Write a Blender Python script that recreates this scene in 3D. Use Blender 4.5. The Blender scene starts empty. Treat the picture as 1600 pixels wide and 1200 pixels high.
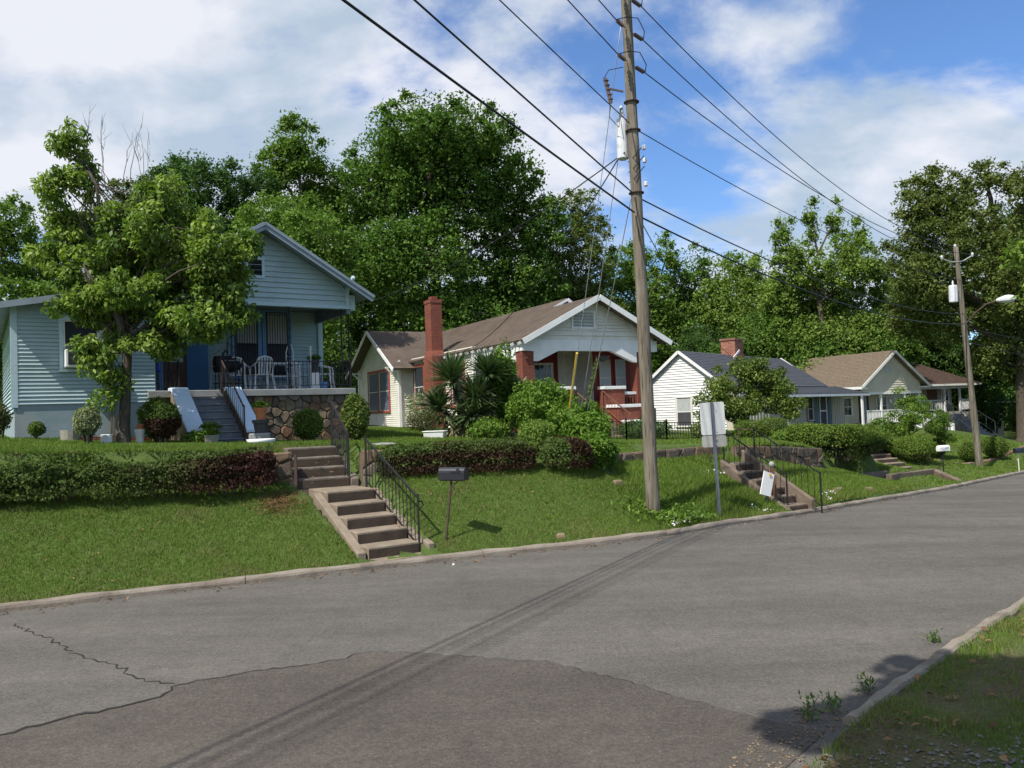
import bpy, bmesh, math, random
import numpy as np
from mathutils import Vector, Matrix, noise as mnoise

SC = bpy.context.scene
COL = SC.collection
RNG = np.random.default_rng(11)
random.seed(5)
R = math.radians

# ------------------------------------------------------------------ camera
cam_d = bpy.data.cameras.new('camera')
cam_d.sensor_width = 36.0
cam_d.lens = 36.0 * 1244.0 / 1600.0
cam_d.clip_start = 0.05
cam_d.clip_end = 3000.0
cam = bpy.data.objects.new('camera', cam_d)
COL.objects.link(cam)
_p, _r = R(1.93), R(2.0)
_f = Vector((0, math.cos(_p), math.sin(_p)))
_x0 = Vector((1, 0, 0)); _u0 = _x0.cross(_f)
_x = _x0 * math.cos(_r) - _u0 * math.sin(_r)
_u = _x0 * math.sin(_r) + _u0 * math.cos(_r)
_m = Matrix((_x, _u, -_f)).transposed().to_4x4()
_m.translation = Vector((0, 0, 2.25))
cam.matrix_world = _m
SC.camera = cam

# ------------------------------------------------------------------ light, sky
SUN_EL = R(53)
SUN_DIR = Vector((-0.65, -0.76, 0)).normalized() * math.cos(SUN_EL) + Vector((0, 0, math.sin(SUN_EL)))
sun_d = bpy.data.lights.new('sun', 'SUN')
sun_d.energy = 4.2
sun_d.angle = R(0.5)
sun_d.color = (1.0, 0.95, 0.87)
sun = bpy.data.objects.new('sun', sun_d)
COL.objects.link(sun)
sun.rotation_euler = SUN_DIR.to_track_quat('Z', 'Y').to_euler()
sun.location = (0, 0, 60)

W = bpy.data.worlds.new('World')
SC.world = W
W.use_nodes = True
wn, wl = W.node_tree.nodes, W.node_tree.links
wn.clear()
w_out = wn.new('ShaderNodeOutputWorld')
w_bg = wn.new('ShaderNodeBackground'); w_bg.inputs['Strength'].default_value = 1.0
sky = wn.new('ShaderNodeTexSky'); sky.sky_type = 'NISHITA'; sky.sun_disc = False
sky.sun_elevation = SUN_EL
sky.sun_rotation = math.atan2(SUN_DIR.x, SUN_DIR.y)
sky.air_density = 1.0; sky.dust_density = 0.6; sky.ozone_density = 2.2
sk = wn.new('ShaderNodeMix'); sk.data_type = 'RGBA'; sk.blend_type = 'MULTIPLY'
sk.inputs['Factor'].default_value = 1.0
wl.new(sky.outputs[0], sk.inputs['A'])
sk.inputs['B'].default_value = (0.080, 0.104, 0.134, 1)
# clouds: noise on the view direction flattened on to a cloud layer
geo = wn.new('ShaderNodeTexCoord')
sep = wn.new('ShaderNodeSeparateXYZ'); wl.new(geo.outputs['Generated'], sep.inputs[0])
def wmath(op, a, b=None, c=None):
    n = wn.new('ShaderNodeMath'); n.operation = op
    for i, v in enumerate((a, b, c)):
        if v is None: continue
        if isinstance(v, (int, float)): n.inputs[i].default_value = v
        else: wl.new(v, n.inputs[i])
    return n.outputs[0]
den = wmath('ADD', wmath('MAXIMUM', sep.outputs[2], 0.0), 0.42)
cmb = wn.new('ShaderNodeCombineXYZ')
wl.new(wmath('DIVIDE', sep.outputs[0], den), cmb.inputs[0])
wl.new(wmath('DIVIDE', sep.outputs[1], den), cmb.inputs[1])
cmb.inputs[2].default_value = 3.7
def wnoise(scale, detail, rough, off, dist=0.0):
    mp = wn.new('ShaderNodeMapping'); mp.inputs['Location'].default_value = off
    mp.inputs['Scale'].default_value = (1.0, 1.25, 1.0)
    wl.new(cmb.outputs[0], mp.inputs[0])
    n = wn.new('ShaderNodeTexNoise'); n.inputs['Scale'].default_value = scale
    n.inputs['Detail'].default_value = detail; n.inputs['Roughness'].default_value = rough
    n.inputs['Distortion'].default_value = dist
    wl.new(mp.outputs[0], n.inputs['Vector'])
    return n.outputs['Fac']
n1 = wnoise(2.1, 10.0, 0.58, (2.3, 0.7, 0.0), 0.1)
n2 = wnoise(0.9, 3.0, 0.5, (5.1, 1.3, 2.0))
bias = wmath('MULTIPLY', wmath('MULTIPLY', sep.outputs[0], -1.0), 0.10)
cl = wmath('ADD', wmath('ADD', wmath('MULTIPLY', n1, 0.85), wmath('MULTIPLY', n2, 0.40)), bias)
ramp = wn.new('ShaderNodeValToRGB')
ramp.color_ramp.elements[0].position = 0.525; ramp.color_ramp.elements[0].color = (0, 0, 0, 1)
ramp.color_ramp.elements[1].position = 0.665; ramp.color_ramp.elements[1].color = (0.93, 0.93, 0.93, 1)
ramp.color_ramp.interpolation = 'EASE'
wl.new(cl, ramp.inputs[0])
n3 = wnoise(3.0, 6.0, 0.55, (0.4, 3.3, 1.0), 0.15)
cramp = wn.new('ShaderNodeValToRGB')
cramp.color_ramp.elements[0].position = 0.40; cramp.color_ramp.elements[0].color = (0.37, 0.45, 0.54, 1)
cramp.color_ramp.elements[1].position = 0.58; cramp.color_ramp.elements[1].color = (0.66, 0.67, 0.71, 1)
wl.new(n3, cramp.inputs[0])
cmix = wn.new('ShaderNodeMix'); cmix.data_type = 'RGBA'
wl.new(ramp.outputs[0], cmix.inputs['Factor'])
wl.new(sk.outputs['Result'], cmix.inputs['A'])
wl.new(cramp.outputs[0], cmix.inputs['B'])
wl.new(cmix.outputs['Result'], w_bg.inputs[0])
wl.new(w_bg.outputs[0], w_out.inputs[0])

SC.view_settings.view_transform = 'Standard'
SC.view_settings.look = 'None'
SC.view_settings.exposure = 0.45
SC.view_settings.gamma = 1.0
SC.view_settings.use_curve_mapping = False
try:
    SC.cycles.max_bounces = 6
    SC.cycles.diffuse_bounces = 3
    SC.cycles.glossy_bounces = 2
    SC.cycles.transmission_bounces = 3
    SC.cycles.transparent_max_bounces = 6
except Exception:
    pass

# ------------------------------------------------------------------ materials
def nmat(name):
    m = bpy.data.materials.new(name); m.use_nodes = True
    t = m.node_tree; t.nodes.clear()
    o = t.nodes.new('ShaderNodeOutputMaterial')
    return m, t, o

def _ramp(t, fac, stops):
    r = t.nodes.new('ShaderNodeValToRGB')
    while len(r.color_ramp.elements) < len(stops): r.color_ramp.elements.new(0.5)
    for e, (p, c) in zip(r.color_ramp.elements, stops):
        e.position = p; e.color = (*c, 1)
    t.links.new(fac, r.inputs[0])
    return r.outputs[0]

def _noise(t, vec, scale, detail=4.0, rough=0.55):
    n = t.nodes.new('ShaderNodeTexNoise')
    n.inputs['Scale'].default_value = scale; n.inputs['Detail'].default_value = detail
    n.inputs['Roughness'].default_value = rough
    t.links.new(vec, n.inputs['Vector'])
    return n.outputs['Fac']

def _mix(t, fac, a, b, mode='MIX'):
    m = t.nodes.new('ShaderNodeMix'); m.data_type = 'RGBA'; m.blend_type = mode
    for k, v in (('Factor', fac), ('A', a), ('B', b)):
        if isinstance(v, (int, float)): m.inputs[k].default_value = v
        elif isinstance(v, tuple): m.inputs[k].default_value = (*v, 1)
        else: t.links.new(v, m.inputs[k])
    return m.outputs['Result']

def _scalevec(t, vec, s):
    mp = t.nodes.new('ShaderNodeMapping'); mp.inputs['Scale'].default_value = s
    t.links.new(vec, mp.inputs[0]); return mp.outputs[0]

def surf(name, c0, c1, scale=3.0, rough=0.75, bump=0.0, bscale=None, metal=0.0, stretch=(1, 1, 1), spec=0.4, dirt=None, dscale=0.7, dlim=(0.5, 0.75)):
    """two-tone worn surface; dirt = third colour in patches"""
    m, t, o = nmat(name)
    tc = t.nodes.new('ShaderNodeTexCoord')
    v = _scalevec(t, tc.outputs['Object'], stretch)
    col = _ramp(t, _noise(t, v, scale, 6, 0.6), [(0.3, c0), (0.7, c1)])
    if dirt:
        f = _ramp(t, _noise(t, tc.outputs['Object'], dscale, 7, 0.65), [(dlim[0], (0, 0, 0)), (dlim[1], (1, 1, 1))])
        col = _mix(t, f, col, dirt)
    b = t.nodes.new('ShaderNodeBsdfPrincipled')
    t.links.new(col, b.inputs['Base Color'])
    b.inputs['Roughness'].default_value = rough
    b.inputs['Metallic'].default_value = metal
    b.inputs['Specular IOR Level'].default_value = spec
    if bump:
        bp = t.nodes.new('ShaderNodeBump'); bp.inputs['Strength'].default_value = bump
        bp.inputs['Distance'].default_value = 0.02
        t.links.new(_noise(t, v, bscale or scale * 6, 5, 0.6), bp.inputs['Height'])
        t.links.new(bp.outputs[0], b.inputs['Normal'])
    t.links.new(b.outputs[0], o.inputs[0])
    return m

def leafmat(name, dark, light, other=None, trans=0.32, rough=0.62, spec=0.16):
    """leaf: per-leaf variation attribute 'var', optional second tint by attribute 'tint'"""
    m, t, o = nmat(name)
    a = t.nodes.new('ShaderNodeAttribute'); a.attribute_name = 'var'
    col = _ramp(t, a.outputs['Fac'], [(0.0, dark), (1.0, light)])
    if other:
        a2 = t.nodes.new('ShaderNodeAttribute'); a2.attribute_name = 'tint'
        col = _mix(t, a2.outputs['Fac'], col, other)
    b = t.nodes.new('ShaderNodeBsdfPrincipled')
    t.links.new(col, b.inputs['Base Color'])
    b.inputs['Roughness'].default_value = rough
    b.inputs['Specular IOR Level'].default_value = spec
    tr = t.nodes.new('ShaderNodeBsdfTranslucent')
    t.links.new(_mix(t, 1.0, col, (1.0, 1.15, 0.5), 'MULTIPLY'), tr.inputs[0])
    mx = t.nodes.new('ShaderNodeMixShader'); mx.inputs[0].default_value = trans
    t.links.new(b.outputs[0], mx.inputs[1]); t.links.new(tr.outputs[0], mx.inputs[2])
    t.links.new(mx.outputs[0], o.inputs[0])
    return m

def brickmat(name, c1, c2, mortar, w=0.21, h=0.075):
    m, t, o = nmat(name)
    tc = t.nodes.new('ShaderNodeTexCoord')
    s = t.nodes.new('ShaderNodeSeparateXYZ'); t.links.new(tc.outputs['Object'], s.inputs[0])
    ad = t.nodes.new('ShaderNodeMath'); ad.operation = 'ADD'
    t.links.new(s.outputs[0], ad.inputs[0]); t.links.new(s.outputs[1], ad.inputs[1])
    c = t.nodes.new('ShaderNodeCombineXYZ'); t.links.new(ad.outputs[0], c.inputs[0]); t.links.new(s.outputs[2], c.inputs[1])
    br = t.nodes.new('ShaderNodeTexBrick')
    br.inputs['Scale'].default_value = 1.0; br.inputs['Brick Width'].default_value = w
    br.inputs['Row Height'].default_value = h; br.inputs['Mortar Size'].default_value = 0.008
    br.inputs['Color1'].default_value = (*c1, 1); br.inputs['Color2'].default_value = (*c2, 1)
    br.inputs['Mortar'].default_value = (*mortar, 1)
    t.links.new(c.outputs[0], br.inputs['Vector'])
    f = _ramp(t, _noise(t, tc.outputs['Object'], 1.3, 5), [(0.35, (0.75, 0.72, 0.7)), (0.7, (1.1, 1.08, 1.05))])
    col = _mix(t, 1.0, br.outputs['Color'], f, 'MULTIPLY')
    b = t.nodes.new('ShaderNodeBsdfPrincipled'); b.inputs['Roughness'].default_value = 0.85
    t.links.new(col, b.inputs['Base Color'])
    bp = t.nodes.new('ShaderNodeBump'); bp.inputs['Strength'].default_value = 0.5; bp.inputs['Distance'].default_value = 0.01
    bp.invert = True
    t.links.new(br.outputs['Fac'], bp.inputs['Height']); t.links.new(bp.outputs[0], b.inputs['Normal'])
    t.links.new(b.outputs[0], o.inputs[0])
    return m

def glassmat(name, tint, rough=0.06):
    m, t, o = nmat(name)
    b = t.nodes.new('ShaderNodeBsdfPrincipled')
    b.inputs['Base Color'].default_value = (*tint, 1)
    b.inputs['Roughness'].default_value = rough
    b.inputs['Specular IOR Level'].default_value = 0.7
    t.links.new(b.outputs[0], o.inputs[0])
    return m

M = {}
M['teal'] = surf('teal_siding', (0.33, 0.445, 0.455), (0.40, 0.51, 0.52), 1.2, 0.6, 0.05, 30, dirt=(0.23, 0.31, 0.315), dlim=(0.55, 0.8))
M['tealtrim'] = surf('teal_trim', (0.40, 0.53, 0.56), (0.48, 0.60, 0.63), 2.0, 0.55)
M['found'] = surf('painted_block', (0.20, 0.27, 0.29), (0.30, 0.37, 0.39), 1.6, 0.85, 0.2, 18, dirt=(0.33, 0.33, 0.30), dscale=1.1)
M['white'] = surf('white_paint', (0.68, 0.68, 0.65), (0.82, 0.82, 0.80), 1.5, 0.6, dirt=(0.56, 0.55, 0.50), dscale=1.4, dlim=(0.6, 0.85))
M['whiteold'] = surf('old_white_paint', (0.60, 0.58, 0.50), (0.77, 0.75, 0.66), 1.3, 0.7, 0.08, 25, dirt=(0.42, 0.39, 0.32), dscale=1.2, dlim=(0.56, 0.82))
M['cream'] = surf('cream_siding', (0.56, 0.53, 0.42), (0.64, 0.61, 0.50), 1.2, 0.65)
M['greywall'] = surf('pale_grey_board', (0.46, 0.42, 0.33), (0.56, 0.52, 0.42), 1.2, 0.7, dirt=(0.39, 0.35, 0.28))
M['redtrim'] = surf('red_trim', (0.26, 0.050, 0.030), (0.34, 0.075, 0.043), 2.5, 0.6)
M['redwall'] = surf('dark_red_wall', (0.16, 0.02, 0.018), (0.22, 0.035, 0.03), 2.0, 0.7)
M['bluetrim'] = surf('blue_trim', (0.12, 0.27, 0.48), (0.17, 0.33, 0.55), 2.0, 0.55)
M['bluedoor'] = surf('blue_door_paint', (0.10, 0.26, 0.52), (0.14, 0.31, 0.58), 2.0, 0.45)
M['paleblue'] = surf('pale_blue_paint', (0.58, 0.72, 0.83), (0.68, 0.79, 0.87), 2.5, 0.6, dirt=(0.70, 0.74, 0.76), dscale=2.5)
M['greyblue'] = surf('grey_blue_concrete', (0.15, 0.165, 0.185), (0.27, 0.285, 0.305), 3.0, 0.85, 0.3, 20, dirt=(0.20, 0.17, 0.13), dscale=2.2, dlim=(0.55, 0.7))
M['brick'] = brickmat('red_brick', (0.235, 0.055, 0.030), (0.165, 0.038, 0.022), (0.19, 0.09, 0.062))
M['brick2'] = brickmat('mottled_brick', (0.36, 0.12, 0.07), (0.18, 0.05, 0.035), (0.36, 0.28, 0.22))
M['shingle_b'] = surf('brown_shingle', (0.098, 0.072, 0.054), (0.155, 0.118, 0.090), 2.2, 0.95, 0.5, 40, dirt=(0.078, 0.058, 0.044), dscale=0.6, dlim=(0.5, 0.8))
M['shingle_t'] = surf('tan_shingle', (0.105, 0.080, 0.056), (0.190, 0.148, 0.104), 9.0, 0.95, 0.5, 40)
M['shingle_d'] = surf('charcoal_shingle', (0.045, 0.05, 0.062), (0.075, 0.08, 0.095), 6.0, 0.9, 0.4, 40)
M['shingle_r'] = surf('rusty_shingle', (0.050, 0.031, 0.024), (0.090, 0.054, 0.038), 3.0, 0.95, 0.4, 30)
M['roofgrey'] = surf('grey_roll_roofing', (0.20, 0.25, 0.29), (0.30, 0.35, 0.39), 2.0, 0.8)
M['iron'] = surf('black_iron', (0.010, 0.010, 0.011), (0.022, 0.020, 0.020), 6.0, 0.65, spec=0.3)
M['rustiron'] = surf('brown_iron', (0.05, 0.035, 0.028), (0.09, 0.055, 0.04), 6.0, 0.7)
M['conc'] = surf('old_concrete', (0.18, 0.138, 0.098), (0.28, 0.228, 0.168), 3.0, 0.9, 0.4, 30, dirt=(0.13, 0.095, 0.068), dscale=2.4, dlim=(0.52, 0.75))
M['kerb'] = surf('kerb_concrete', (0.18, 0.15, 0.115), (0.29, 0.25, 0.20), 2.5, 0.92, 0.5, 25, dirt=(0.11, 0.085, 0.06), dscale=1.6, dlim=(0.5, 0.75))
M['concgrey'] = surf('grey_concrete', (0.24, 0.24, 0.23), (0.34, 0.34, 0.32), 2.5, 0.9, 0.3, 25, dirt=(0.16, 0.15, 0.14), dscale=1.8)
M['stones'] = [surf('field_stone_%s' % n, a, b, 5.0, 0.9, 0.8, 14, dirt=(0.10, 0.07, 0.045), dscale=4.0) for n, a, b in (
    ('brown', (0.13, 0.085, 0.050), (0.22, 0.15, 0.09)), ('tan', (0.17, 0.125, 0.075), (0.27, 0.205, 0.13)),
    ('grey', (0.14, 0.115, 0.085), (0.23, 0.19, 0.145)), ('rust', (0.16, 0.085, 0.042), (0.25, 0.14, 0.075)), ('dark', (0.085, 0.065, 0.048), (0.145, 0.115, 0.085)))]
M['mortar'] = surf('dark_mortar', (0.115, 0.085, 0.058), (0.175, 0.135, 0.095), 5.0, 0.95)
def polewood():
    m, t, o = nmat('weathered_pole_wood')
    tc = t.nodes.new('ShaderNodeTexCoord'); v = tc.outputs['Object']
    a = _scalevec(t, v, (1, 1, .10)); c = _scalevec(t, v, (1, 1, .045))
    col = _ramp(t, _noise(t, a, 13, 5, .65), [(.30, (0.105, 0.086, 0.062)), (.52, (0.185, 0.160, 0.122)), (.72, (0.265, 0.235, 0.185))])
    crk = _noise(t, c, 34, 3, .6)
    col = _mix(t, _ramp(t, crk, [(.33, (1, 1, 1)), (.43, (0, 0, 0))]), col, (0.030, 0.024, 0.017))
    col = _mix(t, _ramp(t, _noise(t, v, 1.3, 5, .6), [(.5, (0, 0, 0)), (.75, (.6, .6, .6))]), col, (0.11, 0.105, 0.075))
    b = t.nodes.new('ShaderNodeBsdfPrincipled'); b.inputs['Roughness'].default_value = .92; b.inputs['Specular IOR Level'].default_value = .2
    t.links.new(col, b.inputs['Base Color']); bp = t.nodes.new('ShaderNodeBump'); bp.inputs['Strength'].default_value = .9; bp.inputs['Distance'].default_value = .02
    t.links.new(crk, bp.inputs['Height']); t.links.new(bp.outputs[0], b.inputs['Normal']); t.links.new(b.outputs[0], o.inputs[0]); return m
M['wood'] = polewood()
M['bark'] = surf('bark', (0.045, 0.034, 0.024), (0.12, 0.10, 0.075), 7.0, 0.95, 1.0, 10, stretch=(3, 3, 0.7))
M['barkg'] = surf('grey_bark', (0.09, 0.08, 0.062), (0.19, 0.17, 0.135), 7.0, 0.95, 1.0, 10, stretch=(3, 3, 0.7))
M['twig'] = surf('bare_twig', (0.12, 0.10, 0.08), (0.22, 0.19, 0.15), 5.0, 0.9)
M['steel'] = surf('galvanised_steel', (0.34, 0.35, 0.36), (0.46, 0.47, 0.48), 4.0, 0.45, metal=0.6)
M['signback'] = surf('bare_aluminium', (0.50, 0.51, 0.50), (0.60, 0.61, 0.60), 3.0, 0.45, metal=0.25)
M['sigcol'] = surf('dark_steel_channel', (0.10, 0.115, 0.15), (0.16, 0.175, 0.21), 4.0, 0.5, metal=0.3)
M['xfmr'] = surf('pale_grey_enamel', (0.55, 0.58, 0.60), (0.66, 0.68, 0.69), 2.0, 0.4, dirt=(0.35, 0.33, 0.30), dscale=5.0, dlim=(0.6, 0.75))
M['porc'] = surf('porcelain', (0.10, 0.07, 0.06), (0.18, 0.13, 0.12), 2.0, 0.25)
M['wire'] = surf('black_cable', (0.010, 0.010, 0.012), (0.018, 0.018, 0.02), 4.0, 0.5)
M['alwire'] = surf('grey_strand', (0.50, 0.52, 0.55), (0.60, 0.62, 0.64), 4.0, 0.5, metal=0.2)
M['yellow'] = surf('yellow_plastic', (0.62, 0.40, 0.02), (0.72, 0.48, 0.04), 3.0, 0.5)
M['whiteplastic'] = surf('white_plastic', (0.60, 0.62, 0.62), (0.72, 0.73, 0.73), 3.0, 0.4)
M['blackplastic'] = surf('black_enamel', (0.012, 0.013, 0.017), (0.022, 0.023, 0.03), 3.0, 0.32, spec=0.6)
M['terracotta'] = surf('terracotta', (0.38, 0.12, 0.05), (0.48, 0.18, 0.08), 3.0, 0.8)
M['darkpot'] = surf('dark_pot', (0.03, 0.03, 0.035), (0.06, 0.06, 0.06), 3.0, 0.6)
M['greypot'] = surf('mossy_concrete_pot', (0.24, 0.22, 0.18), (0.36, 0.34, 0.29), 4.0, 0.9, 0.3, dirt=(0.10, 0.11, 0.05), dscale=4.0)
M['bluetarp'] = surf('blue_tarp', (0.02, 0.05, 0.42), (0.03, 0.08, 0.55), 2.0, 0.45)
M['brownwood'] = surf('brown_wood', (0.10, 0.05, 0.03), (0.16, 0.085, 0.05), 4.0, 0.7, stretch=(4, 4, 0.6))
M['glass'] = glassmat('dark_window_glass', (0.03, 0.035, 0.045))
M['glassblue'] = glassmat('reflective_window_glass', (0.12, 0.14, 0.20), 0.12)
M['screen'] = surf('window_screen', (0.05, 0.05, 0.055), (0.07, 0.07, 0.08), 3.0, 0.7)
M['curtain'] = surf('white_curtain', (0.42, 0.44, 0.44), (0.60, 0.62, 0.62), 9.0, 0.9, stretch=(3, 3, 0.3))
M['blind'] = surf('pale_blind', (0.34, 0.37, 0.36), (0.44, 0.47, 0.46), 3.0, 0.8)
M['black'] = surf('dark_void', (0.01, 0.01, 0.01), (0.015, 0.015, 0.015), 3.0, 0.9)
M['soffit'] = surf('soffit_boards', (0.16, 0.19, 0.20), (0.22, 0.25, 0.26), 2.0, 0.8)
M['bluegrey'] = surf('blue_grey_shutter', (0.08, 0.12, 0.16), (0.12, 0.16, 0.20), 2.0, 0.6)
M['rusty'] = surf('rusty_pipe', (0.14, 0.06, 0.035), (0.22, 0.10, 0.06), 8.0, 0.85)
M['lens'] = surf('lamp_lens', (0.55, 0.58, 0.60), (0.65, 0.67, 0.68), 3.0, 0.25)
M['red'] = surf('red_flower', (0.45, 0.02, 0.02), (0.6, 0.05, 0.04), 6.0, 0.7)
M['mossyc'] = surf('stained_old_concrete', (0.115, 0.085, 0.062), (0.20, 0.155, 0.118), 4.0, 0.95, 0.4, 20, dirt=(0.10, 0.075, 0.05), dscale=3.0)
M['darkfloor'] = surf('shade_darkened_floor', (0.06, 0.05, 0.045), (0.10, 0.085, 0.075), 3.0, 0.7)  # floor colour darkened so that the porch interior reads as deep shade
M['gravel'] = surf('grey_gravel', (0.10, 0.095, 0.085), (0.24, 0.23, 0.21), 30.0, 0.95)
M['riser'] = surf('stained_shaded_riser', (0.042, 0.030, 0.021), (0.080, 0.058, 0.041), 4.0, 0.95, 0.3, 25)  # dark stain, with the shade on the risers put into the colour too
M['mossy'] = surf('mossy_stone', (0.085, 0.07, 0.055), (0.17, 0.145, 0.115), 5.0, 0.95, 0.5, 16, dirt=(0.20, 0.165, 0.12), dscale=3.0)
M['tar'] = surf('open_crack', (0.012, 0.011, 0.010), (0.028, 0.025, 0.022), 9.0, 0.95)
# leaves
M['lf_oak'] = leafmat('oak_leaf', (0.055, 0.117, 0.020), (0.143, 0.244, 0.040))
M['lf_oak2'] = leafmat('pecan_leaf', (0.082, 0.155, 0.023), (0.195, 0.300, 0.052))
M['lf_dark'] = leafmat('dark_tree_leaf', (0.037, 0.085, 0.021), (0.097, 0.175, 0.040))
M['lf_light'] = leafmat('light_tree_leaf', (0.106, 0.182, 0.034), (0.250, 0.350, 0.072))
M['lf_olive'] = leafmat('olive_oak_leaf', (0.074, 0.110, 0.025), (0.176, 0.211, 0.054))
M['lf_dog'] = leafmat('dogwood_leaf', (0.082, 0.155, 0.029), (0.287, 0.381, 0.079), trans=0.36, rough=0.42)
M['lf_mag'] = leafmat('gardenia_leaf', (0.074, 0.126, 0.025), (0.213, 0.269, 0.064), rough=0.38)
M['lf_bush'] = leafmat('clipped_bush_leaf', (0.064, 0.110, 0.020), (0.156, 0.219, 0.037))
M['lf_lime'] = leafmat('lime_bush_leaf', (0.075, 0.150, 0.020), (0.170, 0.280, 0.040))
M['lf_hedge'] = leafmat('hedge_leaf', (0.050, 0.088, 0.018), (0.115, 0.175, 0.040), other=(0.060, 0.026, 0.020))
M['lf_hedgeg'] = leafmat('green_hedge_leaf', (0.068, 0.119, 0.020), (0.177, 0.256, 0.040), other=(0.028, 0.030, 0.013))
M['lf_cream'] = leafmat('variegated_leaf', (0.13, 0.17, 0.07), (0.42, 0.43, 0.26))
M['lf_yucca'] = leafmat('yucca_leaf', (0.045, 0.090, 0.032), (0.120, 0.185, 0.065), other=(0.30, 0.25, 0.15), trans=0.12, rough=0.28, spec=0.6)
M['grass'] = leafmat('grass_blade', (0.082, 0.146, 0.018), (0.178, 0.262, 0.043), other=(0.270, 0.205, 0.105), trans=0.32, rough=0.6, spec=0.2)
M['petal'] = leafmat('white_petal', (0.55, 0.55, 0.5), (0.75, 0.72, 0.7), trans=0.2)
M['litter'] = leafmat('dry_leaf', (0.12, 0.06, 0.03), (0.30, 0.18, 0.09), trans=0.1)

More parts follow.
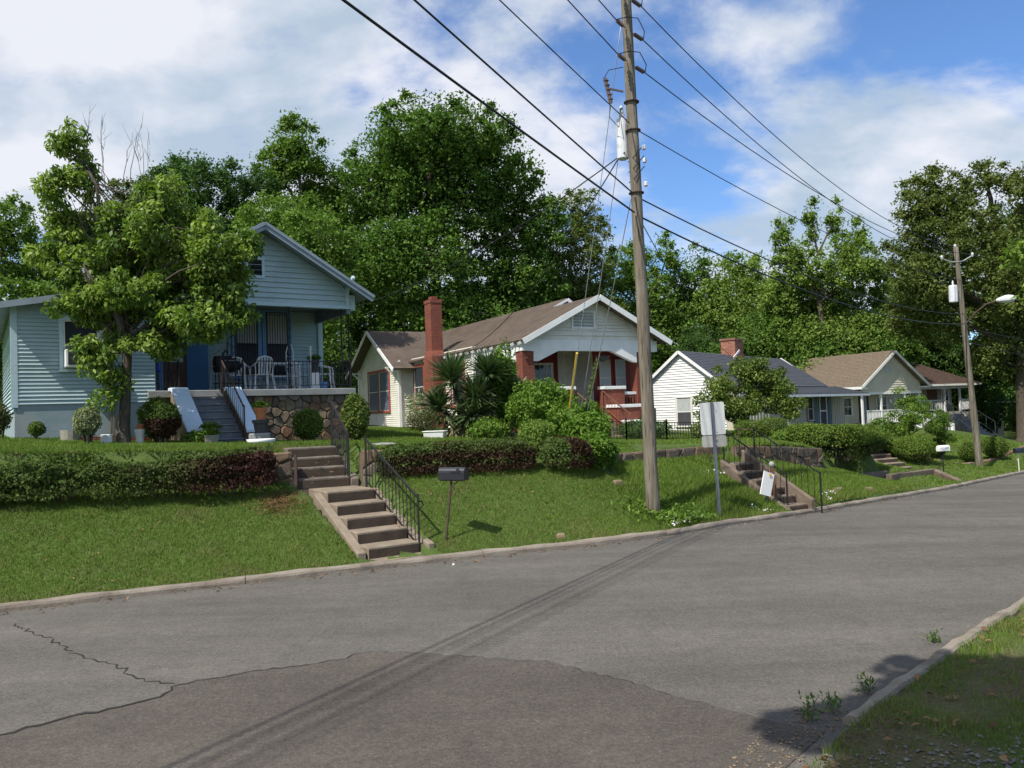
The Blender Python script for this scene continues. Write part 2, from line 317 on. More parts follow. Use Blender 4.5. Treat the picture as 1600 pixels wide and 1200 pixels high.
# ------------------------------------------------------------------ mesh helpers
class MB:
    def __init__(s): s.v = []; s.f = []; s.m = []; s.st = []
    def add(s, vs, fs, mi=0):
        b = len(s.v); s.st.append(b); s.v += [tuple(map(float, v)) for v in vs]
        for f in fs: s.f.append(tuple(i + b for i in f)); s.m.append(mi)
    def box(s, x0, x1, y0, y1, z0, z1, mi=0):
        s.add([(x0, y0, z0), (x1, y0, z0), (x1, y1, z0), (x0, y1, z0), (x0, y0, z1), (x1, y0, z1), (x1, y1, z1), (x0, y1, z1)],
              [(0, 3, 2, 1), (4, 5, 6, 7), (0, 1, 5, 4), (1, 2, 6, 5), (2, 3, 7, 6), (3, 0, 4, 7)], mi)
        return s
    def hexa(s, lo, hi, mi=0):
        """lo, hi: two quads of four points, same winding"""
        s.add(list(lo) + list(hi), [(0, 3, 2, 1), (4, 5, 6, 7), (0, 1, 5, 4), (1, 2, 6, 5), (2, 3, 7, 6), (3, 0, 4, 7)], mi)
        return s
    def beam(s, p0, p1, w, h, up=(0, 0, 1), mi=0):
        p0, p1 = Vector(p0), Vector(p1); d = (p1 - p0).normalized(); up = Vector(up)
        a = d.cross(up)
        if a.length < 1e-4: a = d.cross(Vector((1, 0, 0)))
        a.normalize(); b = a.cross(d).normalized()
        q = [a * (-w / 2) + b * (-h / 2), a * (w / 2) + b * (-h / 2), a * (w / 2) + b * (h / 2), a * (-w / 2) + b * (h / 2)]
        return s.hexa([p0 + x for x in q], [p1 + x for x in q], mi)
    def prism(s, poly, ext, mi=0):
        """poly: 3d polygon; ext: extrusion vector"""
        n = len(poly); e = Vector(ext); p = [Vector(q) for q in poly]
        fs = [tuple(range(n - 1, -1, -1)), tuple(range(n, 2 * n))]
        fs += [(i, (i + 1) % n, n + (i + 1) % n, n + i) for i in range(n)]
        s.add(p + [q + e for q in p], fs, mi); return s
    def tube(s, pts, rad, n=6, mi=0, cap=True):
        pts = [Vector(p) for p in pts]
        if not hasattr(rad, '__len__'): rad = [rad] * len(pts)
        vs = []; fs = []; a = None
        for i, p in enumerate(pts):
            d = (pts[min(i + 1, len(pts) - 1)] - pts[max(i - 1, 0)]).normalized()
            if a is None:
                a = d.cross(Vector((0.31, 0.77, 0.12)))
                if a.length < 1e-3: a = d.cross(Vector((1, 0, 0)))
            a = (a - d * a.dot(d)).normalized(); b = d.cross(a)
            for k in range(n):
                t = 2 * math.pi * k / n
                vs.append(p + (a * math.cos(t) + b * math.sin(t)) * rad[i])
        for i in range(len(pts) - 1):
            for k in range(n):
                fs.append((i * n + k, i * n + (k + 1) % n, (i + 1) * n + (k + 1) % n, (i + 1) * n + k))
        if cap:
            fs.append(tuple(range(n - 1, -1, -1))); l = (len(pts) - 1) * n
            fs.append(tuple(range(l, l + n)))
        s.add(vs, fs, mi); return s
    def lathe(s, c, prof, n=14, mi=0, axis=None):
        """prof: list of (radius, height) above c"""
        c = Vector(c); vs = []; fs = []
        ax = Vector(axis).normalized() if axis else Vector((0, 0, 1))
        a = ax.cross(Vector((0, 1, 0.01))).normalized(); b = ax.cross(a)
        for r, z in prof:
            for k in range(n):
                t = 2 * math.pi * k / n
                vs.append(c + a * (r * math.cos(t)) + b * (r * math.sin(t)) + ax * z)
        for i in range(len(prof) - 1):
            for k in range(n):
                fs.append((i * n + k, i * n + (k + 1) % n, (i + 1) * n + (k + 1) % n, (i + 1) * n + k))
        fs.append(tuple(range(n - 1, -1, -1))); l = (len(prof) - 1) * n
        fs.append(tuple(range(l, l + n)))
        s.add(vs, fs, mi); return s
    def parts(s, name, mat, parent=None, zoff=0.0, bevel=0.0):
        """every added shape becomes a mesh of its own"""
        out = []; groups = {}
        for f in s.f:
            k = max(i for i, b in enumerate(s.st) if b <= min(f)); groups.setdefault(k, []).append(f)
        for k, fs in groups.items():
            b = s.st[k]; e = s.st[k + 1] if k + 1 < len(s.st) else len(s.v); q = MB(); q.add(s.v[b:e], [tuple(i - b for i in f) for f in fs]); out.append(q.build(name, mat, parent, zoff, bevel=bevel))
        return out
    def build(s, name, mats, parent=None, zoff=0.0, smooth=False, bevel=0.0):
        me = bpy.data.meshes.new(name); me.from_pydata(s.v, [], s.f); me.update()
        if not isinstance(mats, (list, tuple)): mats = [mats]
        for m in mats: me.materials.append(m)
        if any(s.m): me.polygons.foreach_set('material_index', s.m)
        bm = bmesh.new(); bm.from_mesh(me)
        bmesh.ops.recalc_face_normals(bm, faces=bm.faces)
        if bevel:
            bmesh.ops.bevel(bm, geom=[e for e in bm.edges if e.calc_face_angle(0) > 0.6], offset=bevel, segments=1, affect='EDGES', profile=0.5)
        bm.to_mesh(me); bm.free()
        if smooth:
            me.polygons.foreach_set('use_smooth', [True] * len(me.polygons))
        return link(name, me, parent, zoff)

def link(name, me, parent=None, zoff=0.0, loc=None):
    o = bpy.data.objects.new(name, me); COL.objects.link(o)
    if parent is not None:
        o.parent = parent
        o.location = (0, 0, -zoff) if loc is None else loc
    elif loc is not None: o.location = loc
    return o

def tag(o, label=None, cat=None, group=None, kind=None):
    if label: o['label'] = label
    if cat: o['category'] = cat
    if group: o['group'] = group
    if kind: o['kind'] = kind
    return o

def thing(name, loc, label, cat, rot=0.0, group=None):
    o = bpy.data.objects.new(name, None); COL.objects.link(o)
    o.empty_display_size = 0.3
    o.location = loc; o.rotation_euler = (0, 0, rot)
    return tag(o, label, cat, group)

def dup(root, loc, rot=0.0, scale=None, label=None):
    r = root.copy(); COL.objects.link(r); r.location = loc; r.rotation_euler = (0, 0, rot)
    if scale: r.scale = scale
    if label: r['label'] = label
    for ch in root.children:
        c = ch.copy(); COL.objects.link(c); c.parent = r
        for g in ch.children:
            d = g.copy(); COL.objects.link(d); d.parent = c
    return r

def quads_mesh(name, V, nper, mat, attrs=None, smooth=False):
    """V: (N, nper, 3) polygons of nper vertices"""
    N = V.shape[0]
    me = bpy.data.meshes.new(name)
    me.vertices.add(N * nper); me.vertices.foreach_set('co', V.reshape(-1).astype(np.float32))
    me.loops.add(N * nper); me.loops.foreach_set('vertex_index', np.arange(N * nper, dtype=np.int32))
    me.polygons.add(N)
    me.polygons.foreach_set('loop_start', np.arange(0, N * nper, nper, dtype=np.int32))
    me.polygons.foreach_set('loop_total', np.full(N, nper, dtype=np.int32))
    for k, a in (attrs or {}).items():
        at = me.attributes.new(k, 'FLOAT', 'FACE'); at.data.foreach_set('value', np.asarray(a, dtype=np.float32))
    me.materials.append(mat)
    me.update(calc_edges=True)
    return me

def unit(a): return a / np.maximum(np.linalg.norm(a, axis=-1, keepdims=True), 1e-9)

def leaves(name, P, axis, nrm, L, Wd, mat, var=None, tint=None, rng=RNG, tri=False):
    """folded diamond leaves at P, pointing along axis, facing nrm"""
    N = len(P)
    axis = unit(axis); side = unit(np.cross(axis, nrm)); n = np.cross(side, axis)
    L = np.broadcast_to(np.asarray(L, float), (N,))[:, None]; Wd = np.broadcast_to(np.asarray(Wd, float), (N,))[:, None]
    if tri:
        V = np.empty((N, 3, 3)); V[:, 0] = P - axis * L * 0.45 - side * Wd * 0.55; V[:, 1] = P - axis * L * 0.35 + side * Wd * 0.55; V[:, 2] = P + axis * L * 0.55 - n * L * .1
        at = {'var': rng.random(N) if var is None else np.clip(var, 0, 1)}
        return quads_mesh(name, V, 3, mat, at)
    V = np.empty((N, 4, 3))
    V[:, 0] = P - axis * L * 0.5
    V[:, 1] = P + side * Wd * 0.5 + n * Wd * 0.18
    V[:, 2] = P + axis * L * 0.5 - n * L * 0.12
    V[:, 3] = P - side * Wd * 0.5 + n * Wd * 0.18
    at = {'var': rng.random(N) if var is None else np.clip(var, 0, 1)}
    if tint is not None: at['tint'] = np.clip(tint, 0, 1)
    return quads_mesh(name, V, 4, mat, at)

def fbm(P, scale, seed=0.0, octv=3):
    """cheap smooth pseudo noise, vectorised, about -1..1"""
    P = np.asarray(P, float) * scale; out = 0; amp = 1.0; tot = 0
    for k in range(octv):
        f = 2.0 ** k
        a = P * f + seed * 7.31 + k * 3.17
        x, y = a[:, 0], a[:, 1]; z = a[:, 2] if a.shape[1] > 2 else 0
        out = out + amp * (np.sin(x * 1.7 + 1.3 * np.sin(y * 1.1 + z)) * np.cos(y * 1.9 + 1.7 * np.sin(x * .7 - z * 1.3)) + 0.5 * np.sin(z * 2.1 + x + 2 * np.cos(y)))
        tot += amp * 1.2; amp *= 0.55
    return out / tot

# ------------------------------------------------------------------ terrain functions
KERB = np.array([(-70, -15.8), (-40, -3.6), (-20, 4.55), (-13, 6.8), (-6.53, 9.74), (-4.45, 10.68), (-2.0, 11.80), (0.32, 12.74), (1.5, 13.18), (2.55, 13.83),
                 (3.6, 14.72), (6.0, 16.95), (12.64, 23.44), (19.57, 30.77), (40, 52.2), (75, 89), (120, 136)], float)
RKERB = np.array([(0.9, -40), (0.9, 2.6), (1.15, 3.9), (1.55, 4.85), (2.1, 5.5), (2.93, 6.33), (4.26, 7.59), (5.44, 8.68), (12, 15.2), (25, 28.9), (45, 50), (80, 87), (125, 134)], float)
def pline(P, line):
    """signed distance (left positive) and arc length of the nearest point"""
    P = np.asarray(P, float); best = np.full(len(P), 1e9); sgn = np.zeros(len(P)); arc = np.zeros(len(P)); acc = 0.0
    for a, b in zip(line[:-1], line[1:]):
        d = b - a; l = np.hypot(*d); d = d / l
        q = P - a; t = np.clip(q @ d, 0, l)
        r = q - t[:, None] * d; ds = np.hypot(r[:, 0], r[:, 1])
        cr = d[0] * q[:, 1] - d[1] * q[:, 0]
        k = ds < best - 1e-9
        best[k] = ds[k]; sgn[k] = np.sign(cr[k]); arc[k] = acc + t[k]; acc += l
    return best * sgn, arc
def zroad(P):
    P = np.asarray(P, float); p = P[:, 0] * .69 + P[:, 1] * .72
    return np.interp(p, [-200, 11.0, 13.5, 16.3, 25.6, 35.7, 95, 200], [0, 0, -.04, -.17, -.5, -.85, -3.4, -5.5])
WALL = np.array([(-60, -9.5), (-30, 2.9), (-9.0, 12.35), (-5.8, 13.35), (-4.55, 13.95), (-4.75, 15.8), (-3.35, 16.2), (-2.75, 14.85), (0.3, 15.35), (1.5, 15.95), (2.1, 17.75), (3.6, 19.45), (5.3, 20.55), (8.95, 23.45), (10.6, 25.2), (22, 37.5), (60, 78), (110, 130)], float)
def tps(pts):
    X = pts[:, :2]; n = len(X)
    d2 = ((X[:, None] - X[None]) ** 2).sum(-1); K = 0.5 * d2 * np.log(d2 + 1e-9)
    A = np.zeros((n + 3, n + 3)); A[:n, :n] = K + np.eye(n) * 0.03; A[:n, n] = 1; A[:n, n + 1:] = X; A[n, :n] = 1; A[n + 1:, :n] = X.T
    w = np.linalg.solve(A, np.r_[pts[:, 2], 0, 0, 0])
    def ev(P):
        out = np.empty(len(P))
        for i in range(0, len(P), 40000):
            Q = P[i:i + 40000]; d2 = ((Q[:, None] - X[None]) ** 2).sum(-1)
            out[i:i + 40000] = (0.5 * d2 * np.log(d2 + 1e-9)) @ w[:n] + w[n] + Q @ w[n + 1:]
        return out
    return ev
_k = KERB[2:-2].copy(); _kz = zroad(_k) + 0.10
_kd = np.gradient(_k, axis=0); _kn = np.c_[-_kd[:, 1], _kd[:, 0]] / np.hypot(_kd[:, 0], _kd[:, 1])[:, None]
kerbpts = np.c_[_k + _kn * 0.25, _kz]
SHARED = [(14.3, 29.0, -.48), (13.6, 30.5, .05), (16.5, 36, -.3), (20, 33.9, -.9), (11.3, 24.9, -.42), (12.7, 25.9, -.48), (14.2, 27.2, -.52), (10.6, 25.8, -.16), (12.3, 27.2, -.22), (14.0, 28.3, -.32), (22.6, 40, -.55), (24, 40, -.5), (26, 40, -.5), (22, 46, .25), (27, 48.5, .1), (31, 55, -.4), (36, 55, -1.2), (30, 46, -.8), (45, 64, -2.2), (40, 80, -1), (15.5, 30, -.3), (12, 31, .35), (17, 40, .1), (60, 85, -2.4), (70, 120, -2)]
LOWP = np.array(list(map(tuple, kerbpts)) + SHARED + [(-30, 3.0, 1.3), (-15, 9.2, 1.15), (-9, 12.1, 1.12), (-6.5, 13.0, 1.08), (-4.1, 13.8, 1.02), (-2.4, 14.5, 1.12), (.3, 15.05, 1.08), (1.4, 15.6, 1.02), (2.0, 17.5, 1.03), (3.6, 19.2, .95), (5.3, 20.3, .9), (5.7, 20.6, .82), (8.9, 23.2, .24), (10.3, 24.8, .0), (11.5, 26.6, -.3), (5.2, 18.0, .30), (3.2, 16, .42), (4.0, 15.75, .06), (5.0, 16.7, .02), (2.6, 15.0, .18), (3.0, 14.7, .10), (4.6, 17.0, .32)])
HIGHP = np.array(SHARED + [(-30, 4.5, 2.1), (-15, 12, 2.05), (-9, 12.7, 1.88), (-6.5, 13.6, 1.80), (-5, 14.4, 1.76), (-5, 16.3, 1.74), (-3.2, 16.5, 1.68), (-8.1, 16.6, 1.85), (-10.1, 16.8, 1.98), (-11, 17.4, 2.0), (-16, 16, 2.15), (-6.5, 18, 1.76), (-5.6, 21, 1.62), (-4.3, 21.8, 1.6), (-4.6, 18.5, 1.7), (-2.3, 15.3, 1.66), (.3, 15.8, 1.58), (1.4, 16.6, 1.4), (-.5, 22, 1.45), (-2.2, 23, 1.53), (-3.7, 30, 1.68), (-7, 30, 1.7), (-8, 45, 1.7), (1.4, 22, 1.35), (3.0, 28, 1.1), (5, 31, 1.0), (3.6, 24, 1.12), (2.2, 18.1, 1.16), (3.6, 19.8, 1.15), (5.2, 20.9, 1.13), (8.8, 23.9, .80), (6.9, 29.5, .88), (8.7, 27, .82), (9, 30, .84), (8, 38, .9), (11.7, 27, .72), (12, 34, .8), (14, 38, .7), (18, 42, .5), (-25, 40, 2.6), (-20, 60, 2.4), (0, 62, 1.6), (20, 62, .8), (0, 100, 2.5), (-60, 60, 3), (-60, 10, 2.6), (-60, 110, 3), (20, 115, 1)])
_low, _high = tps(LOWP), tps(HIGHP)
STAIR = []     # (origin xy, run dir, edge dir, run0, run1, half width, depth)
def ground_z(P, carve=True):
    P = np.asarray(P, float)
    vl, _ = pline(P, KERB); vr, _ = pline(P, RKERB); vw, _ = pline(P, WALL)
    zr = zroad(P)
    c = np.array([0, 30.]); q = P - c; r = np.hypot(q[:, 0], q[:, 1]); Q = c + q * np.minimum(1, 95 / np.maximum(r, 1e-6))[:, None]
    z = zr - 0.12
    ver = vr < -0.10
    z = np.where(ver, zr + 0.045 + np.clip(-vr - .1, 0, 6) * 0.045 + 0.02 * fbm(P, .9, 3), z)
    lot = vl > 0.12
    zl = np.where(vw > 0, _high(Q), _low(Q))
    zl = np.where(vl < 2.0, np.maximum(np.minimum(zl, zr + .075 + vl * .62), zr + .05), zl)
    z = np.where(lot, zl + 0.018 * fbm(P, 1.3, 1) + 0.03 * fbm(P, .35, 2), z)
    if carve:
        for (o, rd, ed, r0, r1, hw, dep) in STAIR:
            a = (P - np.array(o)) @ np.array(rd); b = (P - np.array(o)) @ np.array(ed)
            k = (a > r0) & (a < r1) & (np.abs(b) < hw)
            z = np.where(k, z - dep, z)
    return z
def gz(x, y): return float(ground_z(np.array([(x, y)], float), False)[0])

S1 = dict(o=(-1.90, 12.33), rd=(-.55, .835), ed=(.835, .55))
S1U = dict(o=(-3.45, 14.42), rd=(-.43, .903), ed=(.903, .43))
S2 = dict(o=(6.12, 17.35), rd=(-.47, .883), ed=(.883, .47))
STAIR += [(S1['o'], S1['rd'], S1['ed'], -0.05, 1.6, .5, .45), (S1['o'], S1['rd'], S1['ed'], 1.6, 2.7, .6, .25), (S1U['o'], S1U['rd'], S1U['ed'], -0.1, 1.35, .52, .5), (S2['o'], S2['rd'], S2['ed'], 0, 1.9, .38, .4)]

# ------------------------------------------------------------------ ground, road, kerbs
def axis(dense0, dense1, step, lo, hi, grow=1.12, maxs=40):
    a = list(np.arange(dense0, dense1 + 1e-6, step)); s = step
    while a[-1] < hi: s = min(s * grow, maxs); a.append(a[-1] + s)
    s = step
    while a[0] > lo: s = min(s * grow, maxs); a.insert(0, a[0] - s)
    return np.array(a)
def sheet(name, xs, ys, zf, mat, keep=None):
    X, Y = np.meshgrid(xs, ys); P = np.c_[X.ravel(), Y.ravel()]; Z = zf(P)
    nx, ny = len(xs), len(ys); I = np.arange(nx * ny).reshape(ny, nx)
    F = np.stack([I[:-1, :-1], I[:-1, 1:], I[1:, 1:], I[1:, :-1]], -1).reshape(-1, 4)
    if keep is not None:
        kp = keep(P); F = F[kp[F].any(1)]
        used = np.unique(F); mp = np.full(nx * ny, -1); mp[used] = np.arange(len(used)); F = mp[F]; P = P[used]; Z = Z[used]
    me = bpy.data.meshes.new(name)
    me.vertices.add(len(P)); me.vertices.foreach_set('co', np.c_[P, Z].reshape(-1).astype(np.float32))
    me.loops.add(F.size); me.loops.foreach_set('vertex_index', F.ravel().astype(np.int32))
    me.polygons.add(len(F)); me.polygons.foreach_set('loop_start', np.arange(0, F.size, 4, dtype=np.int32)); me.polygons.foreach_set('loop_total', np.full(len(F), 4, np.int32))
    me.polygons.foreach_set('use_smooth', np.ones(len(F), bool))
    me.materials.append(mat); me.update(calc_edges=True)
    return link(name, me)

def ground_mat(name, lo, hi):
    m, t, o = nmat(name)
    tc = t.nodes.new('ShaderNodeTexCoord'); v = tc.outputs['Object']
    g = _ramp(t, _noise(t, v, 7.0, 8, 0.65), [(0.3, (0.048, 0.078, 0.018)), (0.7, (0.095, 0.138, 0.034))])
    d = _ramp(t, _noise(t, v, 2.2, 7, 0.7), [(0.3, (0.075, 0.055, 0.034)), (0.7, (0.13, 0.095, 0.06))])
    d = _mix(t, 1.0, d, _ramp(t, _noise(t, v, 45, 3, 0.75), [(.3, (.45, .43, .40)), (.5, (1, 1, 1)), (.72, (1.7, 1.65, 1.55))]), 'MULTIPLY')
    f = _ramp(t, _noise(t, v, 0.75, 7, 0.7), [(lo, (0, 0, 0)), (hi, (0.95, 0.95, 0.95))])
    b = t.nodes.new('ShaderNodeBsdfPrincipled'); b.inputs['Roughness'].default_value = 0.95; b.inputs['Specular IOR Level'].default_value = 0.15
    t.links.new(_mix(t, f, g, d), b.inputs['Base Color'])
    bp = t.nodes.new('ShaderNodeBump'); bp.inputs['Strength'].default_value = 0.8; bp.inputs['Distance'].default_value = 0.03
    t.links.new(_noise(t, v, 25, 4, 0.6), bp.inputs['Height']); t.links.new(bp.outputs[0], b.inputs['Normal'])
    t.links.new(b.outputs[0], o.inputs[0]); return m
def asphalt(name, lo, hi, patch, grit, gr=(0.30, 0.28, 0.24)):
    m, t, o = nmat(name)
    tc = t.nodes.new('ShaderNodeTexCoord'); v = tc.outputs['Object']
    base = _ramp(t, _noise(t, v, 0.55, 6, 0.6), [(0.3, lo), (0.7, hi)])
    # long wear bands along the street
    mp = t.nodes.new('ShaderNodeMapping'); mp.inputs['Rotation'].default_value = (0, 0, -R(44)); mp.inputs['Scale'].default_value = (0.10, 0.9, 1)
    t.links.new(v, mp.inputs[0])
    w = _ramp(t, _noise(t, mp.outputs[0], 1.1, 5, 0.6), [(0.30, (0.76, 0.75, 0.75)), (0.68, (1.14, 1.13, 1.11))])
    base = _mix(t, 1.0, base, w, 'MULTIPLY')
    f = _ramp(t, _noise(t, v, 1.7, 8, 0.75), [(0.53, (0, 0, 0)), (0.70, (0.7, 0.7, 0.7))])
    base = _mix(t, f, base, patch)
    base = _mix(t, 1.0, base, _ramp(t, _noise(t, v, 26, 4, 0.75), [(.28, (.68, .67, .66)), (.5, (1, 1, 1)), (.72, (1.36, 1.35, 1.32))]), 'MULTIPLY')
    base = _mix(t, 1.0, base, _ramp(t, _noise(t, v, 6, 4, 0.7), [(.3, (.88, .88, .88)), (.7, (1.12, 1.12, 1.11))]), 'MULTIPLY')
    g1 = _noise(t, v, 70, 2, 0.7)
    base = _mix(t, _ramp(t, g1, [(0.60, (0, 0, 0)), (0.72, (grit, grit, grit))]), base, gr)
    base = _mix(t, _ramp(t, _noise(t, v, 60, 2, 0.6), [(0.28, (0.55, 0.55, 0.55)), (0.45, (0, 0, 0))]), base, (0.035, 0.032, 0.030))
    b = t.nodes.new('ShaderNodeBsdfPrincipled'); b.inputs['Roughness'].default_value = 0.86; b.inputs['Specular IOR Level'].default_value = 0.25
    t.links.new(base, b.inputs['Base Color'])
    bp = t.nodes.new('ShaderNodeBump'); bp.inputs['Strength'].default_value = 0.9; bp.inputs['Distance'].default_value = 0.006
    t.links.new(g1, bp.inputs['Height']); t.links.new(bp.outputs[0], b.inputs['Normal'])
    t.links.new(b.outputs[0], o.inputs[0]); return m
M['ground'] = ground_mat('lawn_soil', 0.56, 0.80); M['verge_soil'] = ground_mat('bare_verge_soil', 0.36, 0.58)
M['road'] = asphalt('worn_asphalt', (0.096, 0.088, 0.077), (0.130, 0.120, 0.105), (0.083, 0.076, 0.068), 0.65)
M['road2'] = asphalt('older_brown_asphalt', (0.070, 0.061, 0.051), (0.098, 0.086, 0.073), (0.060, 0.052, 0.045), 0.55, (0.26, 0.22, 0.18))

gx = axis(-13, 14, 0.16, -900, 900); gy = axis(3.5, 29, 0.16, -300, 1200)
gr_ = tag(sheet('ground', gx, gy, ground_z, M['ground']), kind='structure')
gr_.data.materials.append(M['verge_soil'])
_co = np.empty(len(gr_.data.vertices) * 3, np.float32); gr_.data.vertices.foreach_get('co', _co); _co = _co.reshape(-1, 3)
_li = np.empty(len(gr_.data.loops), np.int32); gr_.data.loops.foreach_get('vertex_index', _li)
_ver = (pline(_co[:, :2], RKERB)[0] < 0.0) & (np.hypot(_co[:, 0], _co[:, 1]) < 60)
gr_.data.polygons.foreach_set('material_index', _ver[_li[::4]].astype(np.int32))
rx = axis(-10, 16, 0.4, -120, 140, 1.15, 4); ry = axis(0, 30, 0.4, -60, 140, 1.15, 4)
def road_keep(P):
    vl, _ = pline(P, KERB); vr, _ = pline(P, RKERB)
    return (vl < 0.08) & (vr > -0.06)
road = tag(sheet('road', rx, ry, zroad, M['road'], road_keep), kind='structure')

def sample(line, s0, s1, step):
    d = np.r_[0, np.cumsum(np.hypot(*np.diff(line, axis=0).T))]
    s = np.arange(s0, s1, step)
    P = np.c_[np.interp(s, d, line[:, 0]), np.interp(s, d, line[:, 1])]
    T = np.gradient(P, axis=0); T = T / np.hypot(T[:, 0], T[:, 1])[:, None]
    return P, np.c_[-T[:, 1], T[:, 0]], d
# smooth the kerb line a little so that it bends rather than kinks
def kerb_run(name, line, side, prof, s0, s1, mat, step=0.25, wob=0.006, gap=3.6, parent=None):
    """one kerb, cast in lengths with open joints; prof = [(v, h)]"""
    P, Nn, _ = sample(line, s0, s1, step)
    for _ in range(3):
        P[1:-1] = (P[:-2] + 2 * P[1:-1] + P[2:]) / 4
    n = len(prof); mb = MB(); per = max(2, int(gap / step))
    for i0 in range(0, len(P) - 1, per):
        idx = list(range(i0, min(i0 + per, len(P) - 1) + 1))
        vs = []; fs = []
        dz = random.uniform(-.006, .006); dv = random.uniform(-.008, .008)
        for j, i in enumerate(idx):
            sh = 0.005 if j == 0 else (-0.005 if j == len(idx) - 1 else 0)
            tdir = np.array([Nn[i, 1], -Nn[i, 0]]); p = P[i] + tdir * sh
            z0 = zroad(p[None])[0]
            for (v, h) in prof:
                q = p + Nn[i] * (side * (v + dv))
                e = wob * (math.sin(i * 1.7 + v * 20) + math.sin(i * .61 + 2 + h * 30)) + random.uniform(-.6, .6) * wob if h > 0 else 0; q = q + Nn[i] * random.uniform(-.4, .4) * wob
                vs.append((q[0], q[1], z0 + h + (dz if h > 0 else 0) + e))
        for j in range(len(idx) - 1):
            for k in range(n - 1):
                fs.append((j * n + k, j * n + k + 1, (j + 1) * n + k + 1, (j + 1) * n + k))
        fs.append(tuple(range(n))); fs.append(tuple((len(idx) - 1) * n + k for k in range(n - 1, -1, -1)))
        mb.add(vs, fs)
    return mb.build(name, mat, parent, smooth=False)
d_k = np.r_[0, np.cumsum(np.hypot(*np.diff(KERB, axis=0).T))]
tag(kerb_run('kerb', KERB, 1, [(0, -.10), (0.0, .05), (.015, .078), (.045, .095), (.11, .095), (.14, .07), (.14, -.10)], 40, d_k[-2], M['kerb']), kind='structure')
d_r = np.r_[0, np.cumsum(np.hypot(*np.diff(RKERB, axis=0).T))]
tag(kerb_run('verge_kerb', RKERB, -1, [(0, -.10), (0.0, .035), (.02, .058), (.05, .068), (.10, .066), (.12, .04), (.12, -.10)], float(np.interp(5.6, RKERB[:, 1], d_r)), d_r[-3], M['kerb'], step=.12, wob=.007, gap=1.8), kind='structure')

# darker older asphalt of the side street, one sheet above the road, and its ragged broken edge
def mesh_poly(name, pts, z, mat, parent=None):
    bm = bmesh.new(); vs = [bm.verts.new((x, y, z)) for x, y in pts]; bm.faces.new(vs)
    bmesh.ops.triangulate(bm, faces=bm.faces)
    me = bpy.data.meshes.new(name); bm.to_mesh(me); bm.free(); me.materials.append(mat)
    if me.polygons and me.polygons[0].normal.z < 0: me.flip_normals()
    return link(name, me, parent, loc=(0, 0, 0))
def rough(pts, step, amp):
    out = []
    for a, b in zip(pts[:-1], pts[1:]):
        a, b = np.array(a), np.array(b); l = np.hypot(*(b - a)); n = max(1, int(l / step)); nn = np.array([-(b - a)[1], (b - a)[0]]) / l
        for i in range(n): out.append(tuple(a + (b - a) * i / n + nn * random.uniform(-amp, amp)))
    out.append(tuple(pts[-1])); return out
seam = [(-9.5, 2.6), (-6.2, 4.5), (-3.84, 5.92), (-3.53, 6.19), (-2.98, 6.61), (-2.95, 6.92), (-2.37, 7.19), (-1.63, 7.47), (-1.51, 7.66), (-1.06, 7.6), (-0.44, 7.38), (0.2, 7.18), (0.76, 6.69), (1.28, 6.13), (1.66, 5.78), (2.04, 5.48)]
seam = rough(seam, .07, .032)
patch = mesh_poly('side_street', [(-9.5, -30)] + seam + [(1.5, 4.85), (1.1, 3.9), (.85, 2.6), (.85, -30)], 0.006, M['road2'])
tag(patch, kind='structure')
def crack(name, pts, wf, z, mat, parent):
    vs = []; fs = []; P = np.array(pts); T = np.gradient(P, axis=0); T /= np.hypot(T[:, 0], T[:, 1])[:, None]
    for i, p in enumerate(P):
        w = wf(i / (len(P) - 1)); nn = np.array([-T[i, 1], T[i, 0]])
        for s in (-1, 1): q = p + nn * s * w * random.uniform(.35, 1.0); vs.append((q[0], q[1], z))
    for i in range(len(P) - 1): fs.append((2 * i, 2 * i + 2, 2 * i + 3, 2 * i + 1))
    mb = MB(); mb.add(vs, fs); return mb.build(name, mat, parent)
sm = [p for p in seam if p[0] < -1.55]
crack('crack', sm, lambda t: .050 * (1 - t) ** .6 * (.45 + .55 * abs(math.sin(t * 23) * math.cos(t * 9))) + .007, .010, M['tar'], road)
crack('crack', [p for p in seam if -1.6 < p[0] < 1.2], lambda t: .006, .010, M['tar'], road)
crack('crack', rough([(-5.84, 9.24), (-4.96, 8.5), (-4.42, 7.95), (-3.66, 7.42), (-3.46, 7.13), (-3.0, 6.95)], .06, .035), lambda t: .012 * abs(math.sin(t * 31)) + .003, .004, M['tar'], road)

# ------------------------------------------------------------------ house helpers
def courses(mb, a, b, z0, z1, step, out, lip=0.026, mi=0, clip=None):
    """lapped boards on a vertical wall from a to b (xy), bulging along out; clip(z) -> (fa, fb) trims ends for gables"""
    a = np.array(a, float); b = np.array(b, float); out = np.array(out, float); z = z0; n = max(1, int(round((z1 - z0) / step))); st = (z1 - z0) / n
    for i in range(n):
        lo, hi = z0 + i * st, z0 + (i + 1) * st
        if clip:
            f0, f1 = clip(lo); g0, g1 = clip(hi)
            if f1 - f0 < .01: continue
            if g1 < g0: g0 = g1 = (g0 + g1) / 2
        else: f0, f1, g0, g1 = 0, 1, 0, 1
        pa, pb, qa, qb = a + (b - a) * f0, a + (b - a) * f1, a + (b - a) * g0, a + (b - a) * g1
        ja = random.uniform(-.003, .003)
        o1 = out * (lip + .004 + ja); o0 = out * -.004; bk = -out * .05
        mb.add([(*(pa + o1), lo), (*(pb + o1), lo), (*(qb + o0), hi), (*(qa + o0), hi), (*(pa + bk), lo), (*(pb + bk), lo), (*(qb + bk), hi), (*(qa + bk), hi)],
               [(0, 1, 2, 3), (0, 4, 5, 1), (4, 7, 6, 5), (0, 3, 7, 4), (1, 5, 6, 2), (3, 2, 6, 7)], mi)

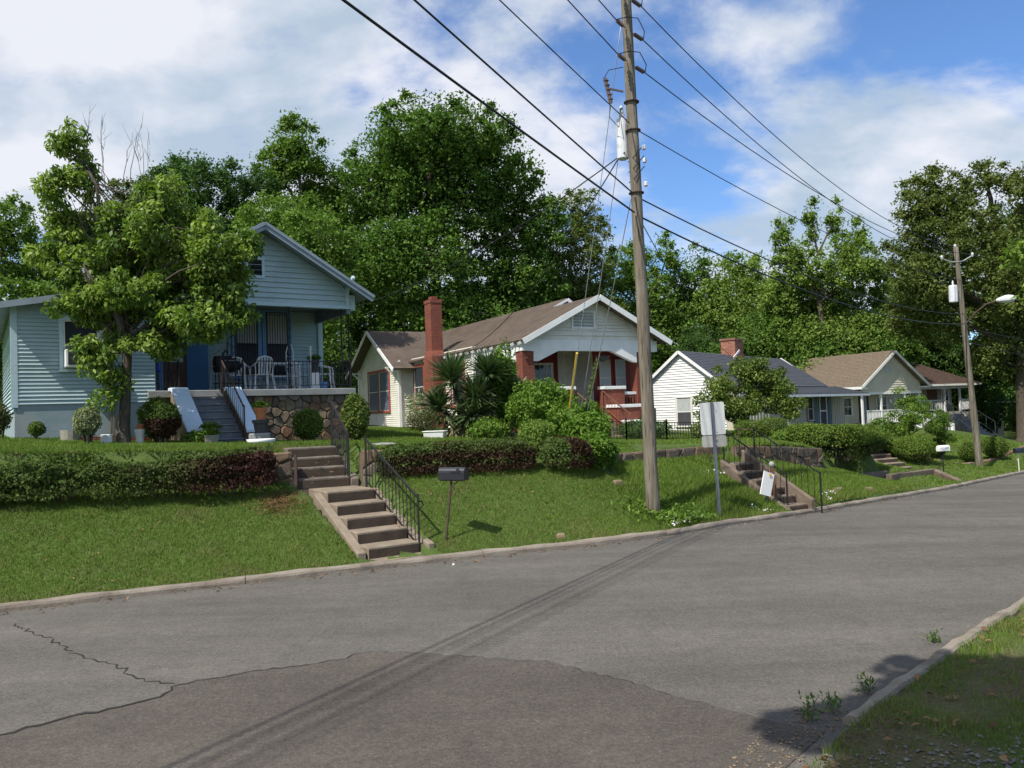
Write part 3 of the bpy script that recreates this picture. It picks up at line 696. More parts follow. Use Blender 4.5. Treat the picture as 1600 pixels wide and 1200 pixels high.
def roof_plane(mb, eave0, eave1, ridge0, ridge1, thick=.09, step=.16, lip=.012, mi=0):
    """one roof slope as overlapping shingle courses over a deck; four 3d corners"""
    e0, e1, r0, r1 = map(Vector, (eave0, eave1, ridge0, ridge1))
    n = (e1 - e0).cross(r0 - e0).normalized()
    if n.z < 0: n = -n
    mb.hexa([e0 - n * thick, e1 - n * thick, r1 - n * thick, r0 - n * thick], [e0, e1, r1, r0], mi)
    L = (r0 - e0).length; k = max(2, int(L / step))
    for i in range(k):
        t0, t1 = i / k, min(1, (i + 1) / k)
        a, b, c, d = e0.lerp(r0, t0), e1.lerp(r1, t0), e1.lerp(r1, t1), e0.lerp(r0, t1)
        mb.add([a + n * .001, b + n * .001, b + n * (lip + .004), a + n * (lip + .004), c + n * .003, d + n * .003], [(0, 1, 2, 3), (3, 2, 4, 5), (0, 3, 5), (1, 4, 2)], mi)

def window(parent, zoff, x0, x1, z0, z1, y, facing, casing, glass, cw=.09, sash='white', mull=0, rail=True, depth=.075, upper=None, name='window'):
    """window on a wall y=const (facing 'f' = towards -y) or x=const (facing 'l' = towards -x, x0/x1 are then y values). window > pane, sash"""
    def bx(mb, a0, a1, b0, b1, c0, c1):
        # a along wall, b out of the wall (0 at wall, positive outward), c up
        if facing == 'f': mb.box(a0, a1, y - b1, y - b0, c0, c1)
        else: mb.box(y - b1, y - b0, a0, a1, c0, c1)
    c = MB()
    bx(c, x0 - cw, x0, .012, depth, z0, z1); bx(c, x1, x1 + cw, .012, depth, z0, z1)
    bx(c, x0 - cw, x1 + cw, .012, depth + .006, z1, z1 + cw); bx(c, x0 - cw - .02, x1 + cw + .02, .012, depth + .03, z0 - cw * .8, z0)
    w = c.build(name, M[casing], parent, zoff, bevel=.006)
    g = MB(); bx(g, x0, x1, .014, .036, z0, z1); g.build('pane', M[glass], w, 0)
    if upper:
        u = MB(); bx(u, x0 + .03, x1 - .03, .0365, .0395, (z0 + z1) / 2, z1 - .02); u.build('curtain', M[upper], w, 0)
    s = MB(); t = .035
    zs = [z0, z1] if not rail else [z0, (z0 + z1) / 2, z1]
    for q in zs: bx(s, x0, x1, .0362, .056, max(z0, q - t / 2), min(z1, q + t / 2))
    for q in [x0 + t / 2, x1 - t / 2] + [x0 + (x1 - x0) * (i + 1) / (mull + 1) for i in range(mull)]:
        bx(s, q - t / 2 * (1 if q in (x0 + t / 2, x1 - t / 2) else .6), q + t / 2 * (1 if q in (x0 + t / 2, x1 - t / 2) else .6), .0366, .054, z0 + .005, z1 - .005)
    s.build('sash', M[sash], w, 0)
    return w

def voronoi_stones(x0, x1, z0, z1, size, seed):
    """irregular stone polygons filling a rectangle"""
    rg = random.Random(seed); nx = max(1, int((x1 - x0) / size)); nz = max(1, int((z1 - z0) / (size * .8)))
    S = []
    for i in range(nx):
        for j in range(nz):
            S.append((x0 + (i + .5 + rg.uniform(-.42, .42) + (.5 if j % 2 else 0) * .6) * (x1 - x0) / nx, z0 + (j + .5 + rg.uniform(-.4, .4)) * (z1 - z0) / nz))
    out = []
    for a in S:
        poly = [(x0, z0), (x1, z0), (x1, z1), (x0, z1)]
        for b in S:
            if a is b or abs(a[0] - b[0]) > 3 * size or abs(a[1] - b[1]) > 3 * size: continue
            mx, mz = (a[0] + b[0]) / 2, (a[1] + b[1]) / 2; dx, dz = b[0] - a[0], b[1] - a[1]
            new = []
            for p, q in zip(poly, poly[1:] + poly[:1]):
                dp = (p[0] - mx) * dx + (p[1] - mz) * dz; dq = (q[0] - mx) * dx + (q[1] - mz) * dz
                if dp <= 0: new.append(p)
                if dp * dq < 0:
                    t = dp / (dp - dq); new.append((p[0] + (q[0] - p[0]) * t, p[1] + (q[1] - p[1]) * t))
            poly = new
            if len(poly) < 3: break
        if len(poly) >= 3: out.append((a, poly))
    return out
def stone_face(parent, zoff, fn, x0, x1, z0, z1, size, seed, th=.07, gap=.018, zmax=None):
    """fn(a, out, z) -> local 3d point; every stone a mesh of its own"""
    rg = random.Random(seed + 1)
    for a, poly in voronoi_stones(x0, x1, z0, z1, size, seed):
        cx = sum(p[0] for p in poly) / len(poly); cz = sum(p[1] for p in poly) / len(poly)
        # round the polygon: corner cutting, then shrink by the joint
        q = []
        for p, n in zip(poly, poly[1:] + poly[:1]):
            q += [(p[0] * .88 + n[0] * .12, p[1] * .88 + n[1] * .12), (p[0] * .12 + n[0] * .88, p[1] * .12 + n[1] * .88)]
        r = max(math.hypot(p[0] - cx, p[1] - cz) for p in q)
        if r < gap * 2: continue
        k = 1 - gap / r * 1.3; t = th * rg.uniform(.6, 1.15); n = len(q)
        ring = lambda s, o: [fn(cx + (p[0] - cx) * s, o, cz + (p[1] - cz) * s) for p in q]
        tilt = [rg.uniform(-.3, .3), rg.uniform(-.3, .3)]
        vs = ring(k, -.03) + ring(k * .985, t * .55) + [fn(cx + (p[0] - cx) * k * .80, t + (p[0] - cx) * tilt[0] * .25 + (p[1] - cz) * tilt[1] * .25, cz + (p[1] - cz) * k * .80) for p in q]; fs = []
        for b in (0, n):
            for i in range(n): fs.append((b + i, b + (i + 1) % n, b + n + (i + 1) % n, b + n + i))
        fs.append(tuple(2 * n + i for i in range(n)))
        mb = MB(); mb.add(vs, fs); mb.build('stone', rg.choice(M['stones']), parent, zoff)

def railing(parent, zoff, p0, p1, h0, h1, n, mat, post=.032, bal=.013, name='handrail', lower=.10, ends=True, top=.03):
    """iron rail from p0 to p1 (feet), with balusters as its own pieces"""
    p0, p1 = Vector(p0), Vector(p1); mb = MB(); up = Vector((0, 0, 1))
    mb.beam(p0 + up * h0, p1 + up * h0, top, top * .8); mb.beam(p0 + up * lower, p1 + up * lower, top * .8, top * .6)
    if ends:
        for p in (p0, p1): mb.beam(p - up * .05, p + up * (h1), post, post, up=(0, 1, 0))
    o = mb.build(name, mat, parent, zoff)
    b = MB(); b.beam(Vector((0, 0, lower)), Vector((0, 0, h0)), bal, bal, up=(0, 1, 0)); b0 = None
    for i in range(1, n):
        p = p0.lerp(p1, i / n)
        if b0 is None: b0 = b.build('baluster', mat, o, 0); c = b0
        else:
            c = b0.copy(); COL.objects.link(c); c.parent = o
        c.location = p
    return o

# ------------------------------------------------------------------ house one: teal siding on a stone porch base
def Hrot(deg): return R(90 - deg)
H1z = 1.5
h1 = thing('teal_house', (-4.42, 22.0, H1z), 'teal clapboard house with a raised stone porch and blue window trim', 'house', Hrot(56))
m = MB()                                                       # walls, lapped boards
m.box(-5.2, -.02, 2.56, 13, 1.4, 5.5)
courses(m, (-5.2, 2.5), (.05, 2.5), 3.02, 5.42, .105, (0, -1))
sl = .59; ax_, az_ = -2.45, 7.30
gz0 = 5.30; half = lambda z: (az_ - .12 - z) / sl
clip = lambda z: ((max(-4.95, ax_ - half(z)) + 4.95) / 4.85, (min(-.10, ax_ + half(z)) + 4.95) / 4.85)
courses(m, (-4.95, 0), (-.10, 0), gz0, 7.1, .135, (0, -1), clip=clip)
m.prism([(-4.95, .05, gz0), (-.1, .05, gz0), (-.1, .05, az_ - .15 - (2.35) * sl), (ax_, .05, az_ - .15), (-4.95, .05, az_ - .15 - 2.5 * sl)], (0, .1, 0))
courses(m, (-7.93, 0), (-5.05, 0), 2.77, 5.05, .088, (0, -1))
m.box(-7.90, -5.05, .05, 7.0, 2.0, 5.0)
courses(m, (-7.93, 8.0), (-7.93, .0), 2.6, 4.95, .098, (-1, 0))
m.box(-5.10, -5.0, .02, 2.5, 3.0, 5.35)
m.build('wall', M['teal'], h1, H1z)
m = MB()                                                       # corner boards, beam, frieze
m.box(-7.99, -7.86, -.03, .09, 2.70, 5.02); m.box(-.03, .11, 2.42, 2.54, 3.03, 5.42)
m.box(-4.97, .02, -.045, .16, 5.22, 5.30); m.box(-.13, -.03, -.05, .12, 5.28, 5.98)
m.box(-.03, .16, .02, .42, 5.20, 5.62)
m.beam((-.06, -.44, 6.05), (-.06, .0, 5.72), .07, .09)
m.parts('trim', M['tealtrim'], h1, H1z)
m = MB(); m.box(-5.0, .0, .02, 2.5, 5.43, 5.47); m.box(-.1, .02, .02, 2.5, 5.1, 5.43); m.parts('porch_ceiling', M['soffit'], h1, H1z)
m = MB()                                                       # roof
ev = .49; ez = az_ - (ev - ax_) * sl
roof_plane(m, (ev, -.5, ez), (ev, 13.3, ez), (ax_, -.5, az_), (ax_, 13.3, az_), step=.15)
roof_plane(m, (2 * ax_ - ev, -.5, ez), (2 * ax_ - ev, 13.3, ez), (ax_, -.5, az_), (ax_, 13.3, az_), step=.15)
roof_plane(m, (-8.2, -.35, 4.98), (-8.2, 8.2, 4.98), (-5.1, -.35, 5.58), (-5.1, 8.2, 5.58), thick=.07, step=.2)
rf = m.build('roof', M['roofgrey'], h1, H1z)
m = MB()
for s in (1, -1):
    e = Vector((ax_ + s * (ev - ax_), -.52, ez - .10)); r_ = Vector((ax_, -.52, az_ - .09))
    m.beam(e, r_, .035, .19, up=(0, 0, 1)); m.beam(e + Vector((0, -.03, .05)), r_ + Vector((0, -.03, .05)), .03, .07)
m.beam((-8.22, -.37, 4.92), (-5.1, -.37, 5.52), .03, .14); m.beam((-8.22, -.37, 4.9), (-8.22, 8.2, 4.9), .03, .13)
m.parts('fascia', M['roofgrey'], h1, H1z)
m = MB()                                                       # gable louvre
m.box(-2.84, -2.35, -.05, -.025, 5.92, 5.99); m.box(-2.84, -2.35, -.05, -.025, 6.40, 6.47); m.box(-2.84, -2.77, -.05, -.025, 5.99, 6.40); m.box(-2.42, -2.35, -.05, -.025, 5.99, 6.40)
v_ = m.build('gable_vent', M['tealtrim'], h1, H1z)
m = MB(); m.box(-2.77, -2.42, -.026, -.022, 5.99, 6.40)
for i in range(9): m.add([(-2.77, -.028, 6.0 + i * .045), (-2.42, -.028, 6.0 + i * .045), (-2.42, -.05, 5.985 + i * .045), (-2.77, -.05, 5.985 + i * .045)], [(0, 1, 2, 3)])
m.build('louvre', M['iron'], v_, 0)
m = MB(); m.box(-7.93, -5.05, .0, .2, 1.4, 2.76); m.box(-7.93, -7.75, .2, 8.0, 1.4, 2.58); m.parts('foundation', M['found'], h1, H1z)
m = MB(); m.box(-5.22, .07, -.10, 2.5, 2.86, 3.03); m.build('porch_slab', M['concgrey'], h1, H1z, bevel=.012)
m = MB(); m.box(-5.05, .0, .03, .3, 1.3, 2.86); m.box(-.2, 0, .3, 2.5, 1.3, 2.86); bw = m.build('porch_base', M['mortar'], h1, H1z)
stone_face(bw, 0, lambda a, o, z: (a, .03 - o, z), -3.05, 0.02, 1.42, 2.86, .24, 3, .065, .003)
stone_face(bw, 0, lambda a, o, z: (a, .03 - o, z), -5.05, -4.80, 1.42, 2.86, .25, 5, .10, .004)
# porch windows with blue casings, bars, curtain above
for (a, b) in ((-2.47, -1.84), (-1.60, -.95)):
    w = window(h1, H1z, a, b, 3.50, 5.38, 2.5, 'f', 'bluetrim', 'screen', cw=.11, sash='blackplastic', upper='curtain', depth=.08)
    bm_ = MB()
    for i in range(9):
        q = a + .03 + (b - a - .06) * i / 8; bm_.beam((q, 2.40, 3.5), (q, 2.40, 5.36), .014, .014, up=(0, 1, 0))
    for q in (3.6, 4.43, 5.3): bm_.beam((a, 2.40, q), (b, 2.40, q), .014, .014)
    bm_.build('window_bar', M['iron'], w, 0)
m = MB(); m.box(-4.42, -3.78, 2.44, 2.47, 3.05, 5.1); dr = m.build('door', M['brownwood'], h1, H1z)
m = MB(); m.box(-4.30, -3.90, 2.43, 2.44, 3.9, 4.9); m.build('pane', M['glass'], dr, 0)
m = MB(); m.beam((-3.80, 2.42, 4.08), (-3.32, 2.05, 4.08), .035, 2.05); d2 = m.build('storm_door', M['bluedoor'], h1, H1z)
d2['label'] = 'blue painted storm door standing open on the porch'
m = MB(); m.box(-4.52, -4.42, 2.40, 2.48, 3.03, 5.2); m.box(-3.78, -3.70, 2.40, 2.48, 3.03, 5.2); m.box(-4.52, -3.70, 2.40, 2.48, 5.2, 5.3); m.parts('door_frame', M['bluetrim'], h1, H1z)
# wing window with its air conditioner
window(h1, H1z, -6.97, -6.25, 3.55, 4.66, 0, 'f', 'tealtrim', 'glass', cw=.08, sash='whiteold')
# front steps of the house
st_w = (-4.35, -3.48)
ns = 8; zt, zb = 3.0, 1.68; rs = (zt - zb) / ns
for i in range(ns - 1):
    m = MB(); zz = zt - rs * (i + 1)
    m.box(st_w[0] - .02, st_w[1] + .02, -.10 - .27 * (i + 1), -.10 - .27 * i + .02, 1.4, zz - .035)
    m.box(st_w[0] - .02, st_w[1] + .02, -.10 - .27 * (i + 1) - .025, -.10 - .27 * i + .02, zz - .035, zz)
    m.build('step', M['greyblue'], h1, H1z, bevel=.012)
for (a, b) in ((-4.76, -4.36), (-3.47, -3.10)):
    m = MB()
    poly = [(a + .04, 0, 1.4), (a + .04, -2.0, 1.4), (a + .04, -2.0, 1.98), (a + .04, -.30, 3.0), (a + .04, 0, 3.0)]
    m.prism(poly, (b - a - .08, 0, 0)); ck = m.build('cheek_wall', M['stones'][1], h1, H1z)
    m = MB(); m.hexa([(a, -2.06, 1.955), (b, -2.06, 1.955), (b, -.32, 3.0), (a, -.32, 3.0)], [(a, -2.06, 2.035), (b, -2.06, 2.035), (b, -.32, 3.09), (a, -.32, 3.09)])
    m.box(a, b, -.32, -.02, 3.0, 3.09); m.build('coping', M['paleblue'], ck, 0, bevel=.012)
railing(h1, H1z, (-3.50, -2.0, 1.75), (-3.52, -.1, 3.0), .80, .85, 12, M['rustiron'], name='step_handrail')
# porch rail and trellis posts
railing(h1, H1z, (-2.95, .02, 3.03), (-.02, .02, 3.03), .74, .78, 26, M['iron'], name='porch_rail', ends=True)
railing(h1, H1z, (-5.0, .02, 3.03), (-4.5, .02, 3.03), .74, .78, 5, M['iron'], name='porch_rail')
railing(h1, H1z, (-.02, .1, 3.03), (-.02, 2.4, 3.03), .74, .78, 18, M['iron'], name='porch_rail')
def trellis_post(x, y, wdt):
    m = MB()
    for q in (x - wdt / 2, x + wdt / 2): m.beam((q, y, 3.03), (q, y, 5.25), .028, .028, up=(0, 1, 0))
    for i in range(9):
        z = 3.15 + i * .23; s = 1 if i % 2 else -1
        pts = [(x - s * wdt / 2, y, z), (x - s * wdt * .1, y, z + .10), (x + s * wdt * .1, y, z + .08), (x + s * wdt / 2, y, z + .2)]
        m.tube(pts, .009, 4)
    m.build('porch_post', M['iron'], h1, H1z)
trellis_post(-.14, .06, .22); trellis_post(-3.22, .06, .20); trellis_post(-4.62, .06, .20); trellis_post(-1.72, .06, .05)
m = MB(); m.tube([(-3.45, -.05, 3.03), (-3.45, -.05, 3.95), (-3.40, -.05, 4.02), (-3.32, -.05, 3.98)], .03, 6); m.build('newel', M['iron'], h1, H1z)
def H1p(t, k, z):
    a = R(56); return (-4.42 + t * math.sin(a) - k * math.cos(a), 22 + t * math.cos(a) + k * math.sin(a), z)

# ------------------------------------------------------------------ bungalow
H2z = 1.05
h2 = thing('bungalow', (3.32, 33.0, H2z), 'white wooden bungalow with brown roof, red brick porch piers and tall brick chimney', 'house', Hrot(62))
AX, AZ, SL = .15, 6.88, .515
m = MB()
courses(m, (-3.2, 12.4), (-3.2, 4.45), 1.55, 5.2, .115, (-1, 0))                     # left side
courses(m, (-3.9, 19.4), (-3.9, 12.4), 1.45, 5.15, .115, (-1, 0))                    # wing gable wall
wa = 15.9; wz = 7.05; ws = .56
clipw = lambda z: ((19.4 - min(19.4, wa + (wz - .1 - z) / ws)) / 7.0, (19.4 - max(12.4, wa - (wz - .1 - z) / ws)) / 7.0)
courses(m, (-3.9, 19.4), (-3.9, 12.4), 5.15, 6.9, .115, (-1, 0), clip=clipw)
courses(m, (-3.9, 12.4), (-3.2, 12.4), 1.5, 5.1, .115, (0, -1))
m.box(-3.86, -2, 12.45, 19.35, 1.0, 5.1); m.prism([(-3.86, 12.5, 5.1), (-3.86, 19.3, 5.1), (-3.86, wa, wz - .2)], (3, 0, 0))
m.box(-3.15, 3.3, 4.5, 22, 1.0, 5.15)
m.prism([(-3.1, 4.6, 5.2), (3.3, 4.6, 5.2), (1.0, 4.6, 7.05)], (0, .1, 0))
# front gable: wide boards below, narrow lap above
def fclip(z): h = min(3.12, (AZ - .10 - z) / SL); return ((AX - h + 3.0) / 6.2, (AX + h + 3.0) / 6.2)
courses(m, (-3.0, 0), (3.2, 0), 5.05, 5.45, .20, (0, -1), lip=.04, clip=fclip)
courses(m, (-3.0, 0), (3.2, 0), 5.45, 6.75, .13, (0, -1), lip=.04, clip=fclip)
m.prism([(-3.05, .04, 4.95), (3.3, .04, 4.95), (3.3, .04, 5.2), (AX, .04, AZ - .15), (-3.05, .04, 5.2)], (0, .08, 0))
m.box(.42, 1.0, 2.95, 3.05, 2.1, 4.95)
courses(m, (.2, 3.0), (1.0, 3.0), 2.15, 4.9, .12, (0, -1))
courses(m, (.98, 3.0), (.98, 1.4), 2.15, 4.9, .12, (-1, 0))
m.build('wall', M['whiteold'], h2, H2z)
m = MB()                                                    # beam with cut corners over the porch
m.prism([(-3.28, -.06, 5.06), (-3.28, -.06, 4.62), (-2.76, -.06, 4.60), (-2.76, -.06, 4.20), (-2.55, -.06, 4.20), (-1.60, -.06, 4.62), (1.0, -.06, 4.62), (2.1, -.06, 4.16), (2.3, -.06, 4.13), (2.3, -.06, 4.58), (3.4, -.06, 4.60), (3.4, -.06, 5.06)], (0, .22, 0))
m.prism([(-3.30, .2, 5.06), (-3.30, .2, 4.62), (-3.30, .5, 4.60), (-3.30, .5, 4.2), (-3.30, .75, 4.2), (-3.30, 1.6, 4.62), (-3.30, 3.3, 4.62), (-3.30, 4.2, 4.2), (-3.30, 4.5, 4.2), (-3.30, 4.5, 5.06)], (.2, 0, 0))
m.box(-3.34, -3.22, 4.4, 4.56, 1.6, 5.1); m.box(-3.99, -3.85, 12.3, 12.46, 1.5, 5.1); m.box(-3.99, -3.85, 19.34, 19.5, 1.5, 5.1)
m.parts('trim', M['white'], h2, H2z)
m = MB()
roof_plane(m, (-3.46, -.55, 5.02), (-3.46, 3.7, 5.02), (AX, -.55, AZ), (AX, 3.7, AZ), step=.14)
roof_plane(m, (3.76, -.55, 5.02), (3.76, 3.7, 5.02), (AX, -.55, AZ), (AX, 3.7, AZ), step=.14)
roof_plane(m, (-3.46, 3.7, 5.018), (-3.46, 22.5, 5.018), (AX, 3.7, AZ - .002), (AX, 22.5, AZ - .002), step=.14)
roof_plane(m, (AX, 3.25, AZ + .004), (AX, 22.5, AZ + .004), (1.0, 3.25, 7.325), (1.0, 22.5, 7.325), step=.14)
roof_plane(m, (3.72, 3.25, 5.2), (3.72, 22.5, 5.2), (1.0, 3.25, 7.325), (1.0, 22.5, 7.325), step=.14)
e_ = wz - 4.25 * ws
roof_plane(m, (-4.5, wa - 4.25, e_), (-1.2, wa - 4.25, e_), (-4.5, wa, wz), (0.2, wa, wz), step=.14)
roof_plane(m, (-4.5, wa + 4.25, e_), (-1.2, wa + 4.25, e_), (-4.5, wa, wz), (0.2, wa, wz), step=.14)
m.build('roof', M['shingle_b'], h2, H2z)
m = MB()
for s, e in ((-1, -3.5), (1, 3.8)):
    m.beam((e, -.58, 4.93), (AX, -.58, AZ - .08), .04, .22)
m.beam((.12, 3.22, 6.80), (1.0, 3.22, 7.25), .03, .10); m.beam((3.76, 3.22, 5.12), (1.0, 3.22, 7.25), .04, .16)
m.beam((-4.53, wa - 4.3, e_ - .1), (-4.53, wa, wz - .09), .04, .20); m.beam((-4.53, wa + 4.3, e_ - .1), (-4.53, wa, wz - .09), .04, .20)
m.parts('bargeboard', M['white'], h2, H2z)
m = MB()                                                    # gable soffit and knee braces
for k in (12.9, 18.9):
    m.beam((-3.9, k, 4.25), (-4.45, k, 4.75), .07, .07); m.beam((-3.9, k, 4.78), (-4.5, k, 4.78), .07, .08); m.beam((-3.92, k, 4.2), (-3.92, k, 4.85), .07, .07, up=(0, 1, 0))
m.parts('bracket', M['white'], h2, H2z)
raf = None
for i in range(17):                                         # rafter tails along the eave
    k = -.2 + i * .62
    if 7.6 < k < 9.2: continue
    if raf is None:
        m = MB(); m.beam((-3.2, 0, 5.03), (-3.55, 0, 4.86), .055, .10); raf = m.build('rafter_tail', M['white'], h2, H2z); c = raf
    else: c = raf.copy(); COL.objects.link(c); c.parent = h2
    c.location = (0, k, -H2z)
m = MB()                                                    # chimney
m.box(-3.86, -3.20, 7.85, 8.95, 1.0, 5.0); m.box(-3.80, -3.22, 8.02, 8.80, 5.0, 7.62); m.box(-3.83, -3.19, 7.99, 8.83, 7.62, 7.78)
m.box(-3.66, -3.36, 8.2, 8.6, 7.78, 7.95)
m.hexa([(-3.86, 7.85, 5.0), (-3.2, 7.85, 5.0), (-3.2, 8.95, 5.0), (-3.86, 8.95, 5.0)], [(-3.80, 8.02, 5.3), (-3.22, 8.02, 5.3), (-3.22, 8.80, 5.3), (-3.80, 8.80, 5.3)])
m.build('chimney', M['brick'], h2, H2z)
m = MB()                                                    # brick piers and rail walls
m.box(-3.26, -2.74, 0, .52, 1.0, 4.60); m.box(2.32, 2.90, 0, .52, 1.0, 4.58)
m.parts('porch_pier', M['brick'], h2, H2z)
m = MB(); m.box(-3.18, -3.0, .52, 4.4, 1.0, 2.75); m.box(-2.74, -1.95, .1, .3, 1.0, 2.78); m.parts('porch_wall', M['brick'], h2, H2z)
m = MB()
m.box(1.62, 2.32, .1, .3, 2.66, 2.78); m.box(1.62, 2.32, .1, .3, 1.0, 2.22)
for q in (1.62, 1.78, 1.94, 2.10, 2.24): m.box(q, q + .08, .1, .3, 2.22, 2.66)
m.parts('rail_wall', M['brick'], h2, H2z)
capm = MB()
pc = []
def cheek(x0, x1, k0, k1, zt):
    m = MB(); m.box(x0 + .06, x1 - .06, k0 + .05, k1, .9, zt - .13); b = m.build('cheek_wall', M['brick'], h2, H2z)
    m = MB(); m.box(x0, x1, k0, k1 + .02, zt - .13, zt); m.build('coping', M['white'], b, 0, bevel=.012)
cheek(-1.95, -.88, -.15, .35, 3.16); cheek(.50, 1.62, -.15, .35, 3.14)
cheek(-1.75, -.85, -1.15, -.17, 2.36); cheek(.52, 1.62, -1.15, -.17, 2.36)
cheek(-1.6, -.83, -2.15, -1.17, 1.72); cheek(.55, 1.5, -2.15, -1.17, 1.72)
m = MB(); m.box(-2.72, -1.96, .08, .32, 2.78, 2.90); m.box(1.63, 2.31, .08, .32, 2.78, 2.90); m.parts('wall_coping', M['white'], h2, H2z)
for i in range(6):
    m = MB(); z = 2.15 - .175 * (i + 1) + .02; m.box(-.83, .52, -.3 * (i + 1), -.3 * i + .02, .9, z); m.build('step', M['conc'], h2, H2z, bevel=.01)
m = MB(); m.box(-3.15, 3.3, .05, 4.5, 1.0, 2.14); m.build('porch_floor', M['darkfloor'], h2, H2z)
m = MB(); m.box(-3.15, 3.3, .2, 4.5, 4.93, 4.97); m.build('porch_ceiling', M['greywall'], h2, H2z)
m = MB()                                                    # dark red window bays on the porch
m.box(-2.6, .42, 3.02, 3.1, 2.15, 4.93); m.box(1.0, 3.25, 1.32, 1.4, 2.15, 4.93); m.parts('red_panel', M['redwall'], h2, H2z)
window(h2, H2z, -1.05, -.15, 2.25, 4.25, 3.02, 'f', 'whiteold', 'glass', cw=.08, mull=2, sash='whiteold')
window(h2, H2z, -2.3, -1.5, 2.35, 4.25, 3.02, 'f', 'whiteold', 'glass', cw=.06, mull=1, sash='whiteold')
window(h2, H2z, 1.25, 1.85, 2.75, 4.35, 1.32, 'f', 'redwall', 'blind', cw=.06, sash='whiteold')
window(h2, H2z, 2.1, 2.65, 2.75, 4.35, 1.32, 'f', 'redwall', 'blind', cw=.06, sash='whiteold')
window(h2, H2z, 13.9, 15.55, 2.45, 4.72, -3.9, 'l', 'redtrim', 'glassblue', cw=.13, sash='whiteold', mull=0) if False else None
for (a, b) in ((14.0, 15.6), (15.85, 17.5)):
    window(h2, H2z, a, b, 2.50, 4.66, -3.9, 'l', 'redtrim', 'glassblue', cw=.15, sash='whiteold')
window(h2, H2z, 10.6, 11.9, 2.6, 4.7, -3.2, 'l', 'redtrim', 'glass', cw=.15, sash='whiteold')
window(h2, H2z, 5.7, 7.0, 2.6, 4.85, -3.2, 'l', 'redtrim', 'glass', cw=.15, sash='whiteold')
m = MB(); m.box(-3.96, -3.93, 15.3, 16.5, 5.75, 5.82); m.box(-3.96, -3.93, 15.3, 16.5, 6.22, 6.28); m.box(-3.945, -3.92, 15.3, 16.5, 5.8, 6.24); m.build('gable_vent', M['whiteold'], h2, H2z)
m = MB()
for a in (-.92, .16): m.box(a, a + .08, -.06, -.02, 5.60, 6.22)
m.box(-.96, .28, -.065, -.02, 5.53, 5.60); m.box(-.92, .24, -.06, -.02, 6.22, 6.29)
vt = m.build('gable_vent', M['white'], h2, H2z)
m = MB(); m.box(-.84, .16, -.025, -.021, 5.6, 6.22); m.box(-.36, -.32, -.055, -.022, 5.6, 6.22)
for i in range(12): m.add([(-.84, -.03, 5.61 + i * .05), (.16, -.03, 5.61 + i * .05), (.16, -.05, 5.60 + i * .05), (-.84, -.05, 5.60 + i * .05)], [(0, 1, 2, 3)])
m.build('louvre', M['blind'], vt, 0)
m = MB()                                                    # vine stump hanging from the porch ceiling: dark hanging basket
m.lathe((.75, .25, 4.18), [(.05, 0), (.22, .08), (.30, .2), (.3, .24)], 10); m.tube([(.75, .25, 4.4), (.75, .25, 4.93)], .012, 4)
hb_ = m.build('hanging_basket', M['darkpot'], None)
hb_.matrix_world = h2.matrix_world if False else Matrix.Translation((3.32, 33, 0)) @ Matrix.Rotation(Hrot(62), 4, 'Z')
tag(hb_, 'dark hanging basket under the brick-piered bungalow porch ceiling', 'hanging basket')
for (a, b) in (((-.80, -1.9, 1.2), (-.80, 0, 2.2)), ((.50, -1.9, 1.2), (.50, 0, 2.2))):
    railing(h2, H2z, a, b, .75, .8, 9, M['rusty'], name='step_handrail', bal=.010)
m = MB(); m.box(-3.3, 3.3, -.02, .02, .95, 1.0); m.build('footing', M['mortar'], h2, H2z)
disc = MB(); disc.lathe((0, 0, 0), [(.0, 0), (.17, .0), (.17, .02), (.0, .03)], 16, axis=(0, -1, 0))
dd = disc.build('blue_disc', M['paleblue'], h2, H2z); dd.name = 'wall_plaque'; dd.location = (2.75, -.03, 2.62 - H2z)

# ------------------------------------------------------------------ white cottage with the charcoal roof
H3z = .8
h3 = thing('white_cottage', (8.4, 39.5, H3z), 'small white clapboard cottage with charcoal roof and squat brick chimney', 'house', Hrot(46))
m = MB()
s3 = .735
c3 = lambda z: ((2.45 - min(2.45, (4.86 - z) / s3)) / 4.9, (2.45 + min(2.45, (4.86 - z) / s3)) / 4.9)
courses(m, (0, 2.45), (0, -2.45), .75, 3.05, .125, (-1, 0)); courses(m, (0, 2.45), (0, -2.45), 3.05, 4.8, .125, (-1, 0), clip=c3)
m.box(.05, 10.4, -2.4, 2.4, .5, 3.05); m.prism([(.05, -2.4, 3.05), (.05, 2.4, 3.05), (.05, 0, 4.8)], (.1, 0, 0)); m.prism([(10.3, -2.4, 3.05), (10.3, 2.4, 3.05), (10.3, 0, 4.8)], (.08, 0, 0))
m.build('wall', M['white'], h3, H3z)
m = MB()
xx = .1; 
while xx < 11.6: m.box(xx, xx + .285, -2.95, -2.93 + .01 * (int(xx * 10) % 2), .5, 2.85); m.box(xx + .285, xx + .30, -2.97, -2.93, .5, 2.85); xx += .30
m.box(0.05, 11.6, -2.93, -2.4, .5, 2.85); m.build('front_wall', M['greywall'], h3, H3z)
m = MB()
roof_plane(m, (-.16, -2.6, 3.02), (10.6, -2.6, 3.02), (-.16, 0, 4.94), (10.6, 0, 4.74), step=.15)
roof_plane(m, (-.16, 2.6, 3.02), (10.6, 2.6, 3.02), (-.16, 0, 4.94), (10.6, 0, 4.74), step=.15)
roof_plane(m, (2.2, -4.45, 2.58), (11.7, -4.45, 2.55), (2.2, -2.55, 3.0), (11.7, -2.55, 3.0), step=.16, thick=.06)
m.build('roof', M['shingle_d'], h3, H3z)
m = MB()
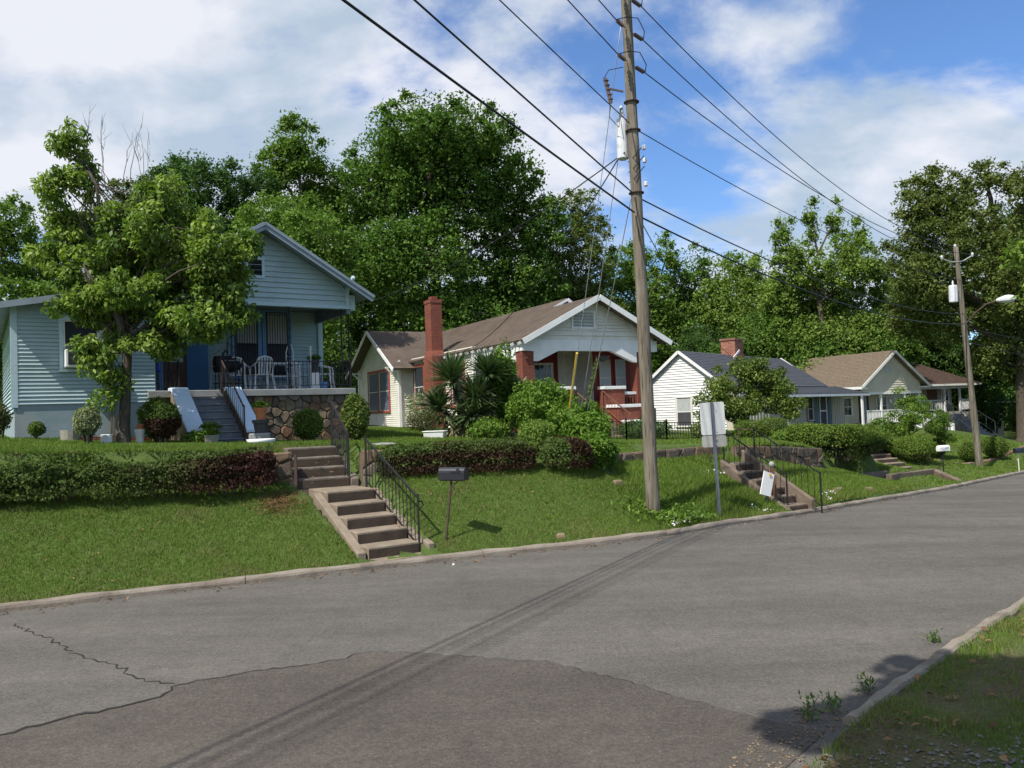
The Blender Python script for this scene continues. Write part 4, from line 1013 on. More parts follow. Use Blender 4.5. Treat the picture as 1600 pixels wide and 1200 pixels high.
m.beam((-.19, -2.68, 2.93), (-.19, 0, 4.88), .035, .14); m.beam((-.19, 2.68, 2.93), (-.19, 0, 4.88), .035, .14); m.beam((2.2, -4.48, 2.50), (11.7, -4.48, 2.47), .03, .12)
m.beam((-.4, -2.45, 3.0), (-.4, -2.6, 3.0), .05, .1)
m.parts('fascia', M['white'], h3, H3z)
m = MB(); m.hexa([(-.15, -2.55, 2.93), (-.02, -2.55, 2.93), (-.02, 0, 4.82), (-.15, 0, 4.82)], [(-.15, -2.55, 2.96), (-.02, -2.55, 2.96), (-.02, 0, 4.85), (-.15, 0, 4.85)])
m.hexa([(-.15, 2.55, 2.93), (-.02, 2.55, 2.93), (-.02, 0, 4.82), (-.15, 0, 4.82)], [(-.15, 2.55, 2.96), (-.02, 2.55, 2.96), (-.02, 0, 4.85), (-.15, 0, 4.85)]); m.parts('soffit', M['soffit'], h3, H3z)
window(h3, H3z, -.55, .30, 1.2, 2.60, 0, 'l', 'whiteold', 'screen', cw=.07, sash='white', upper='blind')
m = MB(); m.box(4.5, 5.35, -.42, .42, 4.0, 5.62); m.box(4.45, 5.4, -.47, .47, 5.62, 5.72); m.build('chimney', M['brick2'], h3, H3z)
m = MB(); m.beam((4.1, -.55, 4.62), (4.9, -.46, 5.05), .04, .12); m.build('flashing', M['white'], h3, H3z)
m = MB(); m.box(8.55, 9.45, -2.99, -2.97, .62, 2.55); dr = m.build('door', M['screen'], h3, H3z)
m = MB()
for a in (8.55, 9.37): m.box(a, a + .08, -3.03, -2.99, .62, 2.55)
for z in (.62, 1.62, 2.47): m.box(8.63, 9.37, -3.03, -2.992, z, z + .08)
m.parts('door_frame', M['white'], dr, 0)
for a in (7.95, 9.65): m = MB(); m.box(a, a + .42, -3.0, -2.97, .9, 2.5); m.build('shutter', M['bluegrey'], h3, H3z)
window(h3, H3z, 7.2, 7.75, 1.2, 2.4, -2.97, 'f', 'greywall', 'glass', cw=.06, sash='greywall')
m = MB()
for a in (2.5, 11.4): m.beam((a, -4.3, .5), (a, -4.3, 2.5), .10, .10, up=(0, 1, 0))
m.box(2.2, 11.6, -4.4, -2.95, .4, .62); m.build('porch', M['concgrey'], h3, H3z)

# ------------------------------------------------------------------ cream cottage
H4z = .2
h4 = thing('cream_cottage', (23.8, 50.0, H4z), 'cream cottage with tan roof, front gable and white railed porch', 'house', Hrot(65))
m = MB()
s4 = .745
c4 = lambda z: (max(0, 2.62 - (5.12 - z) / s4) / 5.24, min(5.24, 2.62 + (5.12 - z) / s4) / 5.24)
courses(m, (-2.62, 0), (2.62, 0), 2.62, 5.05, .15, (0, -1), clip=c4)
m.prism([(-2.6, .04, 2.62), (2.6, .04, 2.62), (2.6, .04, 3.1), (0, .04, 5.05), (-2.6, .04, 3.1)], (0, .1, 0))
courses(m, (-2.6, 2.3), (2.6, 2.3), .65, 2.6, .13, (0, -1)); m.box(-2.6, 2.6, 2.35, 11, .2, 3.1)
courses(m, (-2.62, 11), (-2.62, 2.3), .65, 3.1, .13, (-1, 0)); m.box(2.6, 5.8, 4.0, 11, .2, 3.0)
m.build('wall', M['cream'], h4, H4z)
m = MB()
roof_plane(m, (-2.98, -.4, 2.99), (-2.98, 11.4, 2.99), (0, -.4, 5.2), (0, 11.4, 5.2), step=.15)
roof_plane(m, (2.98, -.4, 2.99), (2.98, 11.4, 2.99), (0, -.4, 5.2), (0, 11.4, 5.2), step=.15)
m.build('roof', M['shingle_t'], h4, H4z)
m = MB()
m.beam((-3.02, -.43, 2.92), (0, -.43, 5.13), .035, .16); m.beam((3.02, -.43, 2.92), (0, -.43, 5.13), .035, .16); m.beam((-3.0, -.4, 2.9), (-3.0, 11.4, 2.9), .035, .16); m.beam((3.0, -.4, 2.9), (3.0, 11.4, 2.9), .035, .16)
m.box(-2.66, 2.66, -.05, .2, 2.48, 2.62); m.box(-2.99, -2.6, -.40, 0, 2.84, 2.92); m.box(2.6, 2.99, -.40, 0, 2.84, 2.92)
m.parts('fascia', M['white'], h4, H4z)
m = MB(); m.box(-.5, .05, -.05, -.02, 3.78, 4.25); m.build('gable_vent', M['signback'], h4, H4z)
for x in (-2.55, -.92, 1.18, 2.55):
    m = MB(); m.beam((x, .05, .5), (x, .05, 2.5), .11, .11, up=(0, 1, 0)); m.build('porch_post', M['white'], h4, H4z)
for a, b in ((-2.5, -.97), (-.87, 1.13)):
    railing(h4, H4z, (a, .05, .62), (b, .05, .62), .86, .86, 12, M['white'], bal=.05, top=.07, name='porch_rail', ends=False)
m = MB(); m.box(-2.65, 2.65, 0, 2.35, .1, .6); m.build('porch_floor', M['concgrey'], h4, H4z)
m = MB(); m.box(-2.6, 2.6, .1, 2.35, 2.56, 2.6); m.build('porch_ceiling', M['whiteold'], h4, H4z)
window(h4, H4z, -1.9, -1.0, 1.2, 2.3, 2.3, 'f', 'white', 'glass', cw=.08); window(h4, H4z, 1.3, 2.2, 1.2, 2.3, 2.3, 'f', 'white', 'glass', cw=.08)
m = MB(); m.box(-.35, .55, 2.24, 2.27, .62, 2.4); m.build('door', M['screen'], h4, H4z)
for i in range(6):
    m = MB(); z = .6 - .17 * (i + 1); m.box(1.35, 2.45, -.29 * (i + 1), -.29 * i, -.9, z); m.build('step', M['concgrey'], h4, H4z)
for x in (1.3, 2.5):
    o = railing(h4, H4z, (x, -2.2, -.35), (x, 0, .65), .85, .9, 9, M['white'], bal=.045, top=.08, post=.16, name='step_handrail')

# ------------------------------------------------------------------ far house under the oak
H5z = -.4
h5 = thing('far_house', (31.4, 57.0, H5z), 'grey-white house with rusty roof deep in shade below the big oak', 'house', Hrot(72))
m = MB(); courses(m, (-3, 1.8), (1.9, 1.8), 1.2, 3.2, .14, (0, -1)); m.box(-3, 1.9, 1.85, 9, -.5, 3.2); m.box(-2.9, 1.9, .1, 1.8, -.6, 1.1)
courses(m, (-3, 9), (-3, 1.8), -.2, 3.2, .14, (-1, 0)); m.build('wall', M['greywall'], h5, H5z)
m = MB(); roof_plane(m, (-3.5, -.4, 3.1), (2.4, -.4, 3.1), (-2.2, 4.5, 4.9), (1.2, 4.5, 4.9), step=.2); roof_plane(m, (-3.5, 9.5, 3.1), (2.4, 9.5, 3.1), (-2.2, 4.5, 4.9), (1.2, 4.5, 4.9), step=.2)
roof_plane(m, (-3.5, 9.5, 3.1), (-3.5, -.4, 3.1), (-2.2, 4.51, 4.9), (-2.2, 4.49, 4.9), step=.2); m.build('roof', M['shingle_r'], h5, H5z)
m = MB(); m.beam((-3.5, -.42, 3.02), (2.4, -.42, 3.02), .03, .14); m.box(-3, 1.9, -.05, .12, 2.75, 2.95); m.parts('fascia', M['white'], h5, H5z)
for x in (-2.9, -.6, .8, 1.85):
    m = MB(); m.beam((x, .05, 1.1), (x, .05, 2.8), .12, .12, up=(0, 1, 0)); m.build('porch_post', M['white'], h5, H5z)
for a, b in ((-2.8, -.7), (.9, 1.75)): railing(h5, H5z, (a, .05, 1.15), (b, .05, 1.15), .8, .8, 12, M['white'], bal=.05, top=.08, name='porch_rail', ends=False)
window(h5, H5z, -2.3, -1.5, 1.7, 2.8, 1.8, 'f', 'white', 'glass'); window(h5, H5z, .95, 1.55, 1.7, 2.8, 1.8, 'f', 'white', 'glass')
m = MB(); m.box(-.4, .5, 1.72, 1.75, 1.15, 2.9); m.build('door', M['brownwood'], h5, H5z)
for i in range(9):
    m = MB(); z = 1.1 - .18 * (i + 1); m.box(-.55, .75, -.29 * (i + 1), -.29 * i, -1.2, z); m.build('step', M['greyblue'], h5, H5z)
for x in (-.6, .8): railing(h5, H5z, (x, -2.7, -.5), (x, 0, 1.1), .85, .9, 4, M['steel'], name='step_handrail', bal=.02)
shed = thing('carport', (41.0, 63.0, -1.2), 'open carport with white posts in deep shade on the far right', 'carport', Hrot(60))
m = MB(); m.box(-2, 3, 0, 4, 2.6, 2.75); m.build('roof', M['shingle_d'], shed)
for x in (-1.9, .5, 2.9):
    m = MB(); m.box(x - .1, x + .1, 0, .2, -.3, 2.6); m.build('post', M['white'], shed)
m = MB(); m.box(-1.9, 2.9, 3.8, 4, -.3, 2.6); m.build('wall', M['greywall'], shed)

# ------------------------------------------------------------------ stairs from the kerb
def stair_frame(S): return Vector((*S['rd'], 0)), Vector((*S['ed'], 0)), Vector((*S['o'], 0))
def sbox(mb, S, r0, r1, e0, e1, z0, z1, dz=0.0):
    rd, ed, o = stair_frame(S)
    q = [o + rd * r0 + ed * e0, o + rd * r0 + ed * e1, o + rd * r1 + ed * e1, o + rd * r1 + ed * e0]
    up = Vector((0, 0, 1)); mb.hexa([p + up * z0 for p in q], [q[0] + up * z1, q[1] + up * z1, q[2] + up * (z1 + dz), q[3] + up * (z1 + dz)])
def stairs(name, S, label, n, run, rise, hw, z0, mat, treadz=.0, land=0.9, base=-.5):
    rd, ed, o = stair_frame(S); c = S['o']
    t = thing(name, (c[0], c[1], z0), label, 'steps')
    for i in range(n):
        m = MB(); r0 = i * run; r1 = (i + 1) * run if i < n - 1 else i * run + land
        sbox(m, S, r0, r1 + (.03 if i < n - 1 else 0), -hw, hw, base, z0 + rise * (i + 1))
        st_ = m.build('step', mat, t, z0, bevel=.012); st_.location = (-c[0], -c[1], -z0)
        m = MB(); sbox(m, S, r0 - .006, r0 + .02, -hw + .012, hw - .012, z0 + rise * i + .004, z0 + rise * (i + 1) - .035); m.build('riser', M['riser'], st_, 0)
    return t
def put(mb, name, mat, t, bevel=0.0):
    o = mb.build(name, mat, t, 0, bevel=bevel); o.location = -Vector(t.location); return o
Z1 = .075
s1 = stairs('concrete_steps', S1, 'brown concrete steps with black iron rail up the bank by the dark mailbox', 5, .42, .182, .43, Z1, M['conc'], land=.95)
m = MB(); sbox(m, S1, -.30, .0, -.48, .60, -.1, Z1 + .012); put(m, 'landing', M['conc'], s1)
for e, r1 in ((-.53, 1.9), (.52, 1.9)):
    m = MB(); rd, ed, o = stair_frame(S1)
    lo = [o + rd * 0 + ed * (e - .07), o + rd * 0 + ed * (e + .07), o + rd * r1 + ed * (e + .07), o + rd * r1 + ed * (e - .07)]
    up = Vector((0, 0, 1))
    zt = lambda r: Z1 + .10 + r * 0.182 / .42
    m.hexa([lo[0] + up * -.2, lo[1] + up * -.2, lo[2] + up * .3, lo[3] + up * .3], [lo[0] + up * zt(0.05), lo[1] + up * zt(0.05), lo[2] + up * (zt(r1) - .02), lo[3] + up * (zt(r1) - .02)])
    put(m, 'cheek_wall', M['conc'], s1, bevel=.012)
m = MB(); sbox(m, S1, -.18, .06, .50, .61, -.1, Z1 + .16, .05); put(m, 'pier', M['conc'], s1, .012)
rd, ed, o = stair_frame(S1)
hr = railing(s1, 0, o + rd * .02 + ed * .44 + Vector((0, 0, Z1)), o + rd * 2.05 + ed * .44 + Vector((0, 0, Z1 + 0.182 * 5)), .86, .92, 15, M['iron'])
hr.location = -Vector(s1.location)
m = MB(); a_ = o + rd * .02 + ed * .44
m.tube([a_ + Vector((0, 0, Z1 + .80)), a_ + ed * .06 + Vector((0, 0, Z1 + .80)), a_ + ed * .09 + Vector((0, 0, Z1 + .74)), a_ + ed * .05 + Vector((0, 0, Z1 + .70))], .014, 5); put(m, 'scroll', M['iron'], s1)

ZU = .985
su = stairs('stone_steps', S1U, 'dark weathered stone steps rising between the two hedges', 4, .33, .175, .47, ZU, M['greyblue'] if False else M['stones'][4], land=.5, base=.3)
for ch in list(su.children): ch.data.materials[0] = M['mossy']
for e in (-.56, .56):
    m = MB(); sbox(m, S1U, -.02, 1.5, e - .08, e + .08, .5, ZU + .14, .52); put(m, 'cheek_wall', M['mossy'], su, bevel=.02)
rd, ed, o = stair_frame(S1U)
hr = railing(su, 0, o + rd * .02 + ed * .46 + Vector((0, 0, ZU + .05)), o + rd * 1.35 + ed * .46 + Vector((0, 0, ZU + .70)), .88, .94, 11, M['iron'], bal=.015); hr.location = -Vector(su.location)
m = MB(); q = o + rd * -.02 + ed * -.50; m.beam(q + Vector((0, 0, ZU - .05)), q + Vector((0, 0, ZU + .62)), .05, .05, up=(0, 1, 0)); put(m, 'iron_post', M['rustiron'], su)

Z2 = -.16
s2 = stairs('concrete_steps', S2, 'narrow concrete steps with two thin iron rails behind the leaning white board', 6, .315, .165, .28, Z2, M['mossyc'], land=.5, base=-.7)
rd, ed, o = stair_frame(S2)
for e in (-.34, .34):
    m = MB(); up = Vector((0, 0, 1)); r1 = 1.95
    lo = [o + rd * -.1 + ed * (e - .06), o + rd * -.1 + ed * (e + .06), o + rd * r1 + ed * (e + .06), o + rd * r1 + ed * (e - .06)]
    hgt = .06 if e < 0 else .26
    zt = lambda r: Z2 + hgt + r * .165 / .315
    m.hexa([lo[0] + up * -.6, lo[1] + up * -.6, lo[2] + up * .1, lo[3] + up * .1], [lo[0] + up * zt(0), lo[1] + up * zt(0), lo[2] + up * zt(r1), lo[3] + up * zt(r1)])
    put(m, 'cheek_wall', M['mossyc'], s2, bevel=.012)
for e, dr_ in ((-.22, 0.1), (.42, -.25)):
    hr = railing(s2, 0, o + rd * dr_ + ed * e + Vector((0, 0, Z2 + .02)), o + rd * (dr_ + 1.9) + ed * e + Vector((0, 0, Z2 + .98)), .80, .84, 11, M['iron'], post=.03, bal=.011, top=.026); hr.location = -Vector(s2.location)
    q = o + rd * (dr_ + 1.9) + ed * e + Vector((0, 0, Z2 + .98)); m = MB(); m.beam(q + Vector((0, 0, .8)), q + rd * .5 + Vector((0, 0, .8)), .026, .02); m.beam(q + rd * .5 - Vector((0, 0, .1)), q + rd * .5 + Vector((0, 0, .82)), .028, .028, up=(0, 1, 0)); put(m, 'rail_return', M['rustiron'], s2)

S3 = dict(o=(14.3, 29.0), rd=(-.42, .908), ed=(.908, .42))
s3_ = stairs('stone_steps', S3, 'rough stone steps climbing the lawn below the cream cottage', 6, .30, .15, .55, -.62, M['conc'], land=.6, base=-1.2)

# ------------------------------------------------------------------ utility poles and wires
def pole(loc, top, r0, r1, label, lamp=False):
    t = thing('utility_pole', loc, label, 'utility pole')
    b = Vector((0, 0, -.4)); tp = Vector(top) - Vector(loc); m = MB(); N = 16
    m.tube([b.lerp(tp, i / N) + Vector((random.uniform(-.006, .006), random.uniform(-.006, .006), 0)) for i in range(N + 1)], [r0 + (r1 - r0) * i / N + random.uniform(-.003, .003) for i in range(N + 1)], 18)
    m.build('shaft', M['wood'], t, smooth=True)
    return t, tp
P1 = (2.57, 15.0, .15); P1T = (2.42, 15.0, 11.4)
def onp(z, r=0.0, a=0.0):
    """local point on pole 1 at world height z, out r along compass angle a"""
    k = (z - P1[2]) / (P1T[2] - P1[2]); x = (P1T[0] - P1[0]) * k
    return Vector((x + r * math.cos(a), r * math.sin(a), z - P1[2]))
p1, _ = pole(P1, P1T, .130, .090, 'tall weathered wooden utility pole with transformer standing on the grass bank')
wd = math.atan2(18.0, 16.2); wb = math.atan2(-.857, -.515)
ins = MB(); jmp = MB(); ATT = {}
for k, z in (('W1', 10.12), ('W2', 9.45), ('W3', 8.80)):
    for side, a in (('f', wd), ('b', wb)):
        q0 = onp(z, .12, a); q1 = onp(z - .02, .55, a); ATT[k + side] = q1
        m = ins
        for i in range(5): m.lathe(q0.lerp(q1, .25 + i * .13), [(.018, 0), (.042, .02), (.042, .032), (.018, .045)], 8, axis=(q1 - q0))
        m.tube([q0, q1], .012, 5)
    a0, a1 = ATT[k + 'b'], ATT[k + 'f']
    mid = onp(z + .05, .30, -1.0)
    jmp.tube([a0, a0.lerp(mid, .5) + Vector((0, 0, .06)), mid + Vector((0, 0, .05)), a1.lerp(mid, .35) + Vector((.05, -.05, .02)), a1], .009, 5)
ins.build('insulator', M['porc'], p1); jmp.build('jumper_wire', M['wire'], p1)
m = MB(); c = onp(7.0, .25, 2.45); m.lathe(c, [(.08, 0), (.112, .02), (.112, .66), (.10, .78), (.03, .80), (.03, .82), (.045, .84), (.045, .87), (.03, .88), (.045, .91), (.045, .94), (.025, .96), (.04, .99), (.015, 1.05)], 16)
m.box(c.x + .1, c.x + .3, c.y - .05, c.y + .05, c.z + .15, c.z + .20); m.box(c.x + .1, c.x + .3, c.y - .05, c.y + .05, c.z + .55, c.z + .60)
m.build('transformer', M['xfmr'], p1, smooth=False)
m = MB(); q = onp(8.25, .15, 3.3); e = onp(8.3, .42, 3.3); m.beam(q, e, .03, .03); m.tube([e + Vector((-.08, 0, .20)), e + Vector((.02, 0, -.28))], .035, 8); m.tube([e + Vector((-.10, -.02, .22)), e + Vector((-.02, -.02, -.26))], .014, 6)
for i in range(5): m.lathe(e + Vector((-.06 + i * .018, 0, .13 - i * .09)), [(.02, 0), (.055, .02), (.055, .03), (.02, .05)], 8)
m.build('fuse_cutout', M['porc'], p1)
m = MB(); m.tube([e + Vector((0, 0, -.3)), e + Vector((-.02, 0, -.55)), e + Vector((.15, 0, -.75)), c + Vector((0, 0, 1.05))], .008, 5); m.tube([e + Vector((-.1, 0, .2)), e + Vector((0, 0, .36)), onp(8.72, .13, 3.4)], .008, 5)
for z in (7.15, 6.95, 6.75): m.tube([c + Vector((.1, 0, z - 7.2)), onp(z - .2, .16, -1.8), onp(z + .05, .18, -.2)], .010, 5)
m.parts('tap_wire', M['wire'], p1)
m = MB()
for z in (7.15, 6.9, 6.45): m.lathe(onp(z, .19, -.35), [(.02, -.05), (.04, -.03), (.04, .03), (.02, .05)], 8)
m.parts('spool_insulator', M['xfmr'], p1)
m = MB()
for z in (8.05, 7.5, 6.3): m.lathe(onp(z, 0, 0), [(.148, -.008), (.148, .008)], 16)
m.build('pole_band', M['rustiron'], p1)

P2 = (19.21, 33.0, -.95); P2T = (18.68, 33.0, 8.42)
p2, tp2 = pole(P2, P2T, .14, .09, 'farther wooden utility pole with street lamp and grey transformer, leaning left')
def onq(z, dx=0, dy=0):
    k = (z - P2[2]) / (P2T[2] - P2[2]); return Vector(((P2T[0] - P2[0]) * k + dx, dy, z - P2[2]))
m = MB(); m.tube([onq(7.98, -.55, .1), onq(7.82, -.25, .05), onq(7.78, 0, -.11), onq(7.84, .25, -.05), onq(8.02, .58, -.1)], .022, 6); m.build('crossarm', M['steel'], p2)
m = MB()
for q in (onq(8.02, -.57, .1), onq(8.06, .6, -.1), onq(8.45, -.02, 0)): m.lathe(q, [(.03, -.08), (.05, -.02), (.05, .05), (.03, .09)], 8)
m.build('insulator', M['xfmr'], p2)
m = MB(); c2 = onq(6.1, -.36, -.05); m.lathe(c2, [(.12, 0), (.17, .03), (.17, .66), (.14, .72), (.03, .74), (.04, .82), (.02, .92)], 14); m.build('transformer', M['xfmr'], p2)
m = MB(); m.tube([onq(5.25, .1, -.05), onq(5.6, .35, -.2), onq(5.95, .75, -.45), onq(6.05, 1.1, -.65)], .03, 7); arm = m.build('lamp_arm', M['rustiron'], p2)
m = MB(); m.lathe(onq(6.06, 1.05, -.62), [(.05, 0), (.09, .08), (.16, .30), (.17, .45), (.12, .62), (.03, .70)], 10, axis=(.85, -.45, .06)); m.build('lamp_head', M['lens'], arm, 0)
p0 = dup(p1, (-13.4, -11.2, 3.6), 0, label='wooden utility pole behind the viewer, up the street')

def wire(name, a, b, sag, rad, label, mat='wire', group='wires strung between the poles', n=22, cat='cable'):
    a, b = Vector(a), Vector(b); m = MB()
    pts = [a.lerp(b, i / n) - Vector((0, 0, sag * 4 * (i / n) * (1 - i / n))) for i in range(n + 1)]
    m.tube(pts, rad, 5)
    o = m.build(name, M[mat], smooth=True); tag(o, label, cat, group); return o
W0 = Vector((-13.4, -11.2, 0)); L1 = Vector(P1); L2 = Vector(P2)
for k, zb, q, lab in (('W1', 13.6, onq(8.45), 'topmost power line running over the big pole'), ('W2', 12.6, onq(8.02, -.57, .1), 'second power line from the top, fixed with a looped jumper'), ('W3', 12.4, onq(8.06, .6, -.1), 'third power line, fixed just above the fuse cutout')):
    wire('power_line', L1 + ATT[k + 'b'], W0 + Vector((0, 0, zb)), .35, .011, lab + ', left span')
    wire('power_line', L1 + ATT[k + 'f'], L2 + q, .95 if k == 'W1' else .75, .011, lab + ', right span')
for k, z, zb, z2, rad, sg, lab in (('W4', 7.6, 10.9, 7.0, .010, .45, 'thin neutral wire meeting the pole at the transformer'), ('W5', 6.26, 11.0, 5.6, .0145, .55, 'upper of the two thick black telephone cables'), ('W6', 5.9, 9.3, 5.2, .018, .6, 'lower and thickest black telephone cable, with a splice at the pole')):
    wire('cable', L1 + onp(z, .16, wb), W0 + Vector((0, 0, zb)), .2, rad, lab + ', left span')
    wire('cable', L1 + onp(z - .05, .16, wd), L2 + onq(z2, .0, -.13), sg, rad, lab + ', right span')
wire('service_drop', L1 + onp(7.2, .17, 2.8), (-3.1, 38.0, 5.1), 1.1, .012, 'thin service wire falling from the pole to the bungalow eave', group=None)
wire('service_drop', L1 + onp(7.1, .17, 3.0), H1p(.2, 5.5, 5.6), .7, .012, 'thin service wire falling from the pole to the teal house', group=None)
wire('service_drop', L2 + onq(5.0, .1, -.1), (40, 41.0, 3.4), .5, .014, 'upper wire leaving the far pole to the right', group=None)
wire('service_drop', L2 + onq(4.4, .1, -.1), (38, 38.0, 2.0), .5, .016, 'lower wire leaving the far pole to the right', group=None)
wire('service_drop', L1 + onp(6.1, .15, 2.0), (12.0, 40.0, 4.3), .9, .010, 'wire from the big pole back to the white cottage', group=None)
# guys
g1a, g1b = L1 + onp(9.6, .14, 2.4), Vector((1.40, 22.1, gz(1.4, 22.1) - .1))
guy = wire('guy_wire', g1a, g1b, .12, .008, 'guy wire ending in a yellow plastic guard among the shrubs', 'alwire', None, cat='guy wire')
m = MB(); dv_ = (g1a - g1b).normalized(); m.tube([g1b + dv_ * .25, g1b + dv_ * 3.15], .035, 8); m.build('guard', M['yellow'], guy)
wire('guy_wire', L1 + onp(8.1, .14, 2.2), (1.72, 22.4, gz(1.72, 22.4) - .1), .1, .008, 'guy wire beside the yellow guarded one, without a guard', 'alwire', None, cat='guy wire')
vg = wire('guy_wire', L1 + onp(6.4, .14, 1.9), (1.85, 22.6, gz(1.85, 22.6) - .1), .1, .010, 'guy wire with a thin vine climbing its lower end', 'alwire', None, cat='guy wire')
va, vb = L1 + onp(6.4, .14, 1.9), Vector((1.85, 22.6, gz(1.85, 22.6)))
tt = RNG.random(420) ** .8 * .42; P_ = np.array(vb)[None] + (np.array(va) - np.array(vb))[None] * tt[:, None] + RNG.normal(0, .03, (420, 3))
link('vine', leaves('vine', P_, RNG.normal(0, 1, (420, 3)), RNG.normal(0, 1, (420, 3)), .06, .045, M['lf_olive']), vg)

# ------------------------------------------------------------------ road sign, mailboxes, board
sg = thing('road_sign', (3.98, 15.7, gz(3.98, 15.7)), 'back of a road sign, two pale plates on a dark steel post', 'road sign', R(-12))
m = MB()
m.box(-.03, .03, -.012, .0, -.3, 2.24); m.box(-.03, -.018, -.03, -.012, -.3, 2.24); m.box(.018, .03, -.03, -.012, -.3, 2.24)
pp = m.build('post', M['sigcol'], sg); pp.rotation_euler = (0, R(-1.6), 0)
def rplate(name, w, z0, z1, mat, par):
    m = MB(); r = .04; pts = []
    for cx, cz, a in ((w / 2 - r, z0 + r, -90), (w / 2 - r, z1 - r, 0), (-w / 2 + r, z1 - r, 90), (-w / 2 + r, z0 + r, 180)):
        for i in range(4): t = R(a + i * 30); pts.append((cx + r * math.cos(t), .004, cz + r * math.sin(t)))
    m.prism(pts, (0, .004, 0)); o = m.build(name, mat, par); return o
a1 = rplate('sign_plate', .47, 1.60, 2.24, M['signback'], sg); a1.rotation_euler = (0, R(-1.6), 0)
a2 = rplate('lower_plate', .47, 1.36, 1.585, M['concgrey'], sg); a2.rotation_euler = (0, R(-1.6), 0)
m = MB()
for z in (1.42, 1.53, 1.7, 2.12): m.lathe((0, -.03, z), [(.012, 0), (.012, .01)], 6, axis=(0, -1, 0))
m.build('bolt', M['steel'], sg)

def mailbox(loc, rot, label, boxmat, postmat, h=1.0, tilt=(0, 0), flag=True):
    t = thing('mailbox', loc, label, 'mailbox', rot)
    L, w, hh = .45, .16, .12; n = 8; prof = [(-w / 2, 0), (w / 2, 0), (w / 2, hh)] + [(w / 2 * math.cos(math.pi * i / n), hh + w / 2 * math.sin(math.pi * i / n)) for i in range(1, n)] + [(-w / 2, hh)]
    m = MB(); m.prism([(-L / 2, a, h + b) for a, b in prof], (L, 0, 0)); b_ = m.build('box', boxmat, t, bevel=.004)
    m = MB(); m.prism([(L / 2, a * 1.05, h - .005 + b * 1.03) for a, b in prof], (.015, 0, 0)); m.build('door', boxmat, b_, 0)
    if flag:
        m = MB(); m.box(.0, .16, -.095, -.088, h + .12, h + .14); m.box(.11, .16, -.096, -.089, h + .12, h + .18); m.build('flag', boxmat, b_, 0)
    m = MB(); m.tube([(tilt[0], tilt[1], -.3), (-.03, 0, h)], .02, 7); m.tube([(tilt[0] * .3, tilt[1] * .3, h * .70), (-.08, -.02, h * .80), (.10, 0, h)], .008, 5); m.tube([(tilt[0] * .5, 0, h * .5), (-.10, 0, h * .62), (-.05, 0, h * .8)], .006, 5)
    m.box(-.2, .2, -.06, .06, h - .015, h); m.build('post', postmat, t)
    return t
mailbox((-.99, 12.72, gz(-1.17, 12.72)), R(-24), 'black arched mailbox on a leaning rusty post beside the brown kerb steps', M['blackplastic'], M['rustiron'], .97, (-.19, -.03))
mb2 = mailbox((14.75, 27.5, gz(14.75, 27.5)), R(20), 'white mailbox on a thin dark post by the kerb near the low wall', M['white'], M['iron'], .90)
m = MB()
for i, q in enumerate((-.08, -.03, .03, .09)): m.box(q - .012, q + .012, -.0905, -.087, .95, 1.0)
m.build('number', M['signback'], mb2)
mailbox((19.55, 31.0, gz(19.55, 31.0)), R(25), 'black mailbox on a pale post at the far right kerb', M['blackplastic'], M['whiteold'], .72)

lb = thing('leaning_board', (5.42, 17.3, gz(5.42, 17.3)), 'white board tilted against a grey wooden stake on the bank', 'board', R(28))
m = MB(); m.prism([(-.30, -.12, .20), (-.02, -.13, .12), (.16, -.10, .58), (-.12, -.09, .68)], (.0, .02, .0)); m.build('panel', M['white'], lb)
m = MB(); m.prism([(-.03, -.118, .575), (.05, -.12, .555), (.06, -.116, .595), (-.01, -.113, .615)], (0, -.004, 0)); m.build('sticker', M['yellow'], lb)
m = MB(); m.beam((-.10, -.05, -.1), (.14, -.04, .62), .05, .05); m.build('brace', M['wood'], lb)
sp = thing('ball_topped_stake', (5.66, 17.55, gz(5.66, 17.55)), 'brown stake with a pale round knob behind the white board', 'stake')
m = MB(); m.beam((.06, 0, -.2), (-.02, 0, .72), .07, .07, up=(0, 1, 0)); m.build('stake', M['brownwood'], sp)
m = MB(); m.lathe((-.02, 0, .72), [(.03, 0), (.055, .03), (.065, .07), (.05, .11), (.02, .13)], 10); m.build('knob', M['concgrey'], sp)

